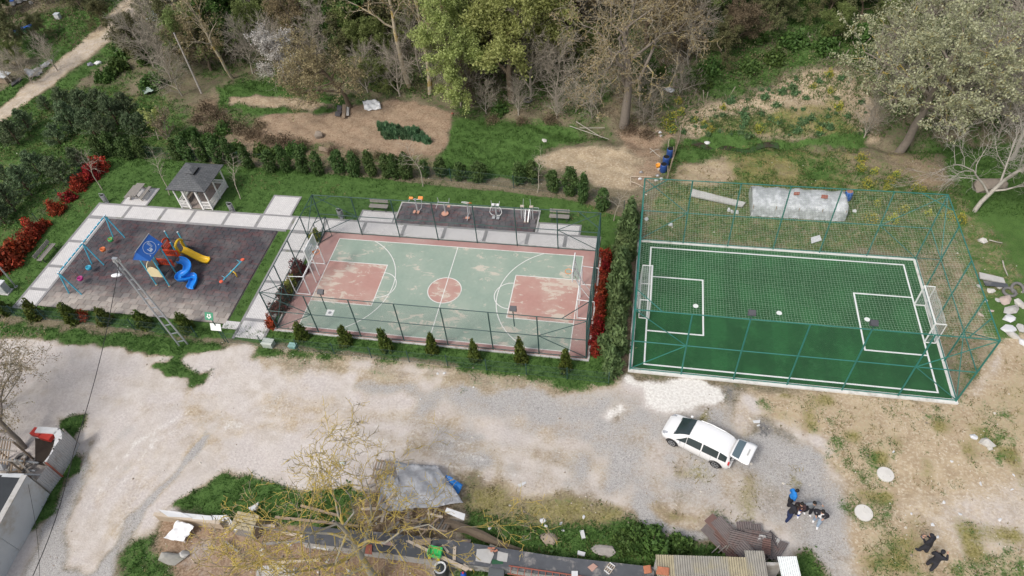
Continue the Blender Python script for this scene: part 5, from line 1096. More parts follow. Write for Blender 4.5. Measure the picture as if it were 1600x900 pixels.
# ---- big trees
B_GR = bark('grey', (.24, .205, .17)); B_LICH = bark('lichen', (.27, .24, .19), (.58, .44, .11), .85); B_LICH2 = bark('lichen_grey', (.33, .31, .26), (.56, .43, .12), .5); B_PALE = bark('pale', (.42, .39, .34)); B_BRN = bark('brown', (.16, .125, .09)); B_POP = bark('poplar', (.44, .38, .28), (.42, .31, .10), .35)
big = tree_proto('lich', 200, 6.4, .30, B_GR, bark('lichen_soft', (.34, .30, .23), (.44, .36, .16), .5), L_BUD, 6, .06, .12, levels=4, kids=(9, 7, 5, 4), ang=(62, 50, 45, 45), ratio=(.85, .55, .5, .5), start=.35, up=.15, wander=.24, rmin=.015, crook=.5)
pop = tree_proto('pop', 210, 17.0, .26, B_POP, B_POP, L_BUD, 3, .13, .2, levels=3, kids=(16, 6, 5), ang=(38, 40, 40), ratio=(.26, .5, .5), start=.36, up=.35, rmin=.012)
wil = tree_proto('wil', 220, 8.6, .24, B_BRN, bark('willow', (.22, .20, .08)), L_WIL, 70, .10, .18, levels=3, kids=(12, 8, 6), ang=(50, 45, 45), ratio=(.42, .55, .5), start=.22, up=.2, droop=.5, rmin=.012)
brn = tree_proto('brn', 230, 6.0, .22, B_BRN, bark('brownish', (.24, .20, .15)), L_BUD, 30, .07, .13, levels=3, kids=(10, 8, 6), ang=(58, 48, 45), ratio=(.55, .55, .5), start=.28, up=.15, wander=.25, rmin=.011)
wht = tree_proto('wht', 240, 4.2, .12, B_BRN, None, L_WHT, 40, .07, .15, levels=3, kids=(9, 6, 5), ang=(50, 45, 40), ratio=(.5, .5, .5), start=.25, rmin=.009)
pal = tree_proto('pal', 250, 10.0, .34, B_GR, B_LICH2, L_PALE, 44, .085, .11, levels=3, kids=(14, 8, 6), ang=(62, 50, 45), ratio=(.54, .58, .5), start=.35, up=.15, wander=.22, rmin=.013)
bar = tree_proto('bar', 260, 6.6, .15, B_PALE, B_PALE, None, levels=4, kids=(12, 8, 6, 5), ang=(55, 45, 42, 40), ratio=(.60, .58, .52, .5), start=.15, up=.2, wander=.22, rmin=.0085)
gry = tree_proto('gry', 270, 5.2, .10, bark('greyt', (.38, .34, .28)), bark('greyt2', (.40, .355, .29)), None, levels=3, kids=(15, 9, 8), ang=(38, 36, 36), ratio=(.55, .55, .55), start=.08, up=.35, rmin=.011)
fol = tree_proto('fol', 280, 5.5, .14, B_BRN, None, L_OLIVE, 60, .085, .14, levels=3, kids=(11, 7, 5), ang=(55, 45, 40), ratio=(.5, .55, .5), start=.15, up=.2, rmin=.01)
rus = tree_proto('rus', 290, 4.6, .12, B_BRN, None, L_DRY, 45, .085, .14, levels=3, kids=(11, 7, 5), ang=(55, 45, 40), ratio=(.55, .55, .5), start=.12, up=.2, rmin=.01)
lgt = tree_proto('lgt', 295, 5.2, .12, B_BRN, None, LEAF('spring_leaf', (.10, .14, .035), (.30, .36, .13), .35), 50, .09, .14, levels=3, kids=(11, 7, 5), ang=(55, 45, 40), ratio=(.5, .55, .5), start=.12, up=.2, rmin=.01)
dgr = tree_proto('dgr', 300, 5.0, .12, B_BRN, None, L_IVY, 70, .11, .16, levels=3, kids=(11, 7, 5), ang=(50, 45, 40), ratio=(.48, .55, .5), start=.1, up=.2, rmin=.01)
for pr, u, v, sc, rz, lb, nm, ln in (
    (big, 975, 197, 1.55, .3, 'large bare tree with yellow lichen branches behind the garden plot', 'bare_tree', None), (pop, 640, 137, 1.0, .5, 'tall pale poplar trunk, left one of the pair at top centre', 'poplar_tree', (0, -.05)), (pop, 672, 146, .95, 2.5, 'tall pale poplar trunk, right one of the pair at top centre', 'poplar_tree', (0, -.04)),
    (wil, 800, 160, 1.5, 0, 'fresh yellow green willow at top centre', 'willow_tree', None), (wil, 738, 165, 1.05, 2, 'smaller willow spilling over the bright grass patch', 'willow_tree', None), (brn, 548, 168, 1.12, 1, 'brownish budding tree with dark leaning trunk by the garden plot', 'budding_tree', (0, -.28)), (wht, 446, 132, 1.15, .4, 'white blossoming tree at the edge of the wood', 'blossom_tree', None),
    (pal, 1405, 238, 1.15, .2, 'big pale leaved tree with thick leaning trunk right of the stream', 'pale_tree', (0, .3)), (pal, 1600, 170, 1.0, 2.2, 'pale leaved tree cut by the right picture edge', 'pale_tree', None), (bar, 1522, 330, 1.2, .5, 'bare white branched tree on the bank right of the football cage', 'bare_tree', (0, .35)), (bar, 1580, 250, 1.1, 2.0, 'bare grey tree at the right edge behind the fallen rocks', 'bare_tree', None),
    (pop, 363, 122, .72, 1.5, 'leaning poplar near the pale utility pole', 'poplar_tree', (0, -.22)), (bar, 570, 880, .9, 0, '', '', None)):
    if not lb: continue
    plant_tree(pr, nm, lb, gp(u, v) - Vector((0, 0, .1)), rz, sc, None, 'tree', ln)
# thicket trees: individuals of a few kinds
TH = [(gry, 240, 105, 1.0), (gry, 268, 125, 1.0), (fol, 300, 60, 1.1), (fol, 335, 40, 1.3), (dgr, 350, 85, 1.15), (lgt, 385, 55, 1.2), (gry, 395, 115, 1.0), (fol, 400, 20, 1.2), (gry, 450, 130, 1.0), (brn, 470, 85, 1.0), (fol, 490, 40, 1.1), (dgr, 575, 75, 1.2), (fol, 545, 60, 1.1), (lgt, 590, 110, 1.0), (gry, 575, 145, .8), (gry, 625, 150, .9), (gry, 700, 155, 1.1), (fol, 690, 80, 1.2), (fol, 620, 60, 1.1), (gry, 720, 165, 1.0), (gry, 830, 150, 1.3), (gry, 845, 120, 1.35), (gry, 870, 165, 1.0), (rus, 880, 60, 1.2), (brn, 1010, 70, 1.2), (brn, 930, 40, 1.1), (rus, 1060, 80, 1.1), (rus, 1140, 30, 1.15), (rus, 1150, 70, .8), (gry, 810, 180, .7), (fol, 1290, 30, .8), (gry, 1370, 130, 1.0), (gry, 1390, 165, .8), (gry, 1450, 150, 1.1), (gry, 1480, 210, 1.0), (dgr, 1440, 130, .9), (lgt, 880, 20, 1.2), (gry, 1530, 190, 1.1), (gry, 1560, 215, 1.0), (bar, 1545, 160, .9), (fol, 20, 80, .8), (gry, 50, 130, .6), (fol, 130, 15, .8), (fol, 100, 5, .8), (fol, 60, -5, .9), (dgr, 10, 25, .9), (gry, 20, 130, .7), (gry, 90, 110, .6), (fol, 225, 90, .7), (brn, 330, 110, .8), (gry, 1350, 215, .6), (brn, 640, 20, 1.2), (fol, 720, 30, 1.3), (lgt, 800, 20, 1.2), (fol, 450, 15, 1.2), (fol, 540, 10, 1.2), (rus, 960, 5, 1.2), (brn, 1050, 0, 1.2), (gry, 250, 70, 1.0), (gry, 285, 150, .8), (gry, 660, 120, 1.2), (fol, 1480, 40, 1.0), (gry, 1440, 30, 1.2), (gry, 1590, 60, 1.2), (rus, 1330, 5, .7), (dgr, 1010, 140, .6), (fol, 540, 110, .8), (gry, 500, 115, .9), (lgt, 315, 95, 1.0), (lgt, 420, 75, 1.0), (lgt, 515, 60, 1.1), (lgt, 655, 60, 1.2), (lgt, 760, 60, 1.2), (lgt, 600, 140, .6), (lgt, 830, 70, 1.0), (lgt, 905, 110, .8), (lgt, 1090, 40, .9), (lgt, 1180, 20, .9), (lgt, 1240, 10, .8), (fol, 1215, 45, .7), (fol, 1130, 95, .6), (lgt, 1300, 60, .6), (fol, 1345, 30, .8), (lgt, 1390, 70, .7), (gry, 760, 178, .55), (gry, 900, 175, .6), (gry, 925, 185, .5), (gry, 940, 160, .7), (gry, 1000, 165, .7), (gry, 1020, 185, .55), (gry, 1005, 195, .4), (gry, 870, 185, .5), (fol, 735, 120, .9), (lgt, 380, 15, 1.1), (lgt, 275, 20, 1.0), (fol, 250, 30, .9), (lgt, 1500, 110, .8), (gry, 1060, 150, .6), (fol, 70, 60, .5), (lgt, 30, 105, .5), (fol, 160, 40, .5), (lgt, 1560, 20, 1.0), (fol, 1420, 15, 1.0), (gry, 310, 75, 1.1), (gry, 345, 60, 1.2), (gry, 430, 50, 1.1), (gry, 520, 95, 1.1), (gry, 560, 40, 1.3), (gry, 610, 40, 1.2), (gry, 690, 40, 1.3), (gry, 770, 100, 1.3), (gry, 860, 90, 1.3), (gry, 915, 70, 1.2), (gry, 1050, 60, 1.2), (gry, 1075, 100, .9), (gry, 1110, 10, 1.2), (gry, 1390, 20, 1.1), (gry, 1420, 100, 1.0), (gry, 1500, 70, 1.2), (gry, 1560, 120, 1.2), (gry, 470, 20, 1.2)]
KN = {id(gry): ('grey_thicket_tree', 'leafless grey multi stemmed tree'), id(fol): ('olive_thicket_tree', 'olive green leafing tree'), id(dgr): ('dark_ivy_tree', 'dark ivy green tree'), id(brn): ('budding_tree', 'brown budding tree'), id(lgt): ('spring_tree', 'light green leafing tree'), id(rus): ('dry_leaf_tree', 'tree with dry brown leaves'), id(bar): ('bare_tree', 'pale bare tree')}
kc = {}
for pr, u, v, s in sorted(TH, key=lambda q: q[1]):
    nm, ds = KN[id(pr)]; k = kc[nm] = kc.get(nm, -1) + 1
    plant_tree(pr, nm, f'{ds}, {ORD[k]} of its kind from the left in the wood', gp(u, v) - Vector((0, 0, .1)), random.uniform(0, 6.28), s * random.uniform(.9, 1.1), 'trees of the wood: ' + ds)
# ---- foreground trees
fg = tree_proto('fg', 310, 5.6, .20, B_LICH2, B_LICH, None, levels=5, kids=(9, 6, 6, 4, 3), ang=(60, 46, 45, 45, 45), ratio=(1.0, .58, .52, .5, .5), start=.16, up=.22, wander=.2, rmin=.0135, crook=.6)
plant_tree(fg, 'lichen_tree', 'large bare foreground tree with yellow lichen on its branches', at(590, 910, 0), .6, 1.22, None, 'tree', (-.12, -.05))
fl_ = tree_proto('fl', 321, 4.2, .16, B_GR, bark('budtwig', (.30, .27, .20)), L_BUD, 7, .05, .1, levels=4, kids=(9, 7, 5, 3), ang=(60, 46, 42, 40), ratio=(.85, .55, .5, .5), start=.2, up=.2, wander=.2, rmin=.010)
plant_tree(fl_, 'budding_tree', 'budding bare tree beside the white arch at the left edge', at(38, 700, 0), 1.0, 1.25, None, 'tree', (-.45, .2)); plant_tree(fl_, 'budding_tree', 'second budding tree half out of frame at the left edge', at(-5, 640, 0), 3.0, 1.1, None, 'tree', (-.2, .1))
# ---- shrubs and small plants that can be told apart
bw = [bush_np(400 + i, 1400, sh_dome(.95, .95, .3), .15, L_BRAM, ST1, 12, .14) for i in range(3)]
k = 0
for u, v, s in [(215, 60, 1.3), (200, 85, 1.5), (235, 95, 1.3), (185, 110, 1.2), (165, 125, 1.2), (240, 135, 1.2), (1110, 110, 1.0), (1075, 125, 1.1), (1180, 60, 1.3), (1240, 70, 1.4), (1210, 95, 1.2), (1340, 60, 1.3), (1290, 80, 1.2), (1350, 90, 1.3), (1170, 110, 1.1), (1100, 135, .8), (1040, 120, 1.0), (590, 135, 1.1), (600, 90, 1.2), (780, 175, .9), (430, 245, .8), (460, 240, .9), (410, 240, .8), (300, 215, .9), (330, 225, 1.0), (370, 235, .8), (350, 205, .8), (1000, 845, .9), (1020, 850, .9), (1060, 852, .8), (980, 850, .8)]:
    plant(bw[k % 3], 'bramble_bush', f'dark green bramble bush, {ORD[k]} counted across the wild ground', gp(u, v), random.uniform(0, 6), s * random.uniform(.85, 1.1), 'bramble bushes on the wild ground'); k += 1
brb = bush_np(430, 900, sh_dome(.7, .9, .2), .07, L_DRY, ST1, 6, .16)
for i, (u, v, sc_) in enumerate([(322, 172, 1.2), (340, 185, 1.3), (355, 196, 1.2), (376, 205, 1.1), (395, 214, 1.2), (420, 222, 1.1), (445, 226, 1.2), (470, 228, 1.0), (310, 190, 1.0), (405, 198, .9), (520, 238, .8), (550, 243, .8), (590, 246, .7), (630, 248, .7), (330, 205, 1.0), (770, 190, .9), (815, 192, .8), (860, 190, .9), (985, 205, 1.0), (1010, 212, .9)]):
    plant(brb, 'dry_brush', f'brown dry brush clump, {ORD[i]} counted along the garden plots', gp(u, v), random.uniform(0, 6), sc_, 'dry brush along the garden plots')
wp = tree_proto('wp', 330, 2.4, .05, TW, None, L_WIL, 14, .10, .08, levels=2, kids=(10, 6), ang=(35, 35), ratio=(.45, .5), start=.15)
plant_tree(wp, 'young_willow', 'small pale green willow sapling in front of the pines', gp(248, 218), 0, 1.15, None, 'tree')
gs_ = tree_proto('gs', 331, 3.0, .06, bark('greyt2', (.40, .355, .29)), None, L_DRY, 10, .07, .08, levels=2, kids=(16, 9), ang=(18, 22), ratio=(.5, .4), start=.1)
plant_tree(gs_, 'columnar_shrub', 'narrow grey brown upright shrub beside the willow sapling', gp(268, 228), 0, (1.2, 1.2, 1.0), None, 'shrub')
# flowering field plants on the slope plot and behind the pitch
ros = bush_np(420, 240, sh_dome(.24, .30, .1), .10, L_ROS, None, 8, .09); flw = bush_np(421, 380, sh_dome(.7, .5, .3), .055, L_YEL, None, 4, .07)
rsx = random.Random(5); fl = [(1295, 118), (1270, 137), (1297, 144), (1050, 185), (1063, 178), (1040, 195), (1085, 190), (1048, 205), (1100, 195), (1130, 170), (1185, 205), (1280, 205), (1310, 170), (1212, 190), (1110, 205), (1060, 160), (1345, 250), (1365, 270), (1390, 285), (1355, 290), (1400, 275), (1385, 295), (1440, 298), (1450, 335), (1370, 320), (1410, 330), (1500, 345), (1480, 340), (1345, 265), (1430, 295), (1360, 345), (1395, 345)]
for i, (u, v) in enumerate(sorted(fl)):
    t = plant(flw, 'flowering_plant', f'yellow flowering field plant by the stream, {ORD[i]} counted from the left', gp(u, v), rsx.uniform(0, 6), rsx.uniform(.65, 1.05), 'yellow flowering plants by the stream', 'plant'); link('leaves', ros['foliage'], t)
poly = [(1050, 180), (1110, 165), (1170, 150), (1230, 118), (1320, 110), (1355, 150), (1360, 210), (1200, 218), (1070, 213)]
def inpoly(u, v, pl_):
    c = False; n = len(pl_)
    for i in range(n):
        (a, b), (c_, d) = pl_[i], pl_[(i + 1) % n]
        if (b > v) != (d > v) and u < (c_ - a) * (v - b) / (d - b) + a: c = not c
    return c
pts_ = []
while len(pts_) < 70:
    u, v = rsx.uniform(1050, 1365), rsx.uniform(110, 216)
    if inpoly(u, v, poly): pts_.append((u, v))
for i, (u, v) in enumerate(sorted(pts_)): plant(ros, 'leafy_plant', f'low green leafy plant on the tan slope plot, {ORD[i]} counted from the left', gp(u, v), rsx.uniform(0, 6), rsx.uniform(.35, 1.25), 'leafy plants on the tan slope plot', 'plant')
# vegetable rows in the brown plot
cab = bush_np(423, 300, sh_dome(.55, .28, .1), .15, LEAF('leek_leaf', (.05, .12, .055), (.16, .28, .14), .2), None, 10, .07, 2.6, 1.2)
for i in range(40):
    r, c = divmod(i, 10); p = gp(591 + c * 7.0 + r * 5 + rsx.uniform(-3, 3), 199 + r * 5.4 + c * .7 + rsx.uniform(-2.5, 2.5)); plant(cab, 'leek_plant', f'dark green leafy vegetable, {ORD[c]} from the left in the {ORD[r]} row of the brown plot', p, rsx.uniform(0, 6), rsx.uniform(.55, 1.0), 'vegetables in rows on the brown plot', 'plant')

# ---------------------------------------------------------------- ground cover nobody could count
WI = {k: W[k].reshape(NY, NX) for k in LAY}
def wat(k, x, y):
    i = np.clip(np.searchsorted(GX, x) - 1, 0, NX - 2); j = np.clip(np.searchsorted(GY, y) - 1, 0, NY - 2); return WI[k][j, i]
def blades(n, x0, x1, y0, y1, keep, h, wd, per, lean, seed, mat, name, label, zoff=0.0):
    rs = np.random.default_rng(seed); x = rs.uniform(x0, x1, n); y = rs.uniform(y0, y1, n); d = (x - CAMP.x) * CR.x + (y - CAMP.y) * CR.y - CAMP.z * CR.z
    m = rs.uniform(0, 1, n) < keep(x, y); x, y = x[m], y[m]; P0 = np.stack([x, y, T(x, y)], -1)
    f = P0 - np.array(CAMP); zc = f @ np.array(CF); uu = 800 + FPX * (f @ np.array(CR)) / zc; vv = 450 - FPX * (f @ np.array(CU)) / zc; m = (uu > -60) & (uu < 1660) & (vv > -60) & (vv < 960); P0 = P0[m]; n = len(P0)
    P = np.repeat(P0, per, 0) + np.concatenate([rs.normal(0, wd * 2.2, (n * per, 2)), np.full((n * per, 1), zoff)], 1); N = len(P); q = rs.uniform(0, 6.28, N); hh = h * np.repeat(rs.uniform(.5, 1.5, n), per) * rs.uniform(.6, 1.2, N)
    a = np.stack([np.cos(q), np.sin(q), np.zeros(N)], -1) * wd * .5; l = rs.normal(0, lean, (N, 2)); tip = P + np.concatenate([l * hh[:, None], hh[:, None]], 1)
    V = np.stack([P - a, P + a, tip], 1).reshape(-1, 3); me = mesh_np(name, V, np.arange(N * 3).reshape(-1, 3), mat, np.repeat(np.repeat(rs.uniform(0, .7, n), per) + rs.uniform(0, .3, N), 3))
    return tag(link(name, me), label, None, None, 'stuff')
def no_court(x, y): return ~(((x > -15.7) & (x < -11.8) & (y > -6.5) & (y < -4.6)) | ((x > -33.4) & (x < -14.3) & (y > -5.5) & (y < 6.9)) | ((x > -14.5) & (x < 11.2) & (y > -5.2) & (y < 6.9)) | ((x > -6.1) & (x < 6) & (y > 6.8) & (y < 9.5)) | ((x > 13.8) & (x < 34) & (y > -5.8) & (y < 6.9)) | ((x > -25.3) & (x < -22.2) & (y > 6.8) & (y < 10)) | ((x > -31.3) & (x < -28.5) & (y > 6.8) & (y < 9.3)) | ((x > -17.7) & (x < -14.9) & (y > 6.8) & (y < 9.4)) | ((x > -9.2) & (x < -5.9) & (y > 6.8) & (y < 8.2)) | ((x > 5.8) & (x < 9.5) & (y > 6.8) & (y < 8.1)))
L_GR = LEAF('grass_blade', (0.025, 0.069, 0.014), (0.098, 0.190, 0.040), .2, .7, 0); L_GRD = LEAF('dry_grass_blade', (.12, .11, .04), (.36, .31, .15), .2, .7, 0)
strip_ok = lambda x, y: (x > -15.35) & (x < -14.45) & (y > -4.6) & (y < 4.8)
blades(60000, -45, 36, -25, 14, lambda x, y: (wat('grass', x, y) > .35) * (no_court(x, y) | strip_ok(x, y)) * .9, .10, .05, 5, .5, 1, L_GR, 'lawn_grass', 'short green grass of the lawn and verges')
blades(60000, -75, 56, 12, 50, lambda x, y: (wat('grass', x, y) > .45) * 1.0, .20, .06, 5, .5, 2, L_GR, 'meadow_grass', 'green grass of the meadow and slope')
blades(26000, -40, 40, -25, -5, lambda x, y: (wat('grass', x, y) > .5) * 1.0, .17, .05, 5, .5, 6, L_GR, 'verge_grass', 'longer tufted grass of the verges')
blades(40000, -75, 56, -25, 50, lambda x, y: (wat('dry', x, y) > .3) * no_court(x, y), .14, .05, 5, .7, 3, L_GRD, 'dry_grass', 'dry yellow grass tufts on the rough ground')
blades(2600, 20, 42, -18, -6, lambda x, y: (wat('tan', x, y) > .6) * (wat('chalk', x, y) < .25) * (wat('gravel', x, y) < .2) * no_court(x, y) * np.clip(vnoise(x, y, .6, 71) * 2 - .7, 0, 1), .08, .05, 7, .8, 8, LEAF('weed_blade', (.05, .09, .025), (.17, .22, .07), .2, .7, 0), 'ground_weeds', 'sparse weed tufts on the bare tan ground')
blades(9000, 14, 40, 21, 36, lambda x, y: (wat('tan', x, y) > .3) * (y > stream_y(x) + 1) * np.clip(vnoise(x, y, .5, 81) * 2.2 - .6, 0, 1), .22, .07, 5, .7, 18, LEAF('field_weed', (.045, .09, .025), (.20, .25, .09), .2, .7, 0), 'field_weeds', 'low weeds scattered over the tan slope plot')
def scatter_leaves(n, keep, size, seed, mat, name, label, x0, x1, y0, y1, hmax, clump=10, csp=.3):
    rs = np.random.default_rng(seed); x = rs.uniform(x0, x1, n); y = rs.uniform(y0, y1, n); m = rs.uniform(0, 1, n) < keep(x, y); x, y = x[m], y[m]; P0 = np.stack([x, y, T(x, y) + hmax * rs.uniform(0, .6, len(x)) ** 1.5], -1)
    P = np.repeat(P0, clump, 0) + rs.normal(0, csp, (len(P0) * clump, 3)) * np.array([1, 1, .5]); P[:, 2] = np.maximum(P[:, 2], T(P[:, 0], P[:, 1]) + .02)
    V, Q = leaf_cloud(P, size, rs); return tag(link(name, mesh_np(name, V, Q, mat, np.repeat(np.repeat(rs.uniform(0, .7, len(P0)), clump) + rs.uniform(0, .3, len(P)), 4))), label, None, None, 'stuff')
def wild(x, y):
    d = y - stream_y(x); z = (d > 1.6) & (wat('tan', x, y) < .3) & (wat('chalk', x, y) < .2) & (wat('soil', x, y) < .5); return z
nz_ = lambda x, y, s, sd: vnoise(x, y, s, sd)
scatter_leaves(14000, lambda x, y: wild(x, y) * (nz_(x, y, .16, 51) > .42) * .95, .12, 11, L_BRAM, 'undergrowth', 'dark green undergrowth covering the wood floor', -75, 56, 20, 52, .7)
scatter_leaves(9000, lambda x, y: wild(x, y) * (nz_(x, y, .16, 51) <= .5) * .9, .10, 12, L_DRY, 'leaf_litter', 'brown leaf litter and dead scrub of the wood floor', -75, 56, 20, 52, .35)
scatter_leaves(9000, lambda x, y: wild(x, y) * (nz_(x, y, .3, 53) > .55), .11, 13, L_OLIVE, 'scrub', 'olive scrub growing between the trees', -75, 56, 20, 52, .8)
scatter_leaves(1600, lambda x, y: (x < -37.5) * (nz_(x, y, .2, 57) > .4) * (wat('chalk', x, y) < .2) * 1.0, .14, 14, L_BRAM, 'meadow_weeds', 'low weeds in the meadow by the track', -75, -37, -4, 22, .25)
scatter_leaves(1500, lambda x, y: (wat('grass', x, y) > .6) * (y < -13) * 1.0, .12, 15, L_BRAM, 'roadside_weeds', 'leafy weeds of the verge behind the sheds', -5, 32, -24, -13, .4, 9, .2)
# dead sticks in the thicket
rs = np.random.default_rng(77); n = 22000; x = rs.uniform(-60, 56, n); y = rs.uniform(20, 48, n); m = wild(x, y) & (nz_(x, y, .25, 91) > .5) & (wat('grass', x, y) < .55); x, y = x[m], y[m]; n = len(x); P = np.stack([x, y, T(x, y)], -1)
d = np.stack([rs.normal(0, .4, n), rs.normal(0, .4, n), np.ones(n)], -1) * rs.uniform(.3, 1.1, n)[:, None]; a = np.stack([rs.normal(0, 1, n), rs.normal(0, 1, n), np.zeros(n)], -1); a /= np.linalg.norm(a, axis=1)[:, None]; a *= .006
V = np.stack([P - a, P + a, P + d + a * .3 + rs.normal(0, .05, (n, 3)), P + d - a * .3], 1).reshape(-1, 3)
tag(link('dead_stems', mesh_np('dead_stems', V, np.arange(n * 4).reshape(-1, 4), bark('stick', (.30, .26, .21)))), 'dry grey stems standing in the thicket', None, None, 'stuff')
# pebbles and crumbs on the bare ground
rs = random.Random(9); mb = MB(); oc = 0
while oc < 2600:
    u, v = rs.uniform(-10, 1610), rs.uniform(235, 905); p = gp(u, v) if oc % 1 == 0 else None
    x, y = p.x, p.y; g = float(wat('grass', np.array([x]), np.array([y]))[0])
    if not bool(no_court(np.array([x]), np.array([y]))[0]) or g > .7 or float(wat('chalk', np.array([x]), np.array([y]))[0]) > .7 and rs.random() < .8: oc += 1; continue
    s = rs.uniform(.015, .05) * (2.2 if rs.random() < .06 else 1); q = [rs.uniform(.6, 1.3) for _ in range(4)]
    mb.add([(x - s * q[0], y, p.z), (x, y - s * q[1], p.z), (x + s * q[2], y, p.z), (x, y + s * q[3], p.z), (x, y, p.z + s)], [(0, 1, 4), (1, 2, 4), (2, 3, 4), (3, 0, 4)], 0 if rs.random() < .6 else 1); oc += 1
tag(mb.build('pebbles', [M('pebble_pale', (.60, .56, .50), .9), M('pebble_brown', (.30, .25, .2), .9)]), 'small stones strewn over the bare ground', None, None, 'stuff')
# ---------------------------------------------------------------- parked car with open tailgate
CARW = M('car_white', (.80, .80, .80), .22, .015, 1.5, spec=.6); GLS = M('car_glass', (.03, .045, .048), .06, .3, 1.0, spec=.8); BLK = M('black_plastic', (.02, .02, .022), .5, .2); TYR = M('tyre_rubber', (.028, .028, .03), .85, .2); RIM = M('alloy_rim', (.45, .46, .47), .3, .1, 4, .6); TRED = M('tail_red', (.55, .02, .025), .2, .1, spec=.6); HLG = M('headlamp', (.45, .47, .5), .1, .2, 6, .2, spec=.8); PLT = M('plate_white', (.75, .75, .72), .4, .05)
car = thing('parked_car', 'white estate minivan parked on the gravel with its tailgate open', 'car', (18.42, -10.52, float(T(18.4, -10.5)) - .0), RAD(156))
ST = np.array([[-2.18, .70, .36, .62, .66, .62], [-2.12, .80, .30, .84, .88, .72], [-2.02, .86, .27, .95, 1.36, .62], [-1.85, .88, .25, .98, 1.56, .64], [-1.3, .895, .24, .97, 1.66, .67], [-.5, .90, .24, .95, 1.69, .68], [.2, .90, .24, .94, 1.65, .665], [.62, .895, .24, .93, 1.55, .64], [1.0, .89, .24, .92, 1.32, .66], [1.38, .875, .24, .905, 1.02, .72], [1.55, .87, .24, .89, .95, .72], [1.85, .84, .25, .82, .86, .70], [2.08, .77, .27, .70, .74, .62], [2.2, .62, .32, .56, .58, .50]])
xs = np.concatenate([np.linspace(-2.18, -2.02, 4), np.linspace(-1.95, 2.0, 34), np.linspace(2.05, 2.2, 4)]); SS = np.stack([np.interp(xs, ST[:, 0], ST[:, i]) for i in range(1, 6)], 1)
for _ in range(2): SS[1:-1] = .25 * SS[:-2] + .5 * SS[1:-1] + .25 * SS[2:]
def sec(i):
    w, zl, zb, zr, wr = SS[i]; h = [(0, zl), (w * .9, zl), (w * .985, zl + .1), (w, .5 * (zl + zb)), (w * .985, zb), (wr + (w - wr) * .42, zb + (zr - zb) * .55), (wr, zr - .045), (wr * .88, zr - .008), (wr * .5, zr + .012), (0, zr + .02)]
    return h
rows = []
for i, x in enumerate(xs):
    h = sec(i); rows.append([(x, y, z) for y, z in h] + [(x, -y, z) for y, z in h[-2:0:-1]])
n = len(rows[0]); mb = MB(); vs = [p for r in rows for p in r]; fs = []
for i in range(len(xs) - 1):
    for j in range(n): fs.append((i * n + j, (i + 1) * n + j, (i + 1) * n + (j + 1) % n, i * n + (j + 1) % n))
fs.append(tuple(range(n))); fs.append(tuple((len(xs) - 1) * n + j for j in range(n - 1, -1, -1))); mb.add(vs, fs)
body = mb.build('body', CARW, car, True)
def side_pt(x, k, s, off=.012):
    w, zl, zb, zr, wr = [np.interp(x, xs, SS[:, i]) for i in range(5)]; y0, z0 = w * .985, zb; y1, z1 = wr + (w - wr) * .42, zb + (zr - zb) * .55; y2, z2 = wr, zr - .045
    if k < .55: f = k / .55; y, z = y0 + (y1 - y0) * f, z0 + (z1 - z0) * f
    else: f = (k - .55) / .45; y, z = y1 + (y2 - y1) * f, z1 + (z2 - z1) * f
    return (x, s * (y + off), z + off * .3)
def side_window(xa, xb, ka, kb, s, ka2=None, kb2=None):
    mb = MB(); N = 7; rr = []
    for i in range(N):
        x = xa + (xb - xa) * i / (N - 1); f = i / (N - 1); lo = ka if ka2 is None else ka + (ka2 - ka) * f; hi = kb if kb2 is None else kb + (kb2 - kb) * f
        rr.append([side_pt(x, lo + (hi - lo) * t, s) for t in (0, .3, .55, .8, 1)])
    mb.sheet(rr if s < 0 else [r[::-1] for r in rr]); mb.build('side_window', GLS, car, True)
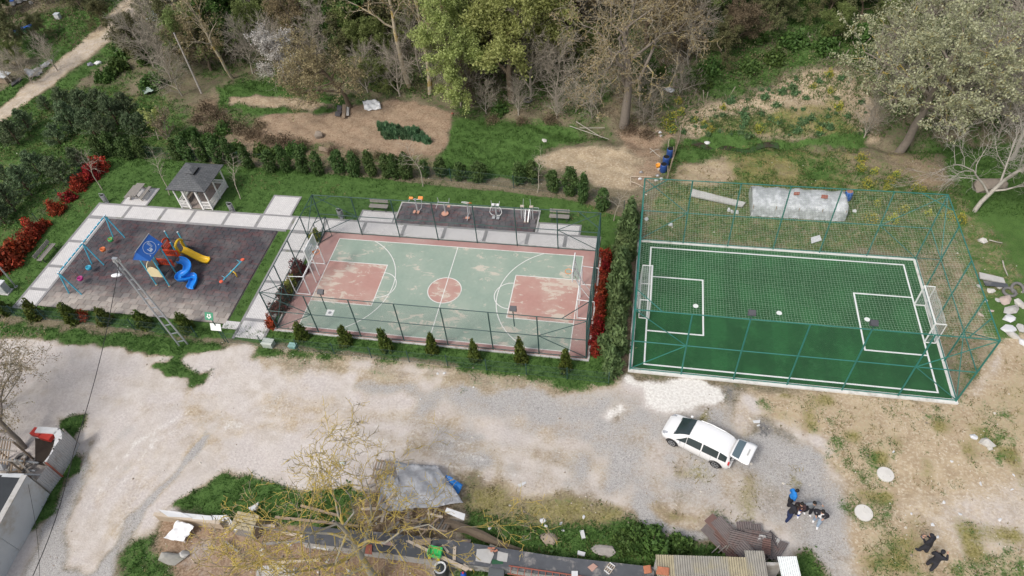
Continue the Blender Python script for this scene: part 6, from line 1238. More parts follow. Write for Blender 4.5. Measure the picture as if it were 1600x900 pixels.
for s in (-1, 1):
    side_window(-1.88, -1.42, .10, .84, s, .08, .88); side_window(-1.36, -.42, .08, .88, s); side_window(-.34, .55, .08, .88, s, .08, .86); side_window(.58, 1.18, .08, .84, s, .04, .12)
    for x in (-1.375, 1.375):
        w_ = thing('wheel', None, None); w_.parent = car; Mx = Matrix.Rotation(RAD(90), 3, 'X')
        del_ = [k for k in w_.keys()]
        for k in del_: del w_[k]
        MB().lathe((x, s * .80, .325), [(.20, -.11), (.31, -.11), (.325, -.08), (.325, .08), (.31, .11), (.20, .11)], 20, 0, Mx).build('tyre', TYR, w_, True)
        mb = MB(); mb.lathe((x, s * .80, .325), [(.205, -.10), (.205, .10)], 18, 0, Mx)
        rm = mb.build('rim', M('rim_dark', (.10, .10, .10), .5), w_)
        mb = MB()
        for q in range(5): a = 6.2832 * q / 5; mb.beam((x, s * .905, .325), (x + .2 * math.cos(a), s * .905, .325 + .2 * math.sin(a)), .02, .075, up=(0, 1, 0))
        mb.tube([(x + .2 * math.cos(a), s * .905, .325 + .2 * math.sin(a)) for a in np.linspace(0, 6.2832, 19)[:-1]], .018, 5, closed=True); mb.build('spokes', RIM, w_)
        MB().tube([(x + .37 * math.cos(a), s * .885, .325 + .37 * math.sin(a)) for a in np.linspace(-.15, 3.29, 16)], .035, 6).build('wheel_arch', BLK, car)
    mb = MB(); mb.blob((.98, s * 1.0, 1.0), (.10, .10, .075), random.Random(2), 0, 10, 6, .02); mi = mb.build('mirror', CARW, car, True); MB().beam((1.0, s * .86, .95), (.98, s * .95, .98), .05, .04).build('mirror_arm', BLK, mi)
    mb = MB(); mb.sheet([[(1.78, s * .80, .80), (1.80, s * .60, .875)], [(1.95, s * .79, .77), (1.97, s * .60, .82)], [(2.08, s * .735, .67), (2.12, s * .58, .69)]]); mb.v = [(a + .015, b, c + .012) for a, b, c in mb.v]; mb.build('headlight', HLG, car)
    MB().box((-2.06, s * .80, .98), (.10, .10, .26)).build('tail_light', TRED, car)
    for xh in (-.55, .35): MB().beam((xh, s * .905, .82), (xh - .16, s * .91, .82), .02, .03).build('door_handle', CARW, car)
    for xl in (-1.0, -.38, .62, 1.22): MB().tube([side_pt(xl, 0, s, .003), (xl, s * (np.interp(xl, xs, SS[:, 0]) + .003), .45), (xl, s * (np.interp(xl, xs, SS[:, 0]) * .985 + .003), .36)], .005, 4).build('door_seam', M('seam', (.1, .1, .1), .6), car)
    MB().tube([(-1.75, s * .60, 1.60), (-1.2, s * .64, 1.695), (-.3, s * .655, 1.71), (.3, s * .63, 1.66)], .016, 5).build('roof_rail', CARW, car)
mb = MB(); rr = []
for x in np.linspace(.52, 1.40, 10):
    w, zl, zb, zr, wr = [np.interp(x, xs, SS[:, i]) for i in range(5)]; rr.append([(x + .012, f * wr * .93, zr + .024 - .03 * f * f) for f in np.linspace(-1, 1, 9)])
mb.sheet(rr); mb.v = [(a, b, c + .012) for a, b, c in mb.v]; wsd = mb.build('windscreen', GLS, car, True)
for y in (-.35, .25): MB().tube([(1.38, y, 1.06), (1.15, y + .35, 1.25)], .008, 4).build('wiper', BLK, wsd)
MB().box((1.42, 0, 1.005), (.06, 1.3, .02)).build('cowl', BLK, car); MB().box((2.17, 0, .42), (.06, .9, .10)).build('grille', BLK, car); MB().box((2.195, 0, .54), (.02, .5, .11)).build('number_plate', PLT, car)
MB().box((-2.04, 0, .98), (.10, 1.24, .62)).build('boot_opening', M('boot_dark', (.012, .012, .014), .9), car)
MB().box((-2.14, 0, .60), (.10, 1.5, .26)).build('rear_bumper', CARW, car)
# tailgate: hinged at the roof edge, swung up past level
tg = thing('tailgate', None, None, (-1.96, 0, 1.60)); tg.parent = car
for k in list(tg.keys()): del tg[k]
tg['label'] = 'raised white tailgate with window and number plate'; tg.rotation_euler = (0, RAD(6), 0)
mb = MB(); prof = [(0, .60), (-.12, .66), (-.55, .70), (-.7, .74), (-1.0, .74), (-1.12, .70)]; rr = []
for x, hw in prof: rr.append([(x, hw * f, .03 + .05 * (1 - f * f) - .03 * abs(x)) for f in np.linspace(-1, 1, 9)])
mb.sheet(rr, 0, .07); mb.build('tailgate_shell', CARW, tg, True)
mb = MB(); rr = []
for x in np.linspace(-.09, -.52, 4):
    hw = np.interp(-x, [0, .12, .55], [.52, .60, .63]); rr.append([(x, hw * f, .045 + .05 * (1 - f * f) - .03 * abs(x)) for f in np.linspace(-1, 1, 7)])
mb.sheet(rr); mb.build('rear_window', M('rear_glass', (.10, .14, .16), .08, .25, 1.5, spec=.8), tg, True)
MB().box((-.86, 0, .065), (.13, .52, .012)).build('number_plate', PLT, tg)
mb = MB()
for k in range(6): mb.box((-.86, -.2 + .075 * k, .074), (.07, .035, .003))
mb.build('plate_characters', BLK, tg)
for s in (-1, 1): MB().tube([(-.08, s * .62, -.02), (-.45, s * .66, -.05), (-.06, s * .68, -.5)], .012, 5).build('gas_strut', BLK, tg)
MB().tube([(.05, -.5, .07), (.05, .5, .07)], .018, 5).build('high_brake_light', TRED, car) if False else None

# ---------------------------------------------------------------- people
def cmat(nm, c): return M('cloth_' + nm, c, .85, .2, 9)
SKIN = M('skin', (.52, .31, .22), .6, .08, 6); HAIR = M('hair', (.015, .012, .010), .6, .2)
def person(u, v, face, H, label, top, legs, shoes, arms, step=(.12, -.05), lean=.05, bend=(0, 0), extra=None, inner=None, sleeve=True, hairc=None):
    """face: heading in degrees (0 = +y). arms: ((elbow),(wrist)) for left and right in body frame (x right, y front)"""
    b = gp(u, v); s = H * 1.08 / 1.7; t = thing('person', label, 'person', b, RAD(face)); J = {}
    pel = (0, 0, .90); J['pel'] = pel; J['spn'] = (0, .03 + lean * .4, 1.12); J['che'] = (0, .02 + lean * .9, 1.32); J['nec'] = (0, .03 + lean * 1.2, 1.46); J['hd0'] = (0, .05 + lean * 1.5, 1.52)
    for sd, k, a in ((-1, 'l', arms[0]), (1, 'r', arms[1])):
        J['sh' + k] = (sd * .185, .01 + lean, 1.40); J['el' + k] = a[0]; J['wr' + k] = a[1]
        f = step[0] if sd < 0 else step[1]; bk = bend[0] if sd < 0 else bend[1]
        J['hp' + k] = (sd * .095, 0, .88); J['kn' + k] = (sd * .11, f * .55 + .03 + bk, .49); J['an' + k] = (sd * .12, f, .09); J['to' + k] = (sd * .14, f + .17, .035)
    Rd = dict(pel=.185, spn=.185, che=.20, nec=.062, hd0=.05, shl=.112, shr=.112, ell=.08, elr=.08, wrl=.042, wrr=.042, hpl=.135, hpr=.135, knl=.105, knr=.105, anl=.075, anr=.075, tol=.04, tor=.04)
    E = [('pel', 'spn', 0), ('spn', 'che', 0), ('che', 'nec', 3), ('nec', 'hd0', 3)]
    for k in 'lr': E += [('che', 'sh' + k, 0), ('sh' + k, 'el' + k, 0), ('el' + k, 'wr' + k, 0 if sleeve else 3), ('pel', 'hp' + k, 1), ('hp' + k, 'kn' + k, 1), ('kn' + k, 'an' + k, 1), ('an' + k, 'to' + k, 2)]
    nm = list(J); me = bpy.data.meshes.new('skel'); me.from_pydata([tuple(s * c for c in J[k]) for k in nm], [(nm.index(a), nm.index(c)) for a, c, _ in E], [])
    o = bpy.data.objects.new('skel', me); COL.objects.link(o); md = o.modifiers.new('s', 'SKIN'); sv = me.skin_vertices[0].data
    for i, k in enumerate(nm): sv[i].radius = (Rd[k] * s, Rd[k] * s * (.72 if k in ('pel', 'spn', 'che') else 1)); sv[i].use_root = k == 'pel'
    md.branch_smoothing = .4; o.modifiers.new('d', 'SUBSURF').levels = 1
    dg = bpy.context.evaluated_depsgraph_get(); ev = o.evaluated_get(dg); m2 = bpy.data.meshes.new_from_object(ev); bpy.data.objects.remove(o)
    mb = MB(); mb.v = [tuple(q.co) for q in m2.vertices]; mb.f = [tuple(p.vertices) for p in m2.polygons]
    SE = [(np.array(J[a]) * s, np.array(J[c]) * s, mi) for a, c, mi in E]
    for p in m2.polygons:
        c = np.array(p.center); best = (9, 0)
        for A, B, mi in SE:
            tt = np.clip((c - A) @ (B - A) / ((B - A) @ (B - A)), 0, 1); dd = np.linalg.norm(c - A - tt * (B - A))
            if dd < best[0]: best = (dd, mi)
        mi = best[1]
        if mi == 3 and c[2] < 1.53 * s and abs(c[0]) < .3: mi = 0
        if inner and mi == 0 and abs(c[0]) < .06 and c[1] > .05 and c[2] > .95 * s: mi = 4
        if mi == 0 and c[2] < .93 * s and abs(c[0]) < .12 * s: mi = 1
        mb.m.append(mi)
    # head and hands belong to the same body mesh
    hc = Vector((0, .08 + lean * 1.7, 1.60)) * s; rs = random.Random(1); mb.blob(hc, (.086 * s, .108 * s, .125 * s), rs, 3, 12, 8, .0); mb.blob(hc + Vector((0, .10, -.015)) * s, (.014 * s, .022 * s, .024 * s), rs, 3, 6, 4, 0)
    for sd in (-1, 1):
        mb.blob(hc + Vector((sd * .08, -.01, -.01)) * s, (.012 * s, .025 * s, .035 * s), rs, 3, 6, 4, 0); mb.blob(hc + Vector((sd * .03, .088, .015)) * s, (.012 * s, .01 * s, .009 * s), rs, 5, 6, 4, 0)
    mb.box(hc + Vector((0, .095, -.055)) * s, (.04 * s, .008, .01 * s), 0, 5)
    for k, sd in (('l', -1), ('r', 1)):
        w_ = Vector(J['wr' + k]) * s; d = (w_ - Vector(J['el' + k]) * s).normalized(); side = d.cross(Vector((0, 0, 1)))
        side = side.normalized() if side.length > .2 else Vector((sd, 0, 0)); mb.tube([w_, w_ + d * .05 * s, w_ + d * .09 * s], [.03 * s, .042 * s, .034 * s], 6, 3)
        for f_ in range(4):
            a = w_ + d * .08 * s + side * (f_ - 1.5) * .018 * s; L = (.07, .08, .075, .06)[f_] * s; mb.tube([a, a + d * L * .55 - Vector((0, 0, .006)), a + d * L - Vector((0, .0, .02))], [.0095, .009, .007], 5, 3)
        a = w_ + d * .03 * s - side * .032 * s * sd; mb.tube([a, a + d * .03 * s - side * .025 * s * sd, a + d * .06 * s - side * .03 * s * sd], [.012, .011, .008], 5, 3)
    mb.build('body', [top, legs, shoes, SKIN, inner or SKIN, HAIR], t, True)
    hb = MB(); hb.blob(hc + Vector((0, -.018, .03)) * s, (.102 * s, .118 * s, .118 * s), rs, 0, 12, 8, .03)
    hb.v = [(x, y, z if not (y > hc.y + .03 * s and z < hc.z + .05 * s) else max(z, hc.z + .05 * s)) for x, y, z in hb.v]; hb.build('hair', hairc or HAIR, t, True)
    if extra: extra(t, s)
    return t
DN = ((-.26, 0, 1.14), (-.24, .10, .90)), ((.26, 0, 1.14), (.24, .10, .90)); FWD = ((-.25, .10, 1.14), (-.10, .32, 1.12)), ((.25, .10, 1.14), (.10, .32, 1.12)); AK = ((-.36, -.05, 1.18), (-.20, .12, 1.02)), ((.36, -.05, 1.18), (.20, .12, 1.02)); OUT = ((-.38, .02, 1.28), (-.52, .12, 1.18)), ((.38, .02, 1.28), (.52, .12, 1.18))
cB = cmat('blue', (.02, .20, .58)); cK = cmat('black', (.022, .022, .028)); cN = cmat('navy', (.018, .032, .10)); cG = cmat('grey', (.19, .21, .23)); cJ = cmat('jean', (.30, .38, .48)); cW = cmat('white', (.75, .75, .76)); cD = cmat('dark', (.035, .036, .046)); cR = cmat('royal', (.02, .06, .28)); cKr = cmat('blackred', (.055, .032, .034))
person(1231, 788, -75, 1.62, 'boy in a bright blue jacket and black trousers, furthest from camera', cB, cK, cD, DN, (.06, -.08))
person(1229, 812, -60, 1.58, 'boy in black top and navy trousers striding with white shoes', cK, cN, cW, FWD, (.15, -.15), .12)
def ball(t, s): MB().lathe((0, .36 * s, 1.10 * s), [(.001, -.12), (.06, -.104), (.104, -.06), (.12, 0), (.104, .06), (.06, .104), (.001, .12)], 14).build('held_ball_cover', cW, t, True)
p3 = person(1243, 804, 165, 1.6, 'boy in a black jacket and dark blue trousers holding a white ball', cKr, cR, cW, FWD, (.06, -.02))
bl = MB().lathe((0, 0, 0), [(.001, -.11), (.06, -.095), (.095, -.055), (.11, 0), (.095, .055), (.06, .095), (.001, .11)], 14).build('ball', M('white_ball', (.8, .8, .8), .4, .05), None, True); tag(bl, 'white ball held by the boy in the black jacket', 'ball')
f = RAD(165); bl.location = p3.location + Vector((-math.sin(f) * .40, math.cos(f) * .40, 1.07))
person(1260, 802, 195, 1.58, 'boy in a grey jacket with arms spread wide', cG, cK, cW, OUT, (.10, -.08))
person(1274, 818, 160, 1.68, 'boy in black jacket, white shirt and pale jeans', cK, cJ, cW, AK, (.16, -.12), .02, (0, 0), None, cW)
def pad_(t, s): pass
m1 = person(1441, 863, 40, 1.76, 'man in black clothes and hood walking up the dirt', cK, cD, cD, FWD, (.14, -.10), .06, (.0, .0), None, None, True, cK)
m2_ = person(1450, 888, -35, 1.76, 'man in a black jacket raising a hand, nearest the bottom right', cK, cD, cD, (((-.27, .08, 1.16), (-.18, .28, 1.15)), ((.32, .14, 1.30), (.20, .30, 1.52))), (.10, -.08), .08, (.0, .0), None, None, True, cK)
ctl = thing('tablet', 'dark flat controller held by the man in black', 'tablet', m1.location + Vector((-math.sin(RAD(40)) * .44, math.cos(RAD(40)) * .44, 1.17)), RAD(40))
MB().box((0, 0, 0), (.26, .19, .02), rx=RAD(20)).build('case', BLK, ctl); MB().box((0, -.002, .012), (.23, .16, .006), rx=RAD(20)).build('screen', M('screen_grey', (.16, .18, .22), .2), ctl)

# ---------------------------------------------------------------- loose objects: helpers
CONC = M('old_concrete', (.46, .45, .43), .9, .22, 3, dirt=(.28, .26, .22), dirt_amt=.45, bump=.01); RUSTR = M('rust_red', (.30, .10, .07), .8, .3, 5); BIT = M('bitumen_roof', (.085, .09, .10), .75, .3, 2.5, dirt=(.30, .28, .26), dirt_amt=.35, dscale=1.6); BLOCK = M('grey_block', (.40, .39, .37), .9, .2, 5, dirt=(.25, .22, .18)); PLK = M('pale_plank', (.50, .42, .33), .85, .25, 6); PLK2 = M('brown_plank', (.30, .23, .165), .85, .3, 6); PLAS = M('white_sheet', (.62, .625, .63), .5, .1, 4, dirt=(.55, .54, .5)); ROCK = M('pale_rock', (.52, .50, .46), .9, .2, 3, dirt=(.33, .30, .26), bump=.02); BROCK = M('brown_rock', (.25, .21, .17), .9, .25, 3, bump=.03)
def rock(u, v, r, label, mat=ROCK, name='rock', seed=0, rz=0.0, rough=.25, group=None):
    p = gp(u, v); q = random.Random(seed or int(u * 7 + v)); bm = bmesh.new()
    for _ in range(26):
        d = Vector((q.gauss(0, 1), q.gauss(0, 1), q.gauss(0, 1))).normalized(); k = q.uniform(1 - rough * 1.2, 1.08); bm.verts.new((d.x * r[0] * k, d.y * r[1] * k, max(-.3 * r[2], d.z * r[2] * k) + r[2] * .3))
    g = bmesh.ops.convex_hull(bm, input=bm.verts)['geom_interior']; bmesh.ops.delete(bm, geom=[e for e in g if isinstance(e, bmesh.types.BMVert)], context='VERTS')
    me = bpy.data.meshes.new(name); bm.to_mesh(me); bm.free(); me.materials.append(mat); return tag(link(name, me, None, p, rz), label, 'rock', group)
def board(name, label, cat, quad, th=.05, mat=PLK, z=.06, group=None):
    """flat board lying with its corners over four picture points, at height z above the ground"""
    P = [gp(u, v, z if not hasattr(z, '__len__') else z[i]) for i, (u, v) in enumerate(quad)]; c = sum(P, Vector()) / len(P); n = len(P); nr = (P[1] - P[0]).cross(P[2] - P[0]).normalized()
    if nr.z < 0: nr = -nr
    mb = MB(); mb.add([p - c for p in P] + [p - c - nr * th for p in P], [tuple(range(n)), tuple(range(2 * n - 1, n - 1, -1))] + [(i, n + i, n + (i + 1) % n, (i + 1) % n) for i in range(n)]); return tag(mb.build(name, mat, None, False, c), label, cat, group)
def tarp(name, label, cat, quad, z, mat, amp=.12, seed=1, th=.015, nx=14, ny=12, sag=0.0):
    P = [gp(u, v, z[i]) for i, (u, v) in enumerate(quad)]; c = sum(P, Vector()) / 4; rs = random.Random(seed); ph = [rs.uniform(0, 6) for _ in range(8)]; rr = []
    for j in range(ny + 1):
        b = j / ny; r = []
        for i in range(nx + 1):
            a = i / nx; p = (P[0] * (1 - a) + P[1] * a) * (1 - b) + (P[3] * (1 - a) + P[2] * a) * b
            h = amp * (math.sin(7 * a + 5 * b + ph[0]) * .4 + math.sin(13 * a - 9 * b + ph[1]) * .3 + math.sin(4 * a + 15 * b + ph[2]) * .3 + rs.uniform(-.25, .25)) - sag * math.sin(math.pi * a) * math.sin(math.pi * b)
            e = .04 * (math.sin(9 * a + ph[3]) + math.sin(8 * b + ph[4])) * (P[1] - P[0]).length * .25
            r.append(p - c + Vector((e * .4, e * .4, h)))
        rr.append(r)
    mb = MB(); mb.sheet(rr[::-1], 0, th); return tag(mb.build(name, mat, None, True, c), label, cat)
def stick(name, label, cat, a, b, r=.04, mat=PLK, za=.05, zb=.05, sq=True):
    A = gp(*a, za); B = gp(*b, zb); c = (A + B) / 2; mb = MB()
    if sq: mb.beam(A - c, B - c, r * 2, r * 1.4)
    else: mb.tube([(A.lerp(B, f) - c + Vector((r * .7 * math.sin(f * 5 + A.x), r * .9 * math.sin(f * 4.3 + A.y), .03 * math.sin(3.1 * f)))) for f in np.linspace(0, 1, 8)], [r * (1 - .35 * f + .08 * math.sin(f * 17)) for f in np.linspace(0, 1, 8)], 8)
    return tag(mb.build(name, mat, None, False, c), label, cat)
def corr(w, l, waves, amp, th=.008, n=4):
    """corrugated sheet lying in xy, ridges along y"""
    rr = []
    for j in (0, 1):
        rr.append([(-w / 2 + w * i / (waves * n), -l / 2 + l * j, amp * math.sin(2 * math.pi * i / n)) for i in range(waves * n + 1)])
    mb = MB(); mb.sheet(rr, 0, th); return mb
# ---------------------------------------------------------------- right hand open ground
for u, v, lb, r in ((1383, 742, 'pale round concrete cover on the tan ground, the upper one', .46), (1349, 802, 'pale round concrete cover beside the gravel, the lower one', .48)):
    p = gp(u, v); mb = MB(); mb.lathe((0, 0, -.05), [(r, 0), (r, .15), (r * .96, .17)], 26); o = thing('concrete_cover', lb, 'manhole cover', p, 0, 'round concrete covers'); mb.build('slab', M('pale_concrete', (.62, .60, .56), .9, .12, 3, dirt=(.45, .42, .38), dirt_amt=.3), o); mb = MB(); mb.lathe((.12, .1, .118), [(r * .35, 0), (r * .34, .012)], 18); mb.build('lid', M('cover_lid', (.60, .58, .54), .9), o)
rock(1541, 693, (.50, .36, .22), 'flat pale grey boulder in the tuft of grass at right', seed=3, rz=-.4); rock(1546, 701, (.22, .16, .12), 'small stone touching the flat pale boulder', seed=4); rock(1521, 683, (.24, .2, .1), 'small square pale stone above the flat boulder', PLAS, seed=6, rough=.05)
board('paper_scrap', 'white scrap lying on the dark tar patch', 'litter', [(1176, 657), (1188, 656), (1187, 661), (1178, 661)], .02, PLAS, .04)
rubble = [(1485, 415, .5), (1548, 455, .35), (1560, 448, .3), (1570, 470, .55), (1580, 485, .6), (1575, 498, .5), (1592, 475, .45), (1560, 470, .25), (1548, 486, .25), (1595, 515, .5), (1575, 515, .45), (1582, 525, .45), (1530, 448, .25), (1532, 492, .22), (1540, 470, .2), (1598, 535, .4)]
for i, (u, v, s) in enumerate(rubble[1:]):
    rock(u, v, (s * random.uniform(.8, 1.2), s * random.uniform(.5, .9), s * random.uniform(.3, .5)), f'broken pale concrete lump, {ORD[i]} of the rubble heap right of the football cage', (ROCK, CONC, M('pink_rubble', (.46, .37, .32), .9, .25, 4), CONC, PLAS)[i % 5], 'rubble_lump', i + 30, random.uniform(0, 3), .22, 'rubble heap right of the football cage')
board('concrete_slab', 'long tilted concrete slab at the head of the rubble heap', 'slab', [(1530, 425), (1568, 434), (1571, 442), (1532, 434)], .12, CONC, .25); board('bitumen_sheet', 'dark bitumen sheet lying in the rubble heap', 'sheet', [(1536, 438), (1574, 443), (1576, 449), (1540, 446)], .03, BIT, .2)
def tyre(u, v, label, R=.32, tilt=(0, 0), z=.12):
    p = gp(u, v); mb = MB(); mb.tube([(R * math.cos(q), R * math.sin(q), z) for q in np.linspace(0, 6.2832, 23)[:-1]], .10, 8, closed=True); o = tag(mb.build('scrap_rubber_ring', M('dusty_tyre', (.16, .155, .15), .9), None, True, p), label, 'tyre'); o.rotation_euler[:2] = tilt
tyre(1588, 452, 'grey dusty tyre on the rubble heap', .42, (.5, .2)); tyre(1576, 458, 'dark tyre lying under the dusty one', .38)
stick('dead_branch', 'bent dead branch beside the rubble heap', 'branch', (1566, 408), (1574, 430), .05, B_PALE, .1, .1, False); stick('dead_branch', 'forked dead branches above the rubble heap', 'branch', (1545, 375), (1566, 380), .04, B_PALE, .3, .1, False)
rock(1540, 296, (1.1, .8, .75), 'large brown boulder under the bare white tree', BROCK, seed=61, rough=.15); rock(1561, 292, (.65, .6, .55), 'smaller brown boulder beside the large one', BROCK, seed=62, rough=.15); rock(1535, 378, (.4, .3, .25), 'pale stone on the bank above the rubble', seed=63)
# litter specks individually placed
for i, (u, v) in enumerate(sorted([(1583, 742), (1487, 721), (1581, 765), (1475, 785), (1562, 812), (1457, 820), (1465, 839), (1396, 706), (1532, 756), (1424, 803), (1500, 803), (912, 808), (850, 812), (853, 822), (876, 818), (880, 829), (765, 825), (520, 815), (740, 605), (684, 584), (694, 583), (657, 624), (1185, 665)])):
    rock(u, v, (random.uniform(.08, .16), random.uniform(.06, .12), .05), f'small white scrap on the ground, {ORD[i]} counted from the left', PLAS, 'litter_scrap', i + 90, random.uniform(0, 3), .3, 'white scraps on the ground')
# ---------------------------------------------------------------- behind the football cage
gh = thing('plastic_shelter', 'low shelter wrapped in grey plastic sheet behind the football cage', 'shelter', (0, 0, 0))
a, b, c, d = [at(*q) for q in ((1172, 334, 0), (1320, 348, 0), (1322, 318, 0), (1174, 306, 0))]; x0, x1, y0, y1 = a.x, b.x, (a.y + b.y) / 2, (a.y + b.y) / 2 + 2.6; zz = -.1
kp = NT('plastic_film'); nz = kp.noise(2.2, 5, .7); kp.l(kp.mix(kp.ramp(nz, .4, .65), (.40, .42, .43), (.62, .64, .66)), kp.b.inputs['Base Color']); kp.b.inputs['Roughness'].default_value = .3; kp.b.inputs['Alpha'].default_value = .9; kp.bump(kp.noise(5, 4, .6), .05, .8); kp.m.name = 'plastic_film'
rs = random.Random(4); rr = []
for j in range(12):
    f = j / 11; r = []
    for i in range(26):
        x = x0 + (x1 - x0) * i / 25; prof = [(y0 - .08, .05), (y0 - .03, .65), (y0 + .1, 1.15), (y0 + .6, 1.32), (y0 + 1.4, 1.4), (y0 + 2.2, 1.2), (y1, .9), (y1 + .1, .05)]; s = f * 7; k = min(int(s), 6); q = s - k
        y = prof[k][0] * (1 - q) + prof[k + 1][0] * q; z = prof[k][1] * (1 - q) + prof[k + 1][1] * q; r.append((x + rs.uniform(-.03, .03), y + rs.uniform(-.03, .03), zz + z + rs.uniform(-.05, .05) + .06 * math.sin(i * 1.1)))
    rr.append(r)
mb = MB(); mb.sheet(rr, 0, .01); mb.build('plastic_cover', kp.m, gh, True)
for x in np.linspace(x0 + .1, x1 - .1, 5): MB().tube([(x, y0, zz), (x, y0 + .05, zz + 1.1), (x, y0 + 1.3, zz + 1.33), (x, y1 - .05, zz + .85), (x, y1, zz)], .03, 5).build('hoop', PLK2, gh)
for x in (x0, x1): mb = MB(); mb.add([(x, y0, zz), (x, y1, zz), (x, y1 - .05, zz + .88), (x, y0 + 1.4, zz + 1.34), (x, y0 + .1, zz + 1.1)], [(0, 1, 2, 3, 4)]); mb.build('end_sheet', kp.m, gh)
for i, (u, v, mt_) in enumerate(((1245, 302, RUSTR), (1290, 305, RUSTR), (1225, 296, RUSTR))): pass
board('roof_tile', 'reddish board lying on the plastic shelter, right one', 'board', [(1284, 304), (1294, 305), (1293, 310), (1283, 309)], .04, RUSTR, 1.42); board('roof_tile', 'reddish board lying on the plastic shelter, left one', 'board', [(1241, 300), (1250, 300), (1249, 304), (1240, 304)], .04, RUSTR, 1.45)
board('concrete_beam', 'long pale concrete panel lying behind the football cage', 'slab', [(1082, 295), (1165, 316), (1160, 322), (1080, 305)], .14, CONC, .3)
for i, (u, v, s) in enumerate(((1138, 330, .3), (1144, 332, .32), (1152, 333, .3))): rock(u, v, (.16, .14, s), f'white sack standing by the plastic shelter, {ORD[i]} from the left', PLAS, 'sack', i + 120, 0, .15, 'white sacks by the plastic shelter')
board('white_board', 'white board lying on the soil behind the football cage', 'board', [(1267, 371), (1281, 367), (1284, 375), (1268, 380)], .05, PLAS, .1)
MB_ = thing('blue_barrel', 'blue barrel at the right end of the plastic shelter', 'barrel', gp(1323, 312)); MB().lathe((0, 0, 0), [(.25, 0), (.29, .1), (.3, .45), (.29, .8), (.26, .88)], 16).build('drum', M('barrel_blue', (.03, .12, .42), .4), MB_, True); MB().lathe((0, 0, .88), [(.25, 0), (.24, .02)], 16).build('lid', M('barrel_lid', (.30, .14, .10), .6), MB_)
rock(1335, 330, (.2, .18, .15), 'white stone right of the plastic shelter', PLAS, seed=130); rock(1010, 343, (.22, .2, .18), 'white stone inside the back left corner outside the pitch', PLAS, seed=131); rock(1048, 352, (.2, .2, .2), 'white round stone outside the pitch back line', PLAS, seed=132)
# junk corner with stick fence and barrels
for i, (u, v, h) in enumerate(((1046, 246, .95), (1040, 258, .9), (1036, 268, .8))):
    t = thing('water_barrel', f'dark blue water barrel, {ORD[i]} from the back by the stick fence', 'barrel', gp(u, v), 0, 'water barrels by the stick fence'); MB().lathe((0, 0, 0), [(.26, 0), (.3, .1), (.3, h - .1), (.27, h)], 14).build('drum', M('barrel_dark_blue', (.025, .07, .24), .4), t, True); MB().lathe((0, 0, h - .06), [(.25, 0), (.25, .065)], 14).build('opening', M('dark_void', (.01, .01, .01), .9), t)
t = thing('orange_bucket', 'orange bucket in the junk corner', 'bucket', gp(1028, 261)); MB().lathe((0, 0, 0), [(.16, 0), (.23, .3), (.2, .3), (.15, .05)], 14).build('pail', M('bucket_orange', (.75, .32, .03), .5), t, True); MB().tube([(.22 * math.cos(q), 0, .3 + .16 * math.sin(q)) for q in np.linspace(0, 3.14, 9)], .008, 4).build('handle', MET, t)
sf = thing('stick_fence', 'rough stick fence beside the blue barrels', 'fence', (0, 0, 0))
for i in range(14):
    f = i / 13; p = gp(1062 - 20 * f, 215 + 65 * f); MB().tube([p, p + Vector((random.gauss(0, .08), random.gauss(0, .08), random.uniform(.9, 1.6)))], [.035, .02], 5).build('stick', PLK2 if i % 3 else PLK, sf)
for f0, f1, z in ((0, .5, .9), (.45, 1, .8), (0, .6, .5)): A = gp(1062 - 20 * f0, 215 + 65 * f0, z); B = gp(1062 - 20 * f1, 215 + 65 * f1, z); MB().tube([A, B], .03, 5).build('rail', PLK2, sf)
for i, (a, b, m_) in enumerate((((985, 276), (1018, 276), PLK), ((985, 277), (985, 290), PLK), ((986, 284), (1012, 295), PLK), ((1015, 232), (1031, 245), B_PALE), ((1015, 238), (1030, 233), B_PALE), ((1046, 218), (1042, 240), PLK), ((890, 197), (952, 218), B_PALE), ((905, 200), (945, 200), B_PALE), ((900, 190), (940, 215), B_PALE), ((1028, 204), (1012, 216), PLK), ((1072, 262), (1050, 275), PLK2))):
    stick('old_pole', f'weathered pole, {ORD[i]} of the junk strewn behind the court corner', 'pole', a, b, .035, m_, .25, .35, False)['group'] = 'old poles strewn behind the court corner'
for i, (u, v) in enumerate(((1000, 280), (1030, 265), (1027, 275), (1033, 280), (1025, 283), (1002, 270), (1031, 208), (1033, 213))): rock(u, v, (.2, .16, .16), f'pale junk lump, {ORD[i]} in the junk corner behind the court', (PLAS, CONC, GRYS)[i % 3], 'junk_lump', 140 + i, 0, .3, 'junk corner behind the court')
# ---------------------------------------------------------------- gardens and woods: finds
tarp('white_tarp', 'crumpled white tarp at the edge of the brown plot', 'tarp', [(566, 156), (592, 157), (596, 170), (570, 173)], [.5, .5, .1, .1], PLAS, .18, 5); board('old_chest', 'dark box beside the tarp in the brown plot', 'box', [(527, 164), (534, 165), (533, 172), (526, 171)], .4, M('dark_box', (.10, .095, .10), .8), .4); board('old_door', 'brown plank leaning beside the dark box', 'plank', [(535, 163), (541, 163), (539, 183), (534, 183)], .06, PLK2, .3); board('grey_slab', 'grey slab beside the brown plank', 'slab', [(542, 163), (546, 163), (545, 180), (541, 180)], .05, CONC, .25); board('dark_slab', 'dark slab at the foot of the brown plank', 'slab', [(524, 174), (533, 175), (531, 181), (523, 180)], .08, M('dark_box', (.10, .095, .10), .8), .15)
rock(499, 214, (.55, .45, .55), 'dark brown stump at the front of the brown plot', BROCK, 'stump', 151, 0, .15); board('pallet_scrap', 'dark wooden scrap behind the hedge row', 'plank', [(498, 228), (515, 232), (513, 238), (498, 234)], .08, PLK2, .2)
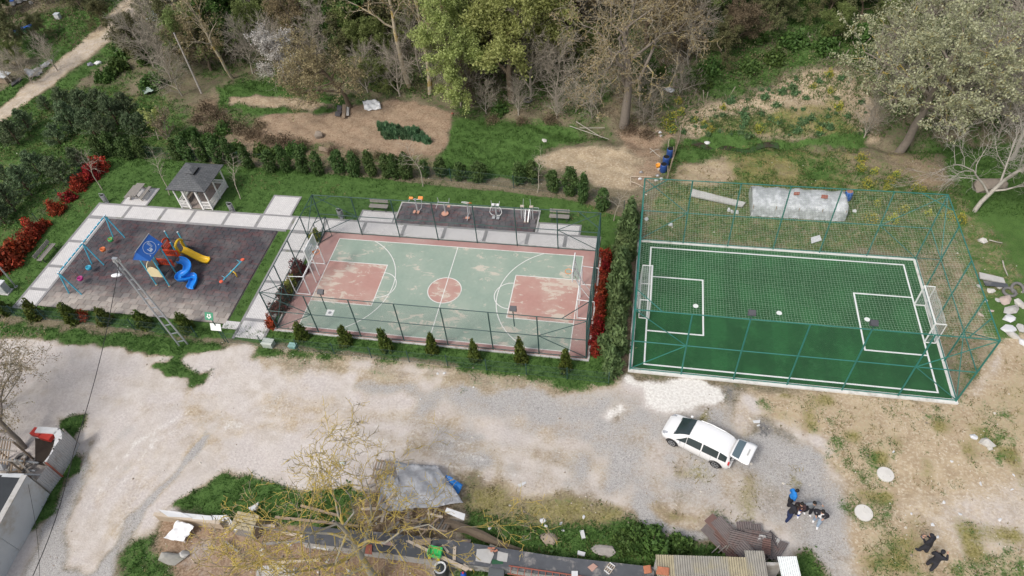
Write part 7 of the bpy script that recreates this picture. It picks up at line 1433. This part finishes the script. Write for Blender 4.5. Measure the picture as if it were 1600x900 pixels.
rock(707, 178, (.14, .14, .14), 'red and white marker stone at the plot corner', RUSTR, seed=155); rock(1222, 96, (.35, .3, .3), 'pale boulder on the bramble slope', seed=156); rock(1046, 142, (.6, .4, .25), 'white rubble among the brush right of the lichen tree', PLAS, seed=157); rock(1054, 136, (.5, .3, .25), 'brown rubble beside the white rubble', BROCK, seed=158); rock(850, 221, (.3, .25, .2), 'tan stone in the bright green grass', ROCK, seed=159); rock(1105, 224, (.28, .2, .18), 'pale stone at the stream end', PLAS, seed=160)
tyre(825, 158, 'dark tyre lying by the grey thicket', .35)
# beehives at top left
for row_, (u0, v0) in enumerate(((22, 8), (30, 55))):
    for k in range(3):
        p = gp(u0 + 9.5 * k, v0 - 3.6 * k); t = thing('beehive', f'small blue and green hive box, {ORD[k]} from the left in the {("upper", "lower")[row_]} row', 'hive', p, RAD(15), 'hive boxes at top left')
        MB().box((0, 0, .32), (.55, .5, .5)).build('box', M(('hive_white', 'hive_green')[row_], ((.6, .58, .55), (.10, .32, .22))[row_], .6), t); MB().box((0, .05, .60), (.62, .62, .06)).build('lid', M('hive_blue', (.03, .13, .50), .5), t); MB().box((0, -.27, .14), (.5, .1, .04)).build('landing_board', PLAS, t)
for k, (u, v) in enumerate(((49, 6), (52, 47))): rock(u, v, (.3, .3, .3), ('pale sack beside the upper hive row', 'pale sack beside the lower hive row')[k], ROCK, 'sack', 170 + k)
t = thing('white_box', 'small white box standing in the upper left meadow', 'box', gp(92, 29)); MB().box((0, 0, .3), (.6, .5, .6)).build('case', PLAS, t); MB().box((0, 0, .63), (.66, .56, .05)).build('lid', M('box_lid', (.5, .55, .57), .5), t)
tarp('grey_tarp', 'grey tarp heap by the dirt track', 'tarp', [(38, 110), (64, 104), (66, 114), (45, 122)], [.6, .5, .1, .1], M('grey_tarp', (.36, .37, .38), .6, .15, 4), .2, 8); tarp('grey_tarp', 'second grey tarp trailing along the track verge', 'tarp', [(62, 102), (80, 92), (82, 96), (66, 108)], [.3, .2, .1, .1], M('grey_tarp', (.36, .37, .38), .6, .15, 4), .12, 9)
t = thing('tin_roof_hut', 'low hut with a white tin roof at the left edge', 'hut', gp(8, 127)); MB().box((0, 0, .4), (1.3, .9, .8)).build('wall', PLK2, t); q = MB().box((0, 0, .86), (1.7, 1.2, .05), ry=.12).build('roof', M('tin_white', (.62, .65, .66), .4), t)
board('dark_trough', 'dark plank trough beside the tin hut', 'trough', [(17, 130), (32, 120), (33, 123), (18, 134)], .2, M('dark_box', (.10, .095, .10), .8), .2)
tarp('white_film', 'pale crumpled plastic film beside the track', 'tarp', [(231, 14), (248, 18), (246, 32), (228, 33)], [.5, .5, .1, .1], M('film_pale', (.60, .68, .70), .4, .15, 5), .22, 12)
rock(141, 102, (.4, .35, .3), 'grey rubbish bag beside the dirt track', M('bag_grey', (.22, .22, .26), .6, .3, 6), 'rubbish_bag', 180, 0, .3); rock(153, 100, (.5, .28, .3), 'white mattress roll beside the rubbish bag', PLAS, 'mattress_roll', 181, .3, .1)
tarp('green_cover', 'grey green domed cover among the pines', 'tarp', [(219, 140), (231, 136), (240, 141), (226, 147)], [.2, .7, .6, .2], M('cover_green', (.26, .33, .29), .6), .08, 14)
for u, v, lb, sz in ((421, 540, 'pale green utility box on the front verge', (.75, .5, .45)), (458, 542, 'small turquoise lid on the front verge', (.5, .35, .2))):
    t = thing('utility_box', lb, 'box', gp(u, v), -.05); MB().box((0, 0, sz[2] / 2), sz).build('case', M('box_pale_green', (.42, .47, .41), .6) if sz[0] > .6 else M('box_turquoise', (.22, .42, .38), .6), t); MB().box((0, 0, sz[2] + .02), (sz[0] + .06, sz[1] + .06, .05)).build('lid', M('box_lid_green', (.52, .56, .50), .6) if sz[0] > .6 else M('box_turquoise2', (.30, .50, .46), .6), t)
rock(1, 452, (.01, .01, .01), 'x', seed=1) if False else None

# ---------------------------------------------------------------- foreground sheds and yard
# long low flat roof with bitumen felt
top_e = [(478, 822), (600, 832), (720, 846), (860, 868), (1022, 886)]; bot_e = [(470, 846), (605, 864), (720, 880), (850, 897), (1022, 912)]
sh = thing('low_flat_shed', 'long low block shed with dark bitumen roof at the bottom edge', 'shed', (0, 0, 0)); hz = .95
for i in range(4):
    q = [at(*top_e[i], hz), at(*top_e[i + 1], hz), at(*bot_e[i + 1], hz), at(*bot_e[i], hz)]; MB().prism([(p.x, p.y) for p in q], hz - .1, [hz + .004 * i] * 4).build('roof_sheet', BIT, sh)
A = at(*bot_e[0], hz); B = at(*bot_e[2], hz); C_ = at(*bot_e[4], hz)
for P_, Q_ in ((A, B), (B, C_)):
    L = (Q_ - P_).length; nb = int(L / .62); dd = (Q_ - P_) / nb; ang = math.atan2(dd.y, dd.x)
    for r in range(3):
        for k in range(nb):
            c = P_ + dd * (k + .5 + (.5 if r % 2 else 0) - (.25 if r % 2 else 0)); MB().box((c.x, c.y + .10, .14 + r * .272), (L / nb - .02, .18, .258), ang).build('block', BLOCK, sh)
A2 = at(*top_e[0], hz); C2 = at(*top_e[4], hz); MB().beam((A2.x, A2.y - .1, .42), (C2.x, C2.y - .1, .42), .15, .84).build('back_wall', BLOCK, sh)
# things lying on that roof
def onroof(f, *a, **k): return f(*a, **k)
board('timber_beam', 'long timber beam lying across the bitumen roof', 'beam', [(634, 845), (640, 844), (734, 888), (728, 892)], .12, PLK, hz + .16); board('plank', 'weathered plank piece beside the timber beam', 'plank', [(644, 844), (673, 841), (673, 850), (645, 853)], .05, PLK2, hz + .14); board('plank', 'short pale plank on the bitumen roof', 'plank', [(692, 850), (702, 862), (699, 864), (690, 852)], .05, PLK, hz + .1)
board('plank', 'broken pale plank right of the green cart', 'plank', [(708, 855), (713, 853), (712, 875), (707, 876)], .05, PLK, hz + .1); board('plank', 'thin plank near the roof edge', 'plank', [(725, 880), (738, 890), (736, 892), (724, 882)], .04, PLK, hz + .1); board('plank', 'pinkish plank at the left end of the bitumen roof', 'plank', [(575, 842), (616, 848), (615, 853), (574, 847)], .05, M('pink_plank', (.42, .30, .26), .85), hz + .1)
board('red_sheet', 'faded red panel on the left of the bitumen roof', 'panel', [(565, 850), (581, 851), (581, 866), (566, 864)], .05, RUSTR, hz + .1); board('concrete_sheet', 'flat grey concrete sheet on the bitumen roof', 'slab', [(745, 858), (768, 857), (772, 866), (766, 880), (743, 876)], .06, CONC, hz + .1); board('concrete_sheet', 'second concrete sheet right of the bricks', 'slab', [(778, 861), (794, 865), (792, 878), (776, 876)], .05, CONC, hz + .1); board('foam_board', 'cream foam board leaning at the roof edge', 'board', [(768, 843), (818, 859), (816, 862), (764, 855)], .06, M('cream_foam', (.58, .54, .42), .8), .35)
for i in range(4): c = at(765 + 4 * (i % 2) + 2 * i, 857 + 4 * (i // 2), hz + .1); tag(MB().box((0, 0, 0), (.19, .09, .06), .2 * i).build('brick', M('red_brick', (.46, .20, .13), .85), None, False, (c.x, c.y, hz + .13)), f'loose red brick, {ORD[i]} beside the concrete sheets', 'brick', 'loose bricks on the bitumen roof')
# green cart
c = at(681, 866, hz); t = thing('toy_cart', 'bright green plastic cart with yellow wheels on the bitumen roof', 'cart', (c.x, c.y, hz + .02), -.05); GCT = M('cart_green', (.06, .55, .14), .4)
MB().box((0, 0, .17), (.72, .5, .03)).build('floor', GCT, t)
for a_, b_ in (((0, .25, .3), (.74, .03, .28)), ((0, -.25, .3), (.74, .03, .28)), ((.36, 0, .3), (.03, .47, .28)), ((-.36, 0, .3), (.03, .47, .28))): MB().box(a_, b_).build('side', GCT, t)
for x in (-.25, .25): MB().lathe((x, -.3, .09), [(.09, -.03), (.09, .03)], 12, 0, Matrix.Rotation(RAD(90), 3, 'X')).build('wheel', M('wheel_yellow', (.75, .55, .04), .5), t)
# ladder and red sheet
t = thing('rusty_ladder', 'rusty red ladder lying along the bitumen roof', 'ladder', (0, 0, 0)); A = at(795, 884, hz + .1); B = at(925, 903, hz + .1); dv = (B - A).normalized(); nv = Vector((-dv.y, dv.x, 0)) * -.42
for o_ in (Vector(), nv): MB().beam(A + o_, B + o_, .05, .05).build('rail', RUSTR, t)
for k in range(12): f = (k + .4) / 12; MB().beam(A.lerp(B, f), A.lerp(B, f) + nv, .035, .035).build('rung', RUSTR, t)
board('red_sheet', 'reddish sheet lying beside the rusty ladder', 'sheet', [(828, 885), (880, 889), (880, 894), (830, 893)], .03, RUSTR, hz + .06); board('white_tray', 'white tray at the end of the rusty ladder', 'tray', [(893, 892), (903, 892), (903, 902), (893, 902)], .06, PLAS, hz + .2); board('clay_slab', 'pinkish clay slab on the bitumen roof', 'slab', [(918, 886), (927, 880), (934, 885), (925, 893)], .06, M('clay', (.42, .26, .21), .85), hz + .1)
t = thing('plastic_rack', 'small white and tan plastic rack on the bitumen roof', 'rack', (0, 0, 0)); A = at(944, 891, hz + .1); B = at(953, 879, hz + .1); nv = (at(952, 897, hz + .1) - A)
for k in range(4): MB().beam(A + nv * (k / 3), B + nv * (k / 3), .04, .04).build('bar', PLK, t)
for f in (0, .5, 1): MB().beam(A.lerp(B, f), A.lerp(B, f) + nv, .05, .05).build('cross_bar', PLAS, t)
for k, (u, v, nt_) in enumerate(((1012, 891, 5), (1032, 893, 6))):
    c = at(u, v, hz + (.1 if k == 0 else 1.25)); t = thing('roof_tile_stack', ('orange clay roof tiles stacked at the end of the bitumen roof', 'orange clay roof tiles lying on the corrugated roof')[k], 'roof tiles', c, .2 - .25 * k)
    for i in range(nt_):
        mb = MB(); rr = [[(-.12 + i * .09 * (1 if k else .6) + .09 * math.sin(q), y_, .05 + .05 * math.cos(q) + .02 * i) for q in np.linspace(-1.5, 1.5, 6)] for y_ in (-.2, .2)]; mb.sheet(rr, 0, .015); mb.build('tile', M('clay_tile', (.40, .155, .085), .8, .35, 6), t)
c = at(690, 893, .4); t = thing('dark_barrel', 'dark barrel with white rope at the bottom edge', 'barrel', (c.x, c.y, 0)); MB().lathe((0, 0, 0), [(.34, 0), (.38, .2), (.38, .8), (.34, .95)], 18).build('drum', M('barrel_black', (.04, .045, .045), .5), t, True)
for k in range(3): MB().tube([((.26 + .03 * k) * math.cos(q), (.26 + .03 * k) * math.sin(q), .96 + .02 * k) for q in np.linspace(0, 6.28, 19)[:-1]], .02, 5, closed=True).build('rope', PLAS, t)
c = at(724, 897, .6); t = thing('water_bottle', 'blue water bottle at the bottom edge', 'bottle', (c.x, c.y, .3)); MB().lathe((0, 0, 0), [(.15, 0), (.16, .3), (.08, .4), (.05, .46)], 14).build('body', M('bottle_blue', (.02, .10, .50), .25), t, True); MB().lathe((0, 0, .46), [(.06, 0), (.06, .05)], 10).build('cap', M('cap_red', (.45, .05, .06), .4), t)
rock(777, 884, (.1, .1, .1), 'x', seed=1) if False else None
board('dark_crate', 'dark grey box with green rim at the bottom edge', 'crate', [(765, 882), (788, 882), (787, 902), (762, 902)], .7, M('crate_grey', (.10, .11, .115), .7), .9); board('green_mat', 'dark green mat on the bitumen roof', 'mat', [(769, 874), (786, 876), (786, 881), (768, 881)], .03, M('mat_green', (.03, .10, .05), .9), hz + .1)
# corrugated shed
cs = thing('corrugated_shed', 'shed with mossy grey corrugated roof at the bottom edge', 'shed', (0, 0, 0)); CORR = M('asbestos_sheet', (.30, .285, .25), .9, .3, 3, dirt=(.36, .32, .20), dirt_amt=.5, dscale=.9); P0 = at(1025, 868, 2.2); P1 = at(1222, 874, 2.2); Pd = at(1020, 905, 2.0)
wd = (P1 - P0).length; ang = math.atan2(P1.y - P0.y, P1.x - P0.x); ns = 7
for r, (l0, zz, cnt_) in enumerate(((0.0, 2.28, 6), (1.05, 2.14, 7), (2.5, 2.0, 7))):
    for k in range(cnt_):
        sw_ = wd / ns; lw_ = 1.25 if r == 0 else 1.6; me = corr(sw_ + .06, lw_, 8, .028); c = P0 + Vector((math.cos(ang), math.sin(ang), 0)) * (sw_ * (k + .5)) - Vector((-math.sin(ang), math.cos(ang), 0)) * (l0 + lw_ / 2 - (.35 if k == 5 and r == 0 else 0))
        o = me.build('roof_sheet', CORR if (k + r) % 4 else M('asbestos_yellow', (.36, .32, .22), .9, .3, 3, dirt=(.24, .22, .18)), cs, False, (c.x, c.y, zz + .006 * (k % 2))); o.rotation_euler = (.09, 0, ang)
for k in range(26):
    c = P0 + Vector((math.cos(ang), math.sin(ang), 0)) * (wd * (k + random.random()) / 26) - Vector((0, 1, 0)) * (1.1 if k % 3 else random.uniform(1.3, 2.2)); MB().box((c.x, c.y, 2.30 - .1 * (P0.y - c.y) + .03), (.05, .12, .03)).build('white_patch', PLAS, cs)
for a_, b_ in ((P0 - Vector((0, .2, 0)), P1 - Vector((0, .2, 0))),): MB().beam((a_.x, a_.y, 1.05), (b_.x, b_.y, 1.05), .15, 2.1).build('wall', BLOCK, cs)
p = at(1236, 884, 2.1); me = corr(.95, 2.6, 9, .03); t = tag(me.build('plastic_roof_sheet', M('white_corrugated', (.72, .75, .74), .45, .06), None, False, (p.x, p.y - .9, 2.16)), 'white corrugated plastic sheet at the right end of the shed', 'sheet'); t.rotation_euler = (.09, 0, ang + .05)
board('rusty_hatch', 'brown hatch board on the corrugated roof', 'board', [(1186, 890), (1196, 890), (1197, 905), (1186, 905)], .04, RUSTR, 2.2)
# heap of old roofing sheets
OLD = M('old_roof_sheet', (.175, .15, .145), .85, .3, 4, dirt=(.19, .115, .10), dirt_amt=.45, dscale=1.1); OLD2 = M('old_roof_red', (.19, .115, .10), .85, .3, 4, dirt=(.16, .14, .13), dirt_amt=.5); hs_ = random.Random(21)
for i, (u, v, z, rz, l, tl) in enumerate([(1128, 828, .5, .9, 1.9, .35), (1140, 836, .6, .8, 2.1, .25), (1122, 842, .35, .95, 1.9, .3), (1150, 846, .7, .7, 2.0, .2), (1135, 852, .45, .85, 1.8, .3), (1165, 845, .8, 1.45, 1.7, .15), (1178, 834, .5, .05, 1.2, .1), (1165, 832, .45, .1, 1.2, .1), (1180, 850, .75, 1.5, 1.6, .12), (1172, 857, .6, 1.5, 1.6, .1), (1205, 852, .4, -.6, 1.5, .4), (1195, 862, .35, -.9, 1.4, .35), (1150, 862, .3, .6, 1.4, .2), (1185, 842, .6, 1.55, 1.4, .1), (1212, 858, .3, -.5, 1.3, .5)]):
    p = gp(u, v, z); me = corr(.85, l, 7, .03); o = tag(me.build('roofing_sheet', OLD2 if i % 4 == 0 else OLD, None, False, p), f'old corrugated roofing sheet, {ORD[i]} in the heap beside the shed', 'sheet', 'heap of old roofing sheets'); o.rotation_euler = (hs_.gauss(0, .1), tl * hs_.choice((-1, 1)), rz)
for i in range(9): p = gp(1120 + 9 * i, 858 + hs_.uniform(-4, 4)); stick('splinter', f'splintered lath, {ORD[i]} sticking out of the roofing heap', 'lath', (1112 + 10 * i, 864), (1120 + 9 * i + hs_.uniform(-8, 8), 852), .025, GWD, .2, .7)['group'] = 'laths in the roofing heap'
tarp('pale_cloth', 'pale grey cloth on the roofing heap', 'tarp', [(1187, 834), (1198, 838), (1197, 854), (1183, 846)], [.9, .8, .5, .8], M('cloth_pale', (.42, .41, .40), .8), .08, 33, .01); board('concrete_post', 'grey concrete strip right of the roofing heap', 'post', [(1211, 840), (1218, 842), (1222, 874), (1213, 874)], .15, CONC, .2)
# wood pile under a plastic sheet
wpile = thing('wood_pile', 'stacked firewood and boards under the grey plastic sheet', 'wood pile', (0, 0, 0)); hs_ = random.Random(31)
for i in range(60):
    u, v = hs_.uniform(575, 690), hs_.uniform(745, 826); z = hs_.uniform(.15, .75); p = gp(u, v, z); L = hs_.uniform(.5, 1.5); q = hs_.gauss(.9, .6); d_ = Vector((math.cos(q), math.sin(q), hs_.gauss(0, .12))) * L / 2; MB().beam(p - d_, p + d_, hs_.uniform(.08, .18), .04).build('board', (PLK, PLK2, GWD)[i % 3], wpile)
kf = NT('clear_film'); kf.l(kf.mix(kf.ramp(kf.noise(2.5, 5, .7), .4, .65), (.36, .36, .37), (.50, .51, .53)), kf.b.inputs['Base Color']); kf.b.inputs['Roughness'].default_value = .35; kf.b.inputs['Alpha'].default_value = .84; kf.bump(kf.noise(6, 4, .6), .04, .7)
tarp('plastic_sheet', 'large grey plastic sheet draped over the wood pile', 'tarp', [(618, 722), (684, 728), (724, 786), (628, 796)], [.75, .7, .75, .95], kf.m, .16, 41, .01, 20, 16, -.2); tarp('plastic_sheet', 'narrow plastic strip hanging at the left of the wood pile', 'tarp', [(596, 740), (622, 745), (630, 800), (590, 796)], [.6, .9, .7, .4], kf.m, .14, 42, .01)
tarp('blue_tarp', 'bright blue tarp piece beside the plastic sheet', 'tarp', [(698, 742), (724, 757), (716, 772), (690, 754)], [.5, .45, .35, .5], M('tarp_blue', (.02, .18, .52), .5, .25, 5), .10, 43); board('white_sheet', 'white panel lying at the right of the wood pile', 'panel', [(698, 793), (727, 803), (725, 813), (695, 800)], .04, M('panel_white', (.80, .80, .79), .5), [.75, .55, .55, .75])
def pallet(u, v, rz, label, tilt=(0, 0), z=.1, w=1.1, l=1.2):
    p = gp(u, v, z); t = thing('wooden_pallet', label, 'pallet', p, rz, 'wooden pallets'); t.rotation_euler[:2] = tilt
    for k in range(7): MB().box((-w / 2 + w * (k + .5) / 7, 0, .11), (w / 7 * .6, l, .022)).build('slat', GWD if k % 2 else PLK2, t)
    for y in (-l / 2 + .06, 0, l / 2 - .06): MB().box((0, y, .05), (w, .09, .09)).build('runner', PLK2, t)
pallet(688, 822, .08, 'weathered pallet leaning at the front of the wood pile', (-.7, 0), .5); pallet(660, 824, .05, 'older pallet standing behind the weathered one', (-.9, 0), .5, .9, 1.0); pallet(598, 735, .9, 'pallet lying at the back of the wood pile', (.1, .1), .5)
stick('fallen_log', 'thick brown tree trunk lying beside the wood pile', 'log', (700, 826), (818, 856), .30, B_BRN, .25, .3, False); board('flat_stone', 'pinkish flat stone in the grass below the log', 'stone', [(722, 842), (736, 843), (734, 850), (720, 846)], .08, M('stone_pink', (.42, .34, .30), .9), .1)
# broken white things in the grass
board('foam_piece', 'long white foam piece standing in the grass', 'foam', [(906, 829), (912, 828), (915, 840), (909, 841)], .12, PLAS, .25); board('foam_piece', 'square white foam piece in the grass by the roof', 'foam', [(903, 860), (915, 863), (913, 869), (902, 866)], .1, PLAS, .2); rock(944, 861, (.75, .35, .18), 'grey ash heap in the grass', M('ash', (.36, .33, .30), .95, .3, 8), 'ash_heap', 201, 0, .12); rock(848, 814, (.24, .16, .12), 'bright white rubble piece near the path edge', PLAS, seed=203); board('paper_scrap', 'pale scrap at the road edge above the grass', 'litter', [(809, 757), (821, 752), (822, 755), (813, 761)], .02, PLAS, .05)
tarp('folded_paper', 'pale blue folded paper under the bare tree', 'litter', [(529, 722), (537, 719), (539, 726), (530, 728)], [.2, .2, .1, .1], M('paper_blue', (.55, .66, .70), .6), .05, 55); rock(858, 842, (.6, .4, .2), 'brown earth heap left of the foam', M('earth', (.33, .27, .21), .95, .3, 6), 'earth_heap', 204, 0, .12)
# yard at lower left of the tree
for i, (q, z) in enumerate((([(247, 796), (282, 800), (300, 809), (262, 807)], .9), ([(283, 801), (330, 806), (332, 813), (302, 811)], .85), ([(331, 805), (352, 805), (350, 814), (333, 813)], .8))): board('white_siding', f'white siding board, {ORD[i]} from the left along the yard edge', 'board', q, .05, PLAS, z, 'white siding boards along the yard')
yw = thing('yard_wall', 'tan wall under the white siding boards of the yard', 'wall', (0, 0, 0)); A = gp(250, 812); B = gp(352, 826); MB().beam((A.x, A.y, .38), (B.x, B.y, .38), .12, .76).build('panel', M('tan_wall', (.42, .34, .25), .9, .25, 4), yw); MB().beam((A.x, A.y, .8), (B.x, B.y, .8), .2, .06).build('cap', PLK, yw)
stick('white_pole', 'white painted pole leaning across the yard', 'pole', (352, 806), (370, 829), .09, PLAS, 1.0, .9); tarp('white_tarp', 'crumpled white tarp in the yard', 'tarp', [(277, 812), (303, 822), (288, 846), (257, 842)], [.8, .6, .3, .35], M('tarp_white', (.78, .78, .78), .6, .06), .14, 61)
t = thing('wooden_crate', 'tall weathered plank crate in the yard', 'crate', gp(392, 826), -.05)
for k in range(7): MB().box((-.6 + .2 * k, -.5, .5), (.18, .04, 1.0)).build('slat', GWD, t)
for k in range(5): MB().box((0, -.4 + .2 * k, 1.02), (1.4, .17, .04)).build('lid_board', M('straw_board', (.40, .34, .22), .9, .3, 6), t)
for x in (-.68, .68): MB().box((x, 0, .5), (.05, 1.0, .98)).build('side', PLK2, t)
board('white_foam', 'white foam block behind the crate', 'foam', [(388, 793), (404, 784), (400, 796), (391, 799)], .15, PLAS, .4)
rock(268, 874, (.75, .5, .45), 'grey hollow boulder in the yard corner', M('boulder_grey', (.32, .31, .28), .9, .3, 4, dirt=(.13, .14, .09)), seed=221, rough=.2); rock(288, 868, (.4, .3, .3), 'smaller grey stone beside the hollow boulder', CONC, seed=222)
for i, (a, b) in enumerate((((330, 818), (430, 822)), ((430, 808), (560, 822)), ((410, 850), (470, 846)), ((440, 832), (520, 846)), ((500, 868), (560, 856)), ((350, 846), (372, 862)), ((420, 880), (500, 875)), ((470, 790), (530, 806)))): stick('old_plank', f'old plank, {ORD[i]} scattered in the yard under the bare tree', 'plank', a, b, .07, (PLK, PLK2, GWD)[i % 3], .25, .2)['group'] = 'old planks in the yard'
board('concrete_pad', 'pale concrete pad at the bottom of the yard', 'slab', [(400, 886), (440, 880), (470, 905), (400, 912)], .1, CONC, .08); board('metal_sheet', 'grey metal sheet in the yard under the bare tree', 'sheet', [(494, 846), (520, 850), (512, 860), (488, 855)], .03, PLAS, .4)
for i, (u, v) in enumerate(sorted((hs_.uniform(380, 620), hs_.uniform(815, 895)) for _ in range(30))): rock(u, v, (hs_.uniform(.08, .2), hs_.uniform(.06, .16), .08), f'small rubbish lump in the yard, {ORD[i]} counted from the left', (CONC, PLK2, BROCK, PLAS)[i % 4], 'rubbish_lump', 300 + i, hs_.uniform(0, 3), .3, 'rubbish lumps in the yard')
# ---------------------------------------------------------------- buildings at lower left
hb = thing('roadside_house', 'old house with pale plaster wall and dark felt roof at the lower left', 'house', (0, 0, 0)); PLW = M('pale_plaster', (.50, .52, .53), .85, .12, 1.2, dirt=(.36, .31, .25), dirt_amt=.45, dscale=.7); hz2 = 2.45
w0 = at(78, 772, 0); w1 = at(32, 860, 0); dd = (w1 - w0).normalized(); w2 = w1 + dd * 7; nn = Vector((dd.y, -dd.x, 0)); nn = nn if nn.x < 0 else -nn
for a_, b_, zt_ in ((w0, w1, hz2), (w1 + nn * .12 + dd * .01, w2, hz2 - .35)): c_ = (a_ + b_) / 2 + nn * .12; o = MB().box((c_.x, c_.y, zt_ / 2), ((b_ - a_).length, .24, zt_), math.atan2(dd.y, dd.x)).build('plaster_wall', PLW, hb)
e_ = w0 + nn * 5; c_ = (w0 + nn * .24 + e_) / 2; MB().box((c_.x, c_.y, hz2 / 2), ((e_ - w0).length - .24, .22, hz2 - .01), math.atan2(nn.y, nn.x)).build('side_wall', PLW, hb)
q = [w0 + nn * .25, w2 + nn * .25, w2 + nn * 5, w0 + nn * 5]; MB().prism([(p.x, p.y) for p in q], hz2 - .25, [hz2 - .12, hz2 - .12, hz2 + .3, hz2 + .3]).build('felt_roof', M('felt_dark', (.035, .04, .045), .7, .3, 2), hb)
MB().beam(w0 + nn * .12 + Vector((0, 0, hz2 + .04)), w1 + nn * .12 + Vector((0, 0, hz2 + .04)), .34, .07).build('parapet', CONC, hb)
mf = thing('sheet_metal_fence', 'grey corrugated metal fence panels beside the pale road', 'fence', (0, 0, 0)); fp = [at(u, v, 0) for u, v in ((125, 695), (119, 710), (110, 724), (97, 746), (80, 770))]
for i in range(4):
    A, B = fp[i], fp[i + 1]; L = (B - A).length; rr = []; N = int(L / .035); dn = (B - A).normalized(); nn_ = Vector((-dn.y, dn.x, 0)); top = (1.75, 1.9, 1.85, 1.6)[i]
    for z_ in (.05, top): rr.append([A.lerp(B, k / N) + nn_ * (.022 * math.sin(2 * math.pi * k / 4)) + Vector((0, 0, z_)) - nn_ * .2 * z_ * 0 for k in range(N + 1)])
    mb = MB(); mb.sheet(rr); mb.add([tuple(Vector(p) - nn_ * .006) for r in rr for p in r], [(k, k + N + 1, k + N + 2, k + 1) for k in range(N)]); mb.build('metal_panel', M('grey_corrugated', (.46, .46, .47), .5, .15, 3, .2, dirt=(.30, .27, .25)), mf)
for p in fp: MB().beam(p + Vector((-.06, 0, 0)), p + Vector((-.06, 0, 1.95)), .08, .08).build('post', GWD, mf)
MB().beam(fp[3] + Vector((.04, .02, .1)), fp[3] + Vector((.04, .02, 1.9)), .2, .06).build('rust_strip', RUSTR, mf)
ar = thing('white_arch_boat', 'white and red curved shell like an upturned boat edge', 'boat', (0, 0, 0)); pts = [at(u, v, .9) for u, v in ((60, 674), (76, 675), (92, 676), (95, 686), (92, 700), (85, 715), (77, 725))]
for i in range(len(pts) - 1): MB().beam(pts[i], pts[i + 1], .42, .5).build('shell_segment', PLAS, ar)
for a, b in (((52, 674), (66, 678)), ((66, 680), (82, 684))): MB().beam(at(*a, .9), at(*b, .9), .5, .3).build('red_panel', M('boat_red', (.45, .04, .03), .5), ar)
q = [at(u, v, .5) for u, v in ((52, 682), (82, 685), (84, 705), (72, 724), (52, 720))]; MB().prism([(p.x, p.y) for p in q], .05, .3).build('floor', M('boat_dark', (.06, .045, .035), .9), ar)
pg = thing('wooden_pergola', 'brown lattice pergola at the left edge', 'pergola', (0, 0, 0)); 
for i in range(9): MB().beam(at(-15 + i * 4, 678 + i * 1.0, 2.2), at(-25 + i * 4.5, 722 + i * 0.5, 2.2), .06, .05).build('lath', PLK2, pg)
for v_ in (684, 700, 716): MB().beam(at(-25, v_, 2.28), at(26, v_ + 5, 2.28), .07, .06).build('cross_lath', GWD, pg)
for u_, v_ in ((-20, 690), (20, 690), (14, 720)): p = at(u_, v_, 2.2); MB().beam((p.x, p.y, 0), (p.x, p.y, 2.2), .1, .1).build('post', PLK2, pg)
hs_ = random.Random(77)
for i in range(16): stick('scrap_lath', f'scrap lath, {ORD[i]} of the heap between pergola and house', 'lath', (hs_.uniform(10, 60), hs_.uniform(715, 745)), (hs_.uniform(5, 65), hs_.uniform(720, 750)), .05, (GWD, PLK2, STL)[i % 3], hs_.uniform(.2, 1.0), hs_.uniform(.2, 1.0))['group'] = 'scrap heap by the house'
rock(3, 733, (.5, .4, .5), 'white tank in the scrap heap at the left edge', PLAS, 'tank', 401, 0, .05); tyre(35, 718, 'dark tyre in the scrap heap by the house', .35)
